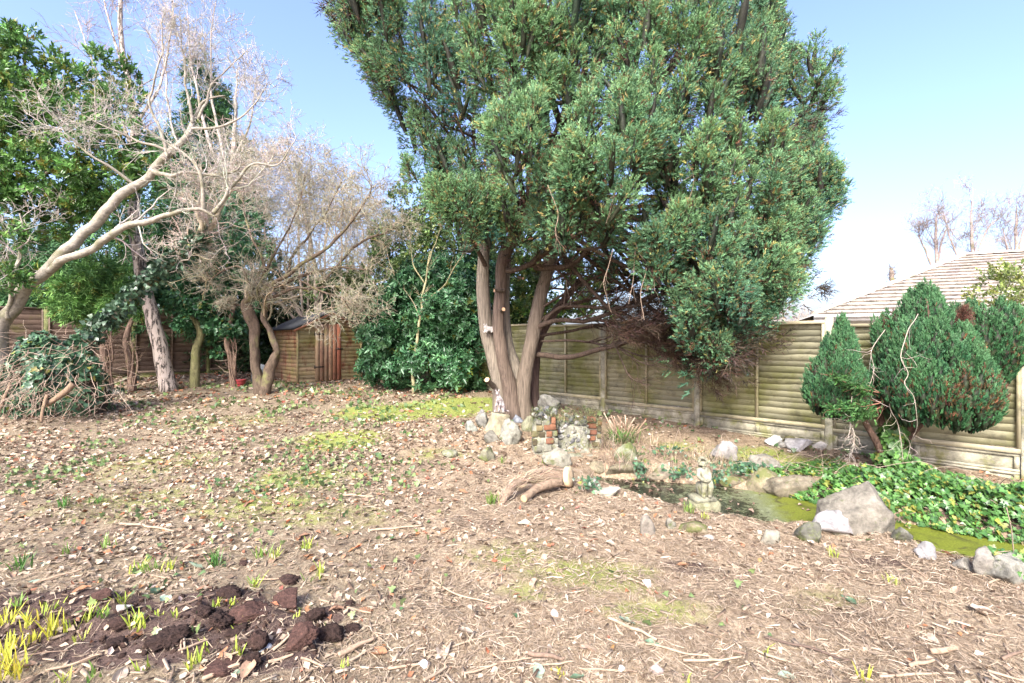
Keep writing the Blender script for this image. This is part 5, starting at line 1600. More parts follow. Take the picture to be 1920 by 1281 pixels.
def rock(px, py, w, h, label, col, mat, seed, group=None, Y=None, name='rock', cat='rock', dw=.8, sink=.12, rot=None, zoff=0, sub=4, rough=.10, cuts=10, planes=None):
    sink = max(sink, .24)
    if w * h < 2600:
        rough *= 1.5
    """a stone whose base shows at pixel (px,py), w x h pixels in the photograph"""
    if Y is None:
        g = ground_at(px, py - .06 * h)
        g[1] += 0
    else:
        p = at(px, py, Y); g = np.array((p[0], Y, p[2]))
    Yc = g[1] + w / F * g[1] * dw * .35
    g = np.array(((px - CX) / F * Yc, Yc, g[2]))
    W, H = w / F * Yc, h / F * Yc
    if w * h < 6000:
        sub = min(sub, 3 if w * h > 500 else 2)
    v, f = rock_shape(seed, sub, cuts, rough, planes)
    lo, hi = v.min(0), v.max(0)
    v = (v - (lo + hi) / 2) / (hi - lo)
    v = v * np.array((W, W * dw, H * (1 + sink)))
    if rot is not None:
        c, s = math.cos(rot), math.sin(rot); v = np.stack([v[:, 0] * c + v[:, 2] * s, v[:, 1], -v[:, 0] * s + v[:, 2] * c], -1)
    v = v + g + np.array((0, 0, H * (1 + sink) / 2 - H * sink + zoff))
    mb = MB(); mb.add(v, None, f, cvar(col, 1, .05)[0])
    o = mb.build(name, mat, None, True, org=g)
    tag(o, label, cat, group)
    return o


def build_rocks():
    G = 'stones around the garden pond'
    gr, pale, tan, dark = (.185, .172, .14), (.29, .27, .235), (.20, .175, .115), (.11, .108, .084)
    # big angular boulder: own profile
    rock(1601, 1004, 136, 84, 'largest grey angular boulder with a peaked top on the pond bank', gr, M_STONE, 4, G, dw=.7, rough=.06, planes=[((-.52, -.35, .78), .50), ((.93, -.2, .25), .62), ((.62, -.45, .62), .66), ((-.15, -.97, .15), .5), ((.45, -.8, -.25), .62), ((-.9, .1, .1), .93), ((0, .9, .5), .6), ((0, 0, -1), .55), ((-.35, -.75, .5), .52)])
    rock(1568, 1010, 88, 40, 'whitish rounded stone leaning against the largest boulder', (.30, .29, .265), M_PALE, 9, G, dw=.55, rough=.06, cuts=8)
    rock(1517, 1020, 46, 34, 'small green mossy stone left of the whitish rounded stone', dark, M_MOSSY, 11, G)
    rock(1693, 1022, 36, 28, 'small dark pointed stone at the edge of the bright green water', dark, M_STONE, 13, G, cuts=9)
    rock(1735, 1053, 32, 34, 'pale grey stone with flat side just in front of dark pointed stone', (.27, .265, .255), M_PALE, 15, G)
    rock(1845, 1086, 50, 52, 'pale rough stone below the bright ivy at the right edge', (.21, .195, .165), M_STONE, 17, G)
    rock(1893, 1100, 70, 46, 'grey green stone half in shade at the far right bank', (.24, .235, .19), M_STONE, 19, G)
    rock(1804, 1075, 26, 26, 'small round whitish stone on the right bank', pale, M_PALE, 23, G)
    rock(1432, 930, 66, 50, 'tan mossy boulder at the back edge of the pond right of statue', tan, M_MOSSY, 25, G, dw=.7, zoff=-.02, sub=4)
    rock(1488, 946, 104, 46, 'long dark tan stone under the ivy at the back of the pond', (.21, .18, .125), M_STONE, 27, G, dw=.5)
    rock(1370, 920, 62, 26, 'low brownish edging stone behind the cherub statue', (.2, .165, .115), M_MOSSY, 29, G, dw=.5)
    rock(1178, 898, 86, 28, 'long flat tan edging slab at the left back of pond', tan, M_STONE, 31, G, dw=.45)
    rock(1242, 900, 62, 26, 'second flat tan edging slab, between the long slab and ivy', (.27, .22, .165), M_STONE, 33, G, dw=.45)
    rock(1120, 892, 44, 24, 'short tan edging stone beside the cut log end', tan, M_STONE, 35, G, dw=.6)
    rock(1173, 868, 46, 34, 'green square block on the slope above the flat edging slabs', (.17, .18, .12), M_MOSSY, 37, G)
    rock(1136, 934, 56, 16, 'thin pale slab on the near left rim of the pond', (.36, .33, .265), M_PALE, 39, G, dw=.6)
    rock(1108, 917, 22, 16, 'small pale stone next to the log cut face', pale, M_PALE, 41, G)
    rock(1214, 1008, 30, 42, 'upright pale stone half buried in the straw in front of statue', (.2, .18, .15), M_STONE, 43, G, sink=.7, zoff=-.02)
    rock(1300, 1002, 56, 22, 'half buried stone capped with orange brown moss', (.24, .2, .135), M_MOSSY, 45, G, sink=.7, zoff=-.02)
    rock(1330, 1014, 30, 12, 'flat pale stone beside the moss capped stone', pale, M_PALE, 46, G, sink=.7, zoff=-.02)
    rock(1443, 1022, 46, 30, 'buried greenish pale stone midway along the near pond bank', (.28, .255, .2), M_STONE, 47, G, sink=.7, zoff=-.02)
    rock(1258, 992, 18, 22, 'small upright pale stone in the straw bank', (.21, .19, .155), M_STONE, 48, G, sink=.7, zoff=-.02)
    rock(1357, 872, 52, 40, 'grey stone wreathed in dry grass behind the statue', (.28, .265, .245), M_STONE, 49, G)
    rock(1432, 885, 60, 26, 'low grey hump draped in a dead stem above the tan boulder', (.22, .2, .165), M_STONE, 51, G)
    for px, py, w, h, lab, c, m, s in ((1448, 838, 30, 20, 'white stone at the left end of rubble by the fence', (.5, .48, .45), M_PALE, 53), (1497, 848, 48, 22, 'biggest white rubble stone by the fence', (.52, .5, .47), M_PALE, 55), (1470, 842, 26, 12, 'flat whitish rubble stone between larger white stones', pale, M_PALE, 56),
                                       (1482, 832, 24, 14, 'dark moss covered rubble stone by the fence', (.16, .15, .07), M_MOSSY, 57), (1507, 836, 26, 14, 'mossy rubble stone right beside the fence post', (.17, .16, .08), M_MOSSY, 58), (1534, 844, 26, 14, 'pale stone at the right end of fence rubble', (.46, .42, .37), M_PALE, 59)):
        rock(px, py, w, h, lab, c, m, s, 'rubble along the fence foot')
    T = 'stones below the juniper'
    rock(958, 836, 44, 46, 'large pale grey stone between the plinth and brick pier', (.265, .26, .21), M_STONE, 61, T, cuts=12)
    rock(904, 806, 26, 30, 'dark rounded stone stacked left of the stone plinth', (.2, .2, .17), M_STONE, 63, T)
    rock(903, 784, 16, 16, 'small dark stone on top behind the plinth', (.17, .17, .16), M_STONE, 64, T)
    rock(912, 866, 36, 24, 'greenish flat stone lying on the leaves below the plinth', (.22, .215, .15), M_MOSSY, 65, T)
    rock(843, 860, 30, 14, 'low green stone sunk in the lawn, leftmost below juniper', (.22, .215, .16), M_MOSSY, 66, T)
    rock(922, 832, 30, 22, 'shadowed grey stone under the tilted plinth', (.18, .175, .14), M_STONE, 67, T)
    rock(884, 812, 26, 22, 'grey leaf covered stone at the left end of stone group', (.24, .245, .21), M_STONE, 68, T)
    rock(1030, 772, 44, 32, 'dark grey stone at the foot of the right juniper trunk', (.15, .15, .13), M_STONE, 69, T, Y=7.9)
    rock(992, 812, 30, 30, 'mossy stone wedged against the brick pier', (.2, .19, .125), M_MOSSY, 70, T)
    rock(1044, 880, 60, 34, 'broken mossy foundation stone in front of the brick pier', (.28, .265, .2), M_STONE, 71, T)
    rock(970, 794, 24, 14, 'flat blue grey stone on the ledge behind the pale stone', (.26, .28, .3), M_STONE, 72, T)
    rock(240, 716, 44, 13, 'low dark stone on the leaf litter before the birch', (.24, .23, .17), M_MOSSY, 73, 'stones on the far lawn')
    rock(176, 742, 120, 12, 'long flat grey stone slab on the far lawn', (.28, .28, .24), M_STONE, 74, 'stones on the far lawn', dw=.3)
    F_ = 'pebbles in the foreground mulch'
    for px, py, w, h, lab, c, s in ((794, 1256, 18, 15, 'white pebble in the mulch right of the dug soil', (.76, .74, .72), 75), (494, 1228, 30, 14, 'blue grey flat stone among the dug soil clods', (.40, .44, .45), 76), (232, 1150, 30, 11, 'smooth pale stone beside yellow shoots in dug soil', (.6, .55, .5), 77),
                                    (1214, 1105, 18, 16, 'white shell like pebble in the straw, centre right', (.75, .70, .67), 78), (1166, 1262, 13, 11, 'small white pebble near front edge, centre', (.72, .68, .62), 79), (1230, 1268, 30, 14, 'pinkish flat pebble near the front edge', (.52, .42, .37), 80), (1040, 1158, 16, 12, 'whitish pebble in the straw below centre', (.7, .66, .6), 81)):
        rock(px, py, w, h, lab, c, M_PALE, s, F_, name='pebble', cat='pebble', sub=3)


build_rocks()


# ------------------------------------------------------------------ skinned figures
def skin_mesh(name, nodes, edges, mat, col, sub=2, root=0):
    me = bpy.data.meshes.new(name)
    me.from_pydata([n[0] for n in nodes], edges, [])
    ob = link(name + '_tmp', me)
    md = ob.modifiers.new('skin', 'SKIN'); md.use_smooth_shade = True
    sv = me.skin_vertices[0].data
    for k, n in enumerate(nodes):
        r = n[1]
        sv[k].radius = (r, r) if np.ndim(r) == 0 else tuple(r)
        sv[k].use_root = (k == root)
    ss = ob.modifiers.new('sub', 'SUBSURF'); ss.levels = sub; ss.render_levels = sub
    dg = bpy.context.evaluated_depsgraph_get()
    out = bpy.data.meshes.new_from_object(ob.evaluated_get(dg))
    bpy.data.objects.remove(ob)
    out.name = name
    out.materials.clear(); out.materials.append(mat)
    if 'Col' in out.color_attributes:
        out.color_attributes.remove(out.color_attributes['Col'])
    ca = out.color_attributes.new('Col', 'FLOAT_COLOR', 'POINT')
    n = len(out.vertices)
    ca.data.foreach_set('color', np.tile(np.array((*col, 1), np.float32), n))
    for p in out.polygons:
        p.use_smooth = True
    return out


def child(name, mesh, parent, loc=(0, 0, 0)):
    o = link(name, mesh); o.parent = parent; o.location = loc
    return o


def build_statue():
    g = at(1318, 948, 4.98); g[2] = WATER_Z
    c = (.285, .275, .195)
    root = thing('cherub_statue', 'mossy cast stone cherub sitting on a plinth in the pond', 'statue', g)
    root.rotation_euler = (0, 0, .12)
    # rough base stone, slab, seat block (local metres, x right, y away)
    v, f = rock_shape(91, 3, 0, .05)
    p = np.sign(v) * np.abs(v) ** .55
    mb = MB(); mb.add(p * np.array((.150, .125, .068)) + (.015, 0, .03), None, f, (.27, .26, .16)); child('base_stone', mb.mesh('base_stone', M_STAT), root)
    def bev(a, b, bevel, name, cc):
        x0, y0, z0 = a; x1, y1, z1 = b; e = bevel
        mb = MB()
        V = []
        for z, k in ((z0, e), (z0 + e, 0), (z1 - e, 0), (z1, e)):
            for x, y in ((x0 + k, y0 + e), (x0 + e, y0 + k), (x1 - e, y0 + k), (x1 - k, y0 + e), (x1 - k, y1 - e), (x1 - e, y1 - k), (x0 + e, y1 - k), (x0 + k, y1 - e)):
                V.append((x, y, z))
        V = np.array(V); V = V + (fbm(V * 22, 2, 7)[:, None] - .5) * .012
        Q = [(8 * r + i, 8 * r + (i + 1) % 8, 8 * r + 8 + (i + 1) % 8, 8 * r + 8 + i) for r in range(3) for i in range(8)]
        T = [(24, 24 + i, 25 + i) for i in range(1, 7)]
        mb.add(V, Q, T, cc)
        return child(name, mb.mesh(name, M_STAT), root)
    bev((-.125, -.095, .085), (.105, .095, .135), .012, 'plinth_slab', c)
    bev((-.045, -.055, .134), (.09, .08, .262), .014, 'seat_block', c)
    S = np.array
    n = [(S((.02, .015, .275)), (.062, .058)),      # 0 pelvis on the block
         (S((.018, .02, .335)), (.052, .05)),
         (S((.012, .018, .385)), (.055, .045)),     # 2 chest
         (S((.0, .008, .425)), (.026, .026)),       # 3 neck
         (S((-.006, -.006, .462)), (.040, .043)),   # 4 head
         (S((-.006, -.004, .496)), (.040, .044)),   # 5 crown of head
         (S((.062, .02, .395)), .026),              # 6 right shoulder
         (S((.072, -.01, .335)), .023), (S((.03, -.075, .305)), .019), (S((-.01, -.088, .305)), .016),    # elbow, wrist, hand
         (S((-.045, .01, .395)), .026),             # 10 left shoulder
         (S((-.068, -.035, .335)), .022), (S((-.035, -.085, .31)), .018),
         (S((.045, -.06, .268)), .038), (S((.035, -.095, .25)), .032), (S((.03, -.085, .185)), .026), (S((.028, -.082, .148)), .02), (S((.022, -.108, .142)), .018),   # right leg
         (S((-.015, -.06, .272)), .038), (S((-.03, -.092, .255)), .032), (S((-.035, -.08, .19)), .026), (S((-.036, -.078, .148)), .02), (S((-.042, -.105, .142)), .018)]
    e = [(0, 1), (1, 2), (2, 3), (3, 4), (4, 5), (2, 6), (6, 7), (7, 8), (8, 9), (2, 10), (10, 11), (11, 12), (0, 13), (13, 14), (14, 15), (15, 16), (16, 17), (0, 18), (18, 19), (19, 20), (20, 21), (21, 22)]
    fig = child('figure', skin_mesh('figure', n, e, M_STAT, c), root)
    # face and curls
    mb = MB()
    for pos, r in (((-.012, -.050, .470), (.008, .010, .011)), ((-.030, -.043, .480), (.007, .005, .005)), ((.010, -.046, .480), (.007, .005, .005)), ((-.011, -.046, .452), (.011, .006, .005)), ((-.011, -.036, .436), (.014, .012, .010)), ((.036, -.004, .474), (.007, .011, .013)), ((-.049, -.002, .474), (.007, .011, .013))):
        v, f = ICO[2]; mb.add(v * np.array(r) + np.array(pos), None, f, c)
    child('face', mb.mesh('face', M_STAT), fig)
    mb = MB(); r = np.random.default_rng(4)
    for _ in range(46):
        d = nrm(r.normal(size=3) + np.array((0, .5, .7)))
        if d[1] < -.55 or d[2] < -.3:
            continue
        v, f = ICO[1]; mb.add(v * r.uniform(.012, .017) + np.array((-.006, .0, .488)) + d * np.array((.038, .042, .036)), None, f, c)
    child('hair', mb.mesh('hair', M_STAT), fig)
    # shallow bowl held in the lap
    mb = MB(); a = np.linspace(0, 2 * np.pi, 15)[:-1]
    V = [(x * math.cos(t) - .012, x * math.sin(t) * .8 - .082, z) for x, z in ((.022, .288), (.046, .306), (.052, .318), (.044, .318), (.02, .300)) for t in a]
    k = len(a); Q = [(k * r_ + i, k * r_ + (i + 1) % k, k * r_ + k + (i + 1) % k, k * r_ + k + i) for r_ in range(4) for i in range(k)]
    mb.add(V, Q, [(4 * k, 4 * k + i, 4 * k + i + 1) for i in range(1, k - 1)], c); child('bowl', mb.mesh('bowl', M_STAT), root)


build_statue()


def cat_mat():
    m, nt, b, out = newmat('weathered_painted_cat')
    n = noise_tex(nt, 16, 5, .6, pos_vec(nt), .5)
    c = ramp(nt, n.outputs['Fac'], [(.40, (.13, .10, .095)), (.50, (.26, .22, .21)), (.56, (.40, .385, .365))])
    nt.links.new(c, b.inputs['Base Color']); b.inputs['Roughness'].default_value = .7
    return m


def build_cats():
    S = np.array
    M = cat_mat()
    # plinth first: tapered block, tipped over to the left
    Y = 7.75
    b = at(934, 808, Y)
    root = thing('stone_plinth', 'tilted cream tapered stone plinth at the foot of the juniper', 'plinth', b)
    MP = stone_mat('cream_limestone', lichen=(.34, .32, .22), moss=(.19, .19, .08), mosslev=.60, scale=6)
    root.rotation_euler = (.04, .12, .55)
    mb = MB(); s = 9.0 / 900 * Y / 9
    prof = [(.19, -.06), (.195, -.02), (.185, .0), (.158, .02), (.135, .12), (.115, .24), (.118, .27), (.108, .285)]
    V = []
    for w, z in prof:
        for x, y in ((-1, -.94), (-.94, -1), (.94, -1), (1, -.94), (1, .94), (.94, 1), (-.94, 1), (-1, .94)):
            V.append((x * w, y * w, z))
    V = S(V); V = V + (fbm(V * 12, 2, 5)[:, None] - .5) * .014
    Q = [(8 * r + i, 8 * r + (i + 1) % 8, 8 * r + 8 + (i + 1) % 8, 8 * r + 8 + i) for r in range(len(prof) - 1) for i in range(8)]
    k = 8 * (len(prof) - 1)
    mb.add(V, Q, [(k, k + i, k + i + 1) for i in range(1, 7)], (.32, .285, .19))
    child('block', mb.mesh('block', MP), root)
    # standing cat ornament reaching up the trunk
    base = at(935, 774, 7.78)
    r1 = thing('cat_ornament', 'grey and white cat ornament reaching up on the stone plinth', 'cat ornament', base)
    n = [(S((.05, .03, .075)), (.068, .06)), (S((.035, .02, .15)), (.055, .05)), (S((.005, .0, .23)), (.046, .042)), (S((-.012, -.015, .285)), (.034, .034)), (S((-.02, -.03, .325)), (.042, .038)), (S((-.026, -.062, .318)), (.022, .02)),
         (S((-.02, -.02, .17)), .022), (S((-.05, -.04, .09)), .019), (S((-.058, -.055, .012)), .02), (S((.03, -.035, .17)), .022), (S((.012, -.06, .09)), .019), (S((.008, -.07, .012)), .02),
         (S((.085, -.01, .05)), .04), (S((.07, -.06, .015)), .022), (S((.10, .06, .03)), .02), (S((.15, .04, .02)), .016), (S((.17, -.01, .015)), .012)]
    e = [(0, 1), (1, 2), (2, 3), (3, 4), (4, 5), (2, 6), (6, 7), (7, 8), (2, 9), (9, 10), (10, 11), (0, 12), (12, 13), (0, 14), (14, 15), (15, 16)]
    bd = child('body', skin_mesh('body', n, e, M, (.6, .6, .6)), r1)
    def ear(x, y, z):
        mb = MB(); mb.add([(x - .016, y, z), (x + .016, y, z), (x, y + .014, z + .004), (x + (-.006 if x < -.02 else .006), y - .004, z + .042)], None, [(0, 1, 3), (1, 2, 3), (2, 0, 3)], (.5, .5, .5)); return mb.mesh('ear', M, False)
    child('ear', ear(-.043, -.03, .352), r1); child('ear', ear(.003, -.03, .352), r1)
    # crouching cat ornament on the trunk
    base = at(915, 622, 8.28)
    r2 = thing('climbing_cat_ornament', 'pale grey cat ornament clinging to the left juniper trunk', 'cat ornament', base)
    r2.rotation_euler = (0, 0, 0)
    n = [(S((.075, .02, .045)), (.045, .045)), (S((.03, .0, .04)), (.044, .042)), (S((-.02, -.015, .05)), (.038, .036)), (S((-.045, -.03, .085)), (.040, .036)), (S((-.055, -.06, .078)), (.02, .018)), (S((-.05, -.03, .005)), .018), (S((-.075, -.045, -.02)), .017), (S((-.015, -.04, .0)), .018), (S((-.03, -.06, -.02)), .016),
         (S((.085, -.01, .01)), .026), (S((.055, -.05, -.01)), .018), (S((.12, .03, .085)), .02), (S((.13, .03, .15)), .017), (S((.115, .02, .20)), .013)]
    e = [(0, 1), (1, 2), (2, 3), (3, 4), (2, 5), (5, 6), (2, 7), (7, 8), (0, 9), (9, 10), (0, 11), (11, 12), (12, 13)]
    M2 = plain_mat('pale_grey_stoneware', (.36, .335, .31), .7, 22, .35)
    child('body', skin_mesh('body', n, e, M2, (.6, .6, .6)), r2)
    for x in (-.066, -.026):
        mb = MB(); mb.add([(x - .013, -.03, .112), (x + .013, -.03, .112), (x, -.018, .114), (x, -.034, .148)], None, [(0, 1, 3), (1, 2, 3), (2, 0, 3)], (.5, .5, .5)); child('ear', mb.mesh('ear', M2, False), r2)


build_cats()


# ------------------------------------------------------------------ ruined brick and flint wall
def build_ruin():
    rng = np.random.default_rng(8)
    MBk = stone_mat('old_orange_brick', lichen=(.24, .17, .11), moss=(.13, .13, .05), mosslev=.55, scale=8)
    MMo = stone_mat('crumbling_lime_mortar', lichen=(.38, .375, .3), moss=(.13, .14, .055), mosslev=.52, scale=10)
    MFl = stone_mat('flint_nodules', lichen=(.36, .355, .31), moss=(.12, .13, .055), mosslev=.55, scale=14)
    Y = 6.55
    p0 = at(1022, 862, Y); g = np.array((p0[0], Y, p0[2]))
    root = thing('ruined_garden_wall', 'broken stub of old brick and flint wall with mossy top', 'wall', g)
    m = Y / F                      # metres per photo pixel here
    def X(px): return (px - 1022) * m
    def Z(py): return (862 - py) * m
    # mortar cores: left pier, flint infill, right pier
    def core(x0, x1, z1, y0, y1, seed):
        v, f = ICO[3]; q = np.sign(v) * np.abs(v) ** .35
        q = q / np.abs(q).max(0)
        c = np.array(((x0 + x1) / 2, (y0 + y1) / 2, z1 / 2 - .05)); h = np.array(((x1 - x0) / 2, (y1 - y0) / 2, z1 / 2 + .05))
        w = q * h + c
        w = w + (fbm(w * 9, 3, seed)[:, None] - .5) * nrm(v) * .09
        mb = MB(); mb.add(w, None, f, (.27, .265, .205)); mb2 = mb
        return child('mortar_core', mb2.mesh('mortar_core', MMo), root)
    core(X(999), X(1043), Z(790), .0, .36, 1)
    core(X(1040), X(1112), Z(802), .22, .60, 2)
    core(X(1106), X(1136), Z(796), .30, .66, 3)
    core(X(995), X(1120), Z(852), -.06, .5, 4)
    bm = {}
    for s in range(6):
        v, f = ICO[2]; q = np.sign(v) * np.abs(v) ** .30; q = q / np.abs(q).max(0)
        q = q * (1 + .10 * (fbm(q * 2.5 + s * 5, 2, s)[:, None] - .5))
        col = [(.155, .072, .045), (.18, .085, .048), (.145, .12, .06), (.12, .105, .055), (.20, .195, .15), (.09, .075, .045)][s]
        mb = MB(); mb.add(q * .5, None, f, col); bm[s] = mb.mesh('brick', MBk if s != 4 else MMo)
    def brick(px, py, w, h, s, y, dy=.11):
        o = child('brick', bm[s], root, (X(px), y + dy / 2, Z(py))); o.scale = (w * m, dy, h * m); o.rotation_euler = (rng.uniform(-.04, .04), rng.uniform(-.05, .05), rng.uniform(-.06, .06))
    # left pier, front face course by course (pixel positions in the photograph)
    for px, py, w, h, s in ((1038, 789, 9, 13, 1), (1010, 792, 12, 9, 4), (1025, 793, 14, 10, 4), (1012, 803, 13, 12, 2), (1031, 801, 24, 12, 1), (1003, 814, 14, 12, 3), (1016, 815, 13, 12, 5), (1030, 814, 12, 12, 1), (1041, 813, 9, 11, 4),
                            (1003, 829, 10, 13, 5), (1014, 828, 14, 13, 4), (1031, 827, 16, 12, 0), (1043, 827, 7, 12, 4), (1009, 842, 16, 13, 4), (1027, 841, 17, 13, 4), (1041, 838, 12, 12, 4), (1016, 855, 24, 11, 4), (1038, 852, 16, 12, 4)):
        brick(px, py, w - .7, h - .9, s, -.028)
    for z in (803, 815, 828):                    # return face of the pier
        brick(1046, z, 5, 11, int(rng.integers(0, 5)), .10, .20)
    for px, py, w, h, s in ((1116, 793, 20, 12, 0), (1117, 806, 19, 11, 1), (1118, 818, 18, 11, 0), (1116, 830, 17, 10, 1), (1124, 842, 16, 10, 3), (1131, 812, 10, 11, 5), (1132, 800, 9, 11, 1), (1131, 826, 10, 10, 3)):
        brick(px, py, w - 1, h - 1, s, .27)
    fl = []
    for s in range(6):
        v, f = rock_shape(200 + s, 2, 7, .14); mb = MB(); mb.add(v, None, f, [(.2, .2, .18), (.32, .31, .275), (.12, .12, .12), (.24, .23, .185), (.42, .41, .37), (.16, .165, .125)][s]); fl.append(mb.mesh('flint', MFl))
    for k in range(95):
        if k < 70:
            px, py = rng.uniform(1047, 1112), rng.uniform(792, 862); y = .24 - (.10 if py > 850 else 0)
        elif k < 88:
            px, py = rng.uniform(997, 1046), rng.uniform(770, 788); y = rng.uniform(.02, .3)
        else:
            px, py = rng.uniform(1040, 1110), rng.uniform(778, 796); y = rng.uniform(.25, .5)
        o = child('flint', fl[int(rng.integers(6))], root, (X(px), y, Z(py))); r = rng.uniform(.022, .05)
        o.scale = (r * 1.2, r, r); o.rotation_euler = tuple(rng.uniform(0, 6, 3))
    mb = MB()
    n = 1300
    px = np.where(rng.random(n) < .5, rng.uniform(998, 1046, n), rng.uniform(1040, 1130, n)); py = rng.uniform(772, 800, n)
    P = np.stack([(px - 1022) * m, rng.uniform(.0, .5, n), (862 - py) * m], -1)
    inst(mb, SMALLB[0], P, nrm(rng.normal(size=(n, 3)) * .6 + (0, 0, 1)), .030, cvar((.15, .165, .075), n, .4, rng), rng)
    child('moss', mb.mesh('moss', M_CYP), root)['kind'] = 'stuff'


build_ruin()


# ------------------------------------------------------------------ cut log, cut shrub, grass tufts
def build_log():
    rng = np.random.default_rng(9)
    g = ground_at(1005, 925)
    root = thing('cut_log', 'forked sawn log with fibrous tan bark and pale cut end by the pond', 'log', g)
    Yb = g[1]
    def A(px, py, dY): return at(px, py, Yb + dY)
    c = (.235, .172, .118)
    MLG = bark_mat('log_bark', (1.6, 8, 8), 4.5, .5, 1.45, None, .5, 1.0, .02)
    fv = (2.0, 8.0, 8.0)
    main = [A(936, 962, -.34), A(944, 938, -.26), A(962, 912, -.12), A(990, 898, .04), A(1025, 890, .16), A(1057, 893, .24)]
    mb = MB(); limb(mb, main, [.028, .034, .044, .058, .082, .104], 22, 60, c, .07, 2, True, .26, fv); mb.build('trunk', MLG, root)
    P2, R2 = None, None
    mb = MB(); P2, R2 = limb(mb, [A(980, 932, -.26), A(1003, 918, -.10), A(1030, 908, .04), A(1050, 902, .16)], [.038, .042, .05, .06], 16, 30, (.255, .185, .125), .04, 3, True, .22, fv); sl = mb.build('side_limb', MLG, root)
    a2 = nrm(P2[0] - P2[2]); M2 = frames(a2[None], rng)[0]; mb = MB()
    ring = [P2[0] + a2 * .004 + M2[:, 0] * .036 * math.cos(t) + M2[:, 1] * .036 * math.sin(t) for t in np.linspace(0, 6.2832, 15)[:-1]]
    mb.add([P2[0] + a2 * .007] + ring, None, [(0, 1 + i, 1 + (i + 1) % 14) for i in range(14)], (.50, .36, .20)); mb.build('cut_face', M_TWIG, sl, org=ORIGIN[root.name])
    # sawn face seen edge on
    ctr = A(1059, 893, .23) + np.array((.045, -.02, .0)); ax = nrm(np.array((.86, -.46, .12)))
    Mx = frames(ax[None], rng, np.zeros(1))[0]
    a = np.linspace(0, 2 * np.pi, 21)[:-1]
    V = [ctr + ax * .02] + [ctr + ax * .018 + Mx[:, 0] * r * math.cos(t) + Mx[:, 1] * r * 1.1 * math.sin(t) for r in (.05, .098) for t in a] + [ctr - ax * .03 + Mx[:, 0] * .100 * math.cos(t) + Mx[:, 1] * .110 * math.sin(t) for t in a]
    n = 20
    T = [(0, 1 + i, 1 + (i + 1) % n) for i in range(n)]
    Q = [(1 + i, 21 + i, 21 + (i + 1) % n, 1 + (i + 1) % n) for i in range(n)] + [(21 + i, 41 + i, 41 + (i + 1) % n, 21 + (i + 1) % n) for i in range(n)]
    mb = MB(); mb.add(V, Q, T, (.58, .44, .27)); mb.build('cut_face', M_TWIG, root)
    # shaggy bark strings
    mb = MB(); k = 380
    P0 = spline(main, 60)
    i = rng.integers(0, 52, k); d = nrm(rng.normal(size=(k, 3)) + (0, -.6, .4)); rr_ = np.interp(i, [0, 20, 40, 59], [.03, .045, .07, .1])[:, None]; s = P0[i] + d * rr_
    e = P0[np.minimum(i + rng.integers(3, 8, k), 59)] + d * rr_ * 1.1 + rng.normal(size=(k, 3)) * .025
    tubes(mb, np.stack([s, (s + e) / 2 + d * .02, e], 1), np.full((k, 3), .0022), 3, cvar((.42, .32, .23), k, .2, rng)); mb.build('loose_bark', M_TWIG, root, kind='stuff')


build_log()


def blade_tuft(mb, c, n, h, spread, w, col, rng, lean=.5, curl=.5, K=4):
    """strap leaves rising from c"""
    az = rng.uniform(0, 2 * np.pi, n); le = rng.uniform(.05, lean, n); H = h * rng.uniform(.55, 1.15, n)
    b = np.asarray(c) + np.stack([rng.normal(size=n) * spread, rng.normal(size=n) * spread, 0 * az - .005], -1)
    d = np.stack([np.cos(az), np.sin(az), 0 * az], -1); s = np.stack([-np.sin(az), np.cos(az), 0 * az], -1)
    t = np.linspace(0, 1, K)
    P = b[:, None] + d[:, None] * (H * le)[:, None, None] * (t + curl * t * t)[None, :, None] + np.array((0, 0, 1.0)) * (H[:, None] * (t - .25 * curl * le[:, None] * t * t))[..., None]
    W = (w * rng.uniform(.7, 1.2, n))[:, None] * (np.array([.75, 1, .8, .12]) if K == 4 else np.linspace(1, .1, K))[None]
    Lp = P - s[:, None] * W[..., None]; Rp = P + s[:, None] * W[..., None]
    V = np.stack([Lp, Rp], 2).reshape(n, K * 2, 3)
    off = (np.arange(n) * K * 2)[:, None, None]
    q = np.array([(2 * k, 2 * k + 1, 2 * k + 3, 2 * k + 2) for k in range(K - 1)])[None] + off
    C = np.repeat(np.asarray(col).reshape(-1, 1, 3) * np.ones((n, 1, 1)), K * 2, 1)
    g = np.repeat(t, 2)[None, :, None]
    C = C * (.85 + .3 * g)
    mb.add(V.reshape(-1, 3), q.reshape(-1, 4), None, C.reshape(-1, 3))


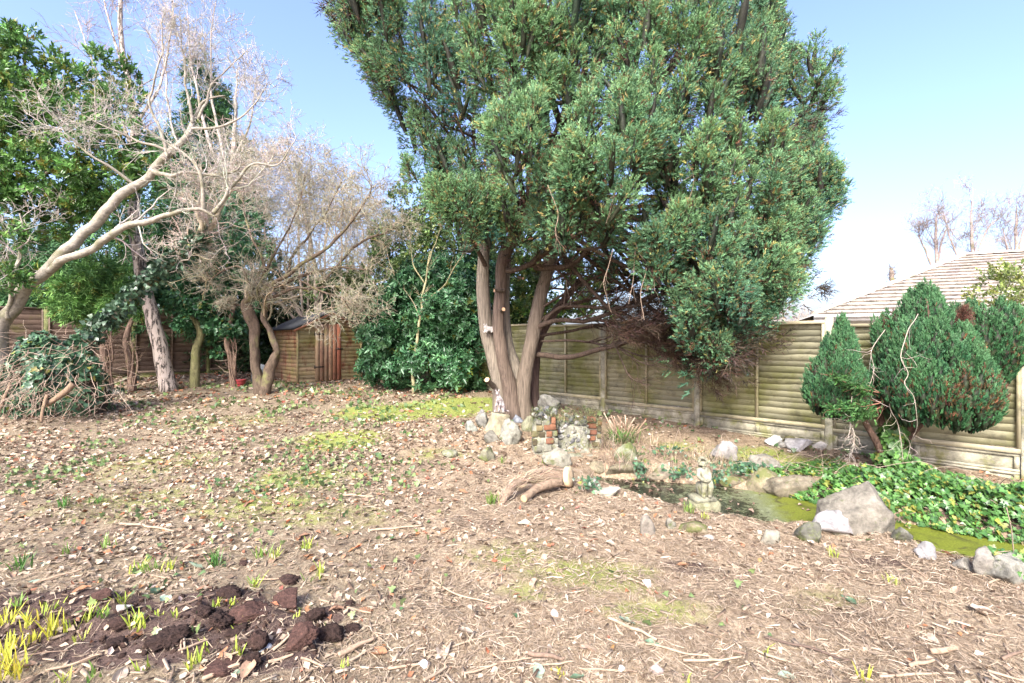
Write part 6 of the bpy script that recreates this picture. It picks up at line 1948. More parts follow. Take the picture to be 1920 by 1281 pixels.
def build_tufts():
    rng = np.random.default_rng(10)
    g = np.array((at(1172, 790, 7.4)[0], 7.4, float(gz(at(1172, 790, 7.4)[0], 7.4))))
    root = thing('pruned_shrub', 'cut back shrub, a sheaf of bare stems with pale sawn tips', 'shrub', g)
    for k in range(24):
        mb = MB(); b = g + np.array((rng.normal() * .07, rng.normal() * .06, -.02))
        top = b + np.array((rng.normal() * .14 + .03, rng.normal() * .1, rng.uniform(.22, .40)))
        if k < 5:
            top = b + np.array((rng.uniform(-.35, .42), rng.normal() * .1, rng.uniform(.28, .44)))
        r = rng.uniform(.007, .016)
        limb(mb, [b, (b + top) / 2 + rng.normal(size=3) * .02, top], [r * 1.2, r, r * .9], 6, 7, (.26, .18, .125) if k > 4 else (.42, .33, .24), .02, k, True, .1); st = mb.build('stem', M_TWIG, root)
        a = nrm(top - b); Mx = frames(a[None], rng)[0]; mb = MB()
        ring = [top + a * .003 + Mx[:, 0] * r * .85 * math.cos(t) + Mx[:, 1] * r * .85 * math.sin(t) for t in np.linspace(0, 6.28, 8)[:-1]]
        mb.add([top + a * .005] + ring, None, [(0, 1 + i, 1 + (i + 1) % 7) for i in range(7)], (.72, .50, .36)); mb.build('cut_tip', M_TWIG, st, org=g)
    M_G = leaf_mat('grass_and_strap_leaves', .45, .35, .4, 25)
    def tuft(px, py, n, h, sp, w, col, lab, name='grass_tuft', cat='grass tuft', lean=1.1, Y=None, curl=.9, group=None):
        gg = ground_at(px, py) if Y is None else np.array((at(px, py, Y)[0], Y, float(gz(at(px, py, Y)[0], Y))))
        mb = MB(); blade_tuft(mb, gg, n, h, sp, w, cvar(col, n, .2, rng), rng, lean, curl)
        o = mb.build(name, M_G, None, org=gg); tag(o, lab, cat, group)
    tuft(1166, 800, 130, .24, .09, .006, (.13, .24, .06), 'green grass tuft at the foot of the cut back shrub', Y=7.2)
    tuft(1090, 775, 90, .25, .09, .006, (.16, .24, .11), 'grey green strappy tuft on top of the broken wall', Y=7.6)
    tuft(1050, 762, 60, .3, .08, .005, (.40, .40, .2), 'dry arching grass tuft by the dark stone at the juniper foot', Y=7.7)
    tuft(1215, 812, 110, .22, .16, .003, (.46, .36, .25), 'dead straw tuft right of the cut back shrub', Y=7.0)
    tuft(1130, 800, 120, .22, .14, .003, (.45, .36, .26), 'dead straw tuft beside right brick stub', Y=6.9)
    tuft(1165, 885, 150, .26, .16, .0025, (.42, .31, .23), 'dead brown grass hanging over green block at pond back', Y=6.2)
    tuft(1290, 850, 160, .2, .22, .0025, (.50, .42, .27), 'dry straw grass on bank behind the statue', Y=6.4)
    tuft(1340, 858, 120, .2, .16, .0025, (.50, .42, .28), 'dry straw grass around the grey stone behind statue', Y=6.2)
    tuft(1395, 868, 120, .18, .2, .0025, (.44, .42, .24), 'dry grass right of the grey stone behind statue', Y=6.2)
    # green shoots of bulbs: pixel foot, height px, number of leaves, tone
    G = 'bulb shoots pushing through the soil'
    yel, lime, grn, dk = (.58, .56, .07), (.42, .50, .075), (.22, .36, .07), (.10, .23, .05)
    near = [(8, 1172, 36, 9, yel, 'yellow shoots at the left edge beside the dug soil, upper clump'), (22, 1268, 62, 26, yel, 'biggest yellow clump of shoots in bottom left corner'), (8, 1232, 46, 10, yel, 'yellow shoots at left edge just above the corner clump'), (20, 1215, 34, 8, yel, 'slim yellow shoots above the corner clump'),
            (54, 1180, 40, 9, yel, 'yellow shoots standing third from the left edge'), (58, 1208, 30, 8, yel, 'short yellow shoots between two taller yellow clumps'), (94, 1196, 54, 16, yel, 'tall fanned yellow shoots beside the dug soil'), (132, 1182, 32, 3, lime, 'single arching yellow shoot left of soil'),
            (152, 1202, 26, 6, lime, 'little lime shoots left of the dug soil heap'), (30, 1138, 24, 10, grn, 'green shoots at far left, just above yellow ones'), (88, 1146, 26, 10, lime, 'lime green shoots behind the fanned yellow shoots'), (168, 1164, 34, 12, lime, 'lime shoots on the upper left rim of dug soil'),
            (192, 1158, 26, 9, grn, 'green shoots right beside the lime shoots on soil rim'), (222, 1136, 28, 7, lime, 'small pale shoots behind the reddish clod, left'), (250, 1178, 38, 13, lime, 'lime shoots in the middle of dug soil'), (268, 1180, 26, 8, lime, 'shorter lime shoots beside those in mid soil'),
            (298, 1158, 18, 4, lime, 'tiny lime shoots behind the soil heap'), (328, 1158, 20, 3, lime, 'tiny pair of lime shoots right of mid soil'), (272, 1258, 34, 5, lime, 'green blades near the front edge under dug heap'), (176, 1275, 30, 6, grn, 'green blades cut by the front edge, left one'), (124, 1281, 30, 5, lime, 'green blades at the bottom left front edge'),
            (362, 1248, 34, 14, lime, 'lime shoots at the right foot of dug heap'), (386, 1225, 24, 5, lime, 'thin lime shoot above right foot of heap'), (402, 1142, 24, 8, lime, 'lime shoots at the top of the soil clods'), (436, 1132, 14, 6, lime, 'short lime tuft among upper soil clods'),
            (448, 1225, 30, 6, lime, 'upright lime shoot beside brown clod'), (454, 1176, 22, 4, lime, 'small bent lime shoot amid clods'), (560, 1160, 18, 3, lime, 'lone lime shoot at the right of the clods'), (478, 1104, 34, 5, lime, 'lime shoots just behind clods'), (480, 1095, 16, 4, grn, 'little green sprout behind clods'),
            (648, 1252, 18, 4, lime, 'tiny bright shoot in the mulch right of clods'), (1436, 1230, 26, 2, lime, 'single lime blade beside the long dark stick'), (1620, 1278, 30, 5, yel, 'yellowish leaf curl at the front edge, right'), (1285, 1278, 18, 3, lime, 'small lime blade near front edge, centre right'), (1046, 1268, 18, 4, yel, 'tiny yellow sprout near front edge, centre')]
    far = [(36, 1068, 36, 22, dk, 'dark green clump of shoots at the far left, foreground'), (130, 1040, 30, 8, grn, 'green shoots left, behind dark clump'), (200, 1030, 30, 9, grn, 'green sprouts on the litter, left middle'), (256, 1072, 24, 10, lime, 'leftmost of a row of lime sprouts'), (284, 1074, 36, 14, grn, 'green sprouts in the middle of the lime row'), (316, 1072, 28, 10, lime, 'rightmost of the row of lime sprouts'),
           (404, 1060, 36, 26, dk, 'dense dark green tuft behind the clods'), (492, 1044, 26, 12, grn, 'green sprout pair, middle left'), (512, 1046, 22, 8, lime, 'lime sprout right of green pair'), (576, 1030, 24, 14, lime, 'lime tuft on the litter left of centre'), (602, 1080, 30, 10, lime, 'lime sprout beside the dark hollow'), (578, 1092, 20, 5, grn, 'small green sprout below lime sprout'),
           (922, 945, 30, 34, grn, 'bright green tuft of shoots in front of cut log'), (1292, 962, 22, 18, grn, 'green shoots with white buds before the statue'), (1320, 972, 14, 8, lime, 'small sprout right of statue shoots'), (1560, 1042, 18, 10, lime, 'lime sprout on the bank under the white stone'), (1670, 1092, 16, 8, lime, 'lime weed on the right bank'), (180, 945, 18, 16, dk, 'dark green weed on leaf litter, upper left'), (118, 950, 26, 20, dk, 'dark leafy weed on the litter, far left'), (1020, 870, 12, 6, grn, 'small sprout before the brick pier'), (940, 868, 14, 8, grn, 'small bright sprout below the plinth stones')]
    for px, py, h, n, col, lab in near + far:
        gg = ground_at(px, py); hm = h / F * gg[1] * .92
        mb = MB(); n2 = int(n * 1.0) + 4
        blade_tuft(mb, gg, n2, hm, .009 + .0035 * n ** .5, .0044, cvar(col, n2, .16, rng), rng, .55, .5)
        o = mb.build('bulb_shoots', M_G, None, org=gg); tag(o, lab, 'shoots', G)
    # snowdrop buds
    # moss and grass sward as one stuff object
    mb = MB()
    X = rng.uniform(-7, 6.2, 90000); Yv = rng.uniform(4.2, 11.8, 90000)
    zn = zones(X, Yv)[:, 0] * (.55 + .9 * fbm(np.stack([X * 2, Yv * 2, 0 * X], -1), 3, 44)) 
    k = (rng.random(len(X)) < np.clip(zn - .38, 0, 1) * 1.2) & (poly_sd(X, Yv, POND) > .05)
    P = np.stack([X[k], Yv[k], gz(X[k], Yv[k])], -1); n = len(P)
    az = rng.uniform(0, 6.28, n); h = rng.uniform(.012, .035, n); d = np.stack([np.cos(az), np.sin(az), 0 * az], -1); s = np.stack([-np.sin(az), np.cos(az), 0 * az], -1)
    V = np.stack([P - s * .004, P + s * .004, P + d * (h * .8)[:, None] + np.array((0, 0, 1.0)) * h[:, None]], 1).reshape(-1, 3)
    C = np.repeat(mixcol((.21, .26, .05), (.38, .41, .13), rng.random(n)), 3, 0)
    mb.add(V, None, np.arange(3 * n).reshape(-1, 3), C); o = mb.build('mossy_grass', M_G, None, kind='stuff'); tag(o, 'short yellow green mossy grass in patches before the juniper', 'grass')


build_tufts()


# ------------------------------------------------------------------ ivy
def ivy_patch(name, label, P, N, size, ncols, rng, near_parts=0, vines=12, group=None, org=None):
    """P: leaf positions, N: facing normals"""
    org = P.mean(0) if org is None else org
    root = thing(name, label, 'ivy', org, group)
    n = len(P)
    ax = nrm(np.cross(N, rng.normal(size=(n, 3))) + np.array((0, 0, -.45)))      # tips hang down
    # frame: leaf plane normal = template y, tip = z
    y = nrm(N - (N * ax).sum(-1, keepdims=True) * ax); x = np.cross(y, ax)
    R = np.stack([x, y, ax], -1)
    sc = size * rng.uniform(.55, 1.25, n)
    C = ncols(n, 0, 0)
    order = np.argsort(-(sc / P[:, 1])); big = order[:near_parts]; rest = order[near_parts:]
    if near_parts:
        meshes = []
        for k in range(24):
            mb = MB(); T = IVY[k % 4]; mb.add(T.v * np.array((1, 1, 1)), None, T.t, ncols(1, 0, 0)[0] * T.sh); meshes.append(mb.mesh('ivy_leaf', M_IVY))
        for i in big:
            o = link('ivy_leaf', meshes[int(rng.integers(24))]); o.parent = root
            M4 = Matrix([[*(R[i][r] * sc[i]), P[i][r] - org[r]] for r in range(3)] + [[0, 0, 0, 1]])
            o.matrix_local = M4
    mb = MB()
    for j in range(4):
        s = rest[j::4]; T = IVY[j]
        V = np.einsum('nij,vj->nvi', R[s], T.v) * sc[s][:, None, None] + P[s][:, None]
        m = len(s)
        mb.add(V.reshape(-1, 3), None, (T.t[None] + (np.arange(m) * len(T.v))[:, None, None]).reshape(-1, 3), (C[s][:, None] * T.sh[None]).reshape(-1, 3))
    mb.build('foliage', M_IVY, root, kind='stuff')
    for k in range(vines):
        a, b = P[int(rng.integers(n))], P[int(rng.integers(n))]
        if np.linalg.norm(a - b) > .8:
            b = a + (b - a) * .8 / np.linalg.norm(a - b)
        mb = MB(); mid = (a + b) / 2 + rng.normal(size=3) * .12 + (0, 0, .08)
        limb(mb, [a, mid, b], [.0034, .003, .002], 5, 16, (.30, .235, .175), .18, k, False); mb.build('vine_stem', M_DEAD, root)
    return root


def build_ivy():
    rng = np.random.default_rng(14)
    dark = green_cols((.035, .085, .04), (.075, .15, .075), .14, rng, .03)
    fresh = green_cols((.036, .105, .024), (.09, .195, .045), .16, rng, .14)
    # dense bank spilling over the pond at the right: heightfield mat
    def mat_region(poly, n, h0, lean, sel=None):
        x0, y0 = poly.min(0); x1, y1 = poly.max(0)
        X = rng.uniform(x0, x1, n); Yv = rng.uniform(y0, y1, n); sd = poly_sd(X, Yv, poly)
        k = sd < 0.04; X, Yv, sd = X[k], Yv[k], sd[k]
        hump = h0 * .8 * sstep(0, -.35, sd) * (.15 + 1.5 * fbm(np.stack([X * 3.2, Yv * 3.2, 0 * X], -1), 2, 17))
        P = np.stack([X, Yv, np.maximum(gz(X, Yv), WATER_Z) + .03 + hump * rng.uniform(.45, 1.05, len(X))], -1)
        N_ = nrm(np.stack([rng.normal(size=len(X)) * .55, rng.normal(size=len(X)) * .55 - lean, np.ones(len(X))], -1))
        return P, N_
    poly = np.array([(2.98, 5.5), (3.35, 5.36), (3.9, 5.55), (4.5, 5.62), (5.0, 5.35), (5.45, 4.95), (5.8, 4.5), (5.9, 3.9), (5.0, 3.72), (4.45, 4.02), (3.95, 4.38), (3.72, 4.72), (3.35, 5.05)])
    P, N_ = mat_region(poly, 17000, .26, .75)
    ivy_patch('ivy_bank', 'wide bright green ivy bank spilling over the pond below the right fence', P, N_, .056, fresh, rng, 280, 16)
    poly = np.array([(2.75, 5.95), (3.2, 6.0), (4.1, 6.25), (4.3, 6.0), (3.6, 5.7), (2.95, 5.55)])
    P, N_ = mat_region(poly, 1500, .10, .3)
    ivy_patch('ivy_trail', 'sparse ivy trailing along the bank between the tan boulder and cypress', P, N_, .055, fresh, rng, 0, 16)
    # ivy round the foot of the cypress
    b = at(1690, 850, 5.6); n = 420
    t = rng.random(n); a = rng.uniform(0, 6.28, n); r = .16 * (1 - .45 * t) * rng.uniform(.6, 1, n) + .05
    base = np.array((b[0], 5.72, float(gz(b[0], 5.72))))
    P = base + np.stack([r * np.cos(a), r * np.sin(a), .62 * t], -1)
    ivy_patch('ivy_clump', 'leafy ivy climbing the foot of the clipped cypress', P, nrm(np.stack([np.cos(a), np.sin(a), .5 + 0 * a], -1) + rng.normal(size=(n, 3)) * .3), .085, green_cols((.05, .13, .03), (.10, .21, .05), .2, rng, .06), rng, 0, 6)
    # little dark ivies at the pond back, behind the statue
    for px, py, w, h, n, lab in ((1390, 885, 50, 14, 130, 'dark ivy spray hanging at the pond back right of statue'), (1272, 892, 30, 14, 70, 'dark ivy spray hanging over the pond back left of statue'), (1198, 890, 14, 26, 60, 'slender dark ivy trail hanging over the flat edging slabs'), (1340, 905, 26, 14, 60, 'small dark ivy leaves directly behind statue'),
                                 (1690, 985, 16, 24, 30, 'pale young ivy leaves beside the largest boulder'), (1890, 1062, 44, 22, 110, 'bright ivy leaves over stones at right edge'), (1100, 912, 22, 16, 50, 'pale green weeds between log end and pond slabs'), (1258, 850, 40, 10, 40, 'scattered ivy leaves on the bank above pond back')):
        g = ground_at(px, py + h * .7)
        P = np.stack([g[0] + rng.normal(size=n) * w / F * g[1] * .55, g[1] - .05 + rng.normal(size=n) * .06, g[2] + .05 + rng.uniform(0, 1.5 * h, n) / F * g[1]], -1)
        ivy_patch('ivy_spray', lab, P, nrm(rng.normal(size=(n, 3)) * .4 + (0, -.8, .6)), .045, fresh if px in (1690, 1890) else dark, rng, 0, 3, 'small ivies round the pond')
    # mound of ivy and dead stems over the stump at the left edge
    c = np.array((-8.35, 8.75, 0.0)); c[2] = float(gz(c[0], c[1])) - .1
    n = 4200
    d = nrm(rng.normal(size=(n, 3)) + (.1, -.45, .35)); d[:, 2] = np.abs(d[:, 2])
    d = nrm(d)
    rad = np.array((.88, .8, 1.38))
    prof = (1 - .30 * d[:, 2:3] ** 2)
    nz = .62 + .72 * fbm(d * 2.4 + 5, 3, 3)[:, None]
    P = c + d * rad * nz * np.concatenate([prof, prof, 1 + 0 * prof], 1)
    top = sstep(.15, .6, d[:, 2])
    keep = rng.random(n) < (.30 + .7 * top)
    P, Nn = P[keep], d[keep]
    root = ivy_patch('ivy_mound', 'ivy covered stump heaped with dead stems at the left edge', P, nrm(Nn + rng.normal(size=Nn.shape) * .4), .105, dark, rng, 0, 0)
    mb = MB(); v, f = rock_shape(301, 3, 3, .10); mb.add(v * rad * .86 + c, None, f, (.10, .075, .055)); mb.build('stump', M_GNARL, root)
    mb = MB(); k = 900
    d0 = nrm(rng.normal(size=(k, 3)) + (0, -.6, .1)); d0[:, 2] = np.abs(d0[:, 2]); s = c + d0 * rad * (1 + .25 * (d0[:, 2:3] < .35)) * rng.uniform(.75, 1.08, (k, 1))
    dr = nrm(rng.normal(size=(k, 3)) * .8 + (0, -.2, -.8)); Ls = rng.uniform(.15, .75, k)[:, None]
    pts = [s]
    for q in range(4):
        dr = nrm(dr + rng.normal(size=(k, 3)) * .25 + (0, -.06, -.06)); nx = pts[-1] + dr * Ls / 4
        nx[:, 2] = np.maximum(nx[:, 2], gz(nx[:, 0], nx[:, 1]) + .02); pts.append(nx)
    tubes(mb, np.stack(pts, 1), np.linspace(1, .5, 5)[None] * rng.uniform(.003, .0065, (k, 1)), 4, mixcol((.48, .38, .29), (.26, .18, .13), rng.random(k)))
    mb.build('dead_stems', M_DEAD, root, kind='stuff')
    for k, (p, r) in enumerate([([(135, 720, 8.0), (120, 735, 7.95), (85, 760, 7.9)], .07), ([(90, 740, 7.9), (82, 765, 7.8), (78, 790, 7.75)], .035), ([(20, 720, 7.9), (8, 745, 7.8), (-5, 775, 7.7)], .03), ([(75, 812, 7.9), (95, 822, 7.8), (115, 832, 7.6)], .035)]):
        mb = MB(); limb(mb, [at(*q) for q in p], [r * .75, r * .7, r * .6], 10, 16, (.23, .16, .105), .08, k, True, .12); mb.build('sawn_branch', M_GNARL, root)


build_ivy()
# ================================================================== LITTER AND SMALL THINGS ON THE GROUND
M_LITTER = leaf_mat('dead_leaf_litter', .75, .12, .25, 40)
M_STRAW = leaf_mat('straw_and_needles', .8, .1, .2, 40)
M_STICK = bark_mat('dry_sticks', (6, 6, 6), 6, .6, 1.3, None, .5, .5, .004)
M_SOIL = None


def soil_material():
    m, nt, b, out = newmat('crumbly_dark_soil')
    a = node(nt, 'ShaderNodeAttribute', attribute_name='Col')
    n = noise_tex(nt, 60, 8, .75, pos_vec(nt))
    c = mix(nt, a.outputs['Color'], ramp(nt, n.outputs['Fac'], [(.3, (.45,) * 3), (.55, (1,) * 3), (.75, (2.1, 1.9, 1.8))]), 1.0, 'MULTIPLY')
    nt.links.new(c, b.inputs['Base Color']); b.inputs['Roughness'].default_value = .95; b.inputs['Specular IOR Level'].default_value = .15
    bump(nt, b, n.outputs['Fac'], 1.0, .02)
    return m


M_SOIL = soil_material()


def curl_leaf(seed):
    """dry curled leaf lying flat; unit length along y"""
    r = np.random.default_rng(seed)
    n = 7
    t = np.linspace(0, 1, n)
    w = .27 * np.sin(np.pi * (t * .94 + .03)) ** .8 * r.uniform(.75, 1.25)
    bend = r.uniform(-.25, .35); fold = r.uniform(.15, .9); tw = r.uniform(-.4, .4)
    V, Q, S = [], [], []
    for k in range(n):
        a = tw * (t[k] - .5) * 2
        zc = bend * (t[k] - .5) ** 2 * 2 + .03
        for s in (-1, -.5, 0, .5, 1):
            x = s * w[k] * (1 + .12 * r.normal() * (abs(s) == 1)); z = fold * abs(s) ** 1.5 * w[k] + .03 * r.normal() * abs(s)
            V.append((x * math.cos(a) - z * math.sin(a), t[k] - .5, zc + x * math.sin(a) + z * math.cos(a)))
            S.append([1.15 if s == 0 else .95] * 3)
    for k in range(n - 1):
        for j in range(4):
            i = k * 5 + j; Q.append((i, i + 1, i + 6, i + 5))
    return Tmpl(V, Q, None, S)


def flat_leaf(seed):
    r = np.random.default_rng(seed)
    w = r.uniform(.2, .42); f = r.uniform(.05, .3); e = r.uniform(-.2, .25)
    V = [(0, -.5, .02), (-w, -.05, f), (w, -.08, f * r.uniform(.2, 1)), (0, 0, .0), (r.uniform(-.1, .1), .5, .03 + e)]
    return Tmpl(V, None, [(0, 2, 3), (0, 3, 1), (3, 2, 4), (3, 4, 1)])


def slope_up(x, y):
    e = .06
    gx = (gz(x + e, y) - gz(x - e, y)) / (2 * e); gy = (gz(x, y + e) - gz(x, y - e)) / (2 * e)
    return nrm(np.stack([-gx, -gy, np.ones_like(gx)], -1))


def lay(mb, T, x, y, size, col, rng, lift=.006, tilt=.25):
    """lay templates (flat in xy) on the ground"""
    n = len(x)
    up = nrm(slope_up(x, y) + rng.normal(size=(n, 3)) * tilt)
    P = np.stack([x, y, gz(x, y) + lift], -1)
    inst(mb, T, P, up, size, col, rng)


def scatter(n, y0, y1, rng, xl=1.22, p=1.0):
    """random ground points in world space between two distances from the house"""
    y = y0 + (y1 - y0) * rng.random(n) ** p
    x = rng.uniform(-1, 1, n) * xl * (y1 * .5 + y * .5)
    ok = np.abs(x) < xl * y
    x, y = x[ok], y[ok]
    ok = poly_sd(x, y, POND) > .06
    return x[ok], y[ok]


def build_litter():
    rng = np.random.default_rng(51)
    # --- needle straw and bark shreds
    mb = MB()
    for y0, y1, n, Lm, Wm in ((1.7, 3.2, 46000, .075, .0010), (3.2, 5.2, 60000, .085, .0013), (5.2, 8.2, 44000, .10, .0020), (8.2, 12.5, 9000, .12, .004)):
        x, y = scatter(n, y0, y1, rng)
        z = zones(x, y)
        keep = rng.random(len(x)) < (.28 + .72 * z[:, 2]) * (1 - .6 * np.clip(z[:, 1] * 1.6 - .3, 0, 1)) * (1 - .65 * np.clip(z[:, 0], 0, 1))
        cl = fbm(np.stack([x * 2.2, y * 2.2, 0 * x], -1), 3, 61)
        keep &= rng.random(len(x)) < sstep(.28, .6, cl) * .85 + .2
        x, y = x[keep], y[keep]; n = len(x)
        az = rng.normal(size=n) * 1.1 + 2.9 * fbm(np.stack([x * .9, y * .9, 0 * x], -1), 2, 71); Ls = Lm * rng.uniform(.4, 1.7, n)
        d = np.stack([np.cos(az), np.sin(az)], -1); s = np.stack([-d[:, 1], d[:, 0]], -1)
        w = Wm * rng.uniform(.6, 1.8, n); bow = rng.normal(size=n) * .18 * Ls
        pts = []
        for t in (-.5, 0, .5):
            px = x + d[:, 0] * Ls * t + s[:, 0] * bow * (t == 0); py = y + d[:, 1] * Ls * t + s[:, 1] * bow * (t == 0)
            pts.append(np.stack([px, py, gz(px, py) + rng.uniform(.001, .016, n) + .006 * (t == 0)], -1))
        so = np.concatenate([s, rng.normal(size=(n, 1)) * .5], 1) * w[:, None]
        V = np.stack([pts[0] - so, pts[0] + so, pts[1] - so, pts[1] + so, pts[2] - so * .5, pts[2] + so * .5], 1)
        q = np.array([(0, 1, 3, 2), (2, 3, 5, 4)] if y1 < 5.5 else [(0, 1, 5, 4)])[None] + (np.arange(n) * 6)[:, None, None]
        C = mixcol((.17, .12, .078), (.52, .415, .295), np.clip(rng.normal(.48, .28, n), 0, 1)); hot = rng.random(n) < .06; C[hot] = cvar((.56, .47, .36), int(hot.sum()), .08, rng)
        mb.add(V.reshape(-1, 3), q.reshape(-1, 4), None, np.repeat(C, 6, 0))
    tag(mb.build('straw_litter', M_STRAW, None, kind='stuff'), 'pinkish tan needle straw strewn over the ground', 'straw')
    # --- leaves, bark chips
    T = [flat_leaf(k) for k in range(8)]
    mb = MB()
    for y0, y1, n, sz in ((1.7, 3.4, 7500, .032), (3.4, 6.0, 24000, .042), (6.0, 9.5, 34000, .058), (9.5, 16.5, 24000, .09)):
        x, y = scatter(n, y0, y1, rng, 1.25)
        z = zones(x, y)
        left = sstep(1.5, -2.5, x - .12 * (y - 5))
        drift = .40 + .60 * sstep(.36, .60, fbm(np.stack([x * 1.1, y * 1.1, 0 * x], -1), 3, 91))
        keep = rng.random(len(x)) < drift * (.25 + .75 * left) * (1 - .80 * np.clip(z[:, 0] * 1.1, 0, 1)) * (1 - .55 * np.clip(z[:, 1] * 1.5 - .3, 0, 1) * (y < 6))
        x, y = x[keep], y[keep]; n = len(x)
        C = mixcol((.10, .064, .041), (.53, .42, .30), np.clip(rng.normal(.5, .36, n), 0, 1))
        rd = rng.random(n) < .10 + .18 * (y > 11); C[rd] = cvar((.36, .155, .08), int(rd.sum()), .25, rng)
        pl = rng.random(n) < .10; C[pl] = cvar((.46, .385, .30), int(pl.sum()), .1, rng)
        k = rng.integers(8, size=n); S = sz * rng.uniform(.5, 1.6, n)
        for j in range(8):
            m = k == j; lay(mb, T[j], x[m], y[m], S[m], C[m], rng, .012, .38)
    tag(mb.build('leaf_litter', M_LITTER, None, kind='stuff'), 'dry brown leaf litter spread over the lawn', 'leaf litter')
    # --- chips of wood and bark among the mulch near the front
    mb = MB(); x, y = scatter(3400, 1.7, 3.6, rng, 1.22, 1.9); z = zones(x, y); k = rng.random(len(x)) < 1 - .6 * z[:, 1]; x, y = x[k], y[k]; n = len(x)
    az = rng.uniform(0, 6.28, n); Ls = rng.uniform(.02, .085, n); w = Ls * rng.uniform(.07, .2, n); h = w * .5
    d = np.stack([np.cos(az), np.sin(az), rng.normal(size=n) * .22], -1); s = np.stack([-d[:, 1], d[:, 0], rng.normal(size=n) * .3], -1)
    P = np.stack([x, y, gz(x, y) + .012], -1); u = np.array((0, 0, 1.0))
    V = np.stack([P + d * (Ls * a)[:, None] / 2 + s * (w * b)[:, None] / 2 + u * (h * c)[:, None] for c in (-.5, .5) for a, b in ((-1, -1), (1, -.7), (1, .7), (-1, 1))], 1)
    q = np.array([(4, 5, 6, 7), (0, 1, 5, 4), (1, 2, 6, 5), (2, 3, 7, 6), (3, 0, 4, 7)])[None] + (np.arange(n) * 8)[:, None, None]
    mb.add(V.reshape(-1, 3), q.reshape(-1, 4), None, np.repeat(mixcol((.12, .08, .054), (.42, .33, .24), rng.random(n)), 8, 0))
    tag(mb.build('bark_chips', M_STICK, None, kind='stuff'), 'small bark and wood chips in the front mulch', 'bark chips')
    # --- green ground leaves: ivy seedlings and weeds
    mb = MB()
    for y0, y1, n, sz in ((2.6, 5.0, 1400, .04), (5.0, 8.5, 7000, .055), (8.5, 13.5, 9000, .08)):
        x, y = scatter(n, y0, y1, rng, 1.2)
        cl = fbm(np.stack([x * 1.3, y * 1.3, 0 * x], -1), 3, 81)
        left = sstep(.5, -3, x)
        keep = rng.random(len(x)) < sstep(.46, .64, cl) * (.10 + .9 * left) + .05 * left + .35 * (x > 1.6) * (y > 5.6) * sstep(.4, .6, cl)
        x, y = x[keep], y[keep]; n = len(x)
        C = mixcol((.06, .125, .045), (.26, .33, .12), rng.random(n)); k = rng.integers(3, size=n); S = sz * rng.uniform(.6, 1.4, n)
        for j in range(3):
            m = k == j
            up = nrm(rng.normal(size=(int(m.sum()), 3)) + (0, -.3, .35)); P = np.stack([x[m], y[m], gz(x[m], y[m]) + .03], -1)
            inst(mb, IVY[j], P, up, S[m], C[m], rng)
    tag(mb.build('ground_weeds', M_IVY, None, kind='stuff'), 'scattered green ivy seedlings and weeds in the leaf litter', 'weeds')
    # --- crumbs on dug soil
    mb = MB(); v, f = ico(0)
    X = rng.uniform(-3.9, -.3, 5000); Yv = rng.uniform(1.9, 3.5, 5000); k = rng.random(5000) < soilmask(X, Yv) ** 2 * .7; X, Yv = X[k], Yv[k]; n = len(X)
    Tm = Tmpl(v * (1 + .25 * RNG.normal(size=(len(v), 1))), None, f); P = np.stack([X, Yv, gz(X, Yv) + .004], -1)
    inst(mb, Tm, P, nrm(rng.normal(size=(n, 3))), .004 + .018 * rng.random(n) ** 3, mixcol((.035, .021, .017), (.13, .08, .06), rng.random(n)), rng)
    tag(mb.build('soil_crumbs', M_SOIL, None, kind='stuff'), 'dark crumbs of freshly dug soil at the lower left', 'soil')
    # floating leaves and scum bits on the pond, left end
    mb = MB(); k = 260; X = rng.uniform(.9, 3.2, k); Yv = rng.uniform(4.4, 6.1, k); m = (poly_sd(X, Yv, POND) < -.02) & (rng.random(k) < sstep(3.0, 1.3, X) + .1); X, Yv = X[m], Yv[m]; n = len(X)
    inst(mb, T[1], np.stack([X, Yv, np.full(n, WATER_Z + .006)], -1), nrm(rng.normal(size=(n, 3)) * .2 + (0, 0, 1)), rng.uniform(.03, .10, n), mixcol((.14, .085, .06), (.45, .33, .25), rng.random(n)), rng)
    tag(mb.build('floating_leaves', M_LITTER, None, kind='stuff'), 'dead leaves floating at the dark left end of the pond', 'leaves')


build_litter()


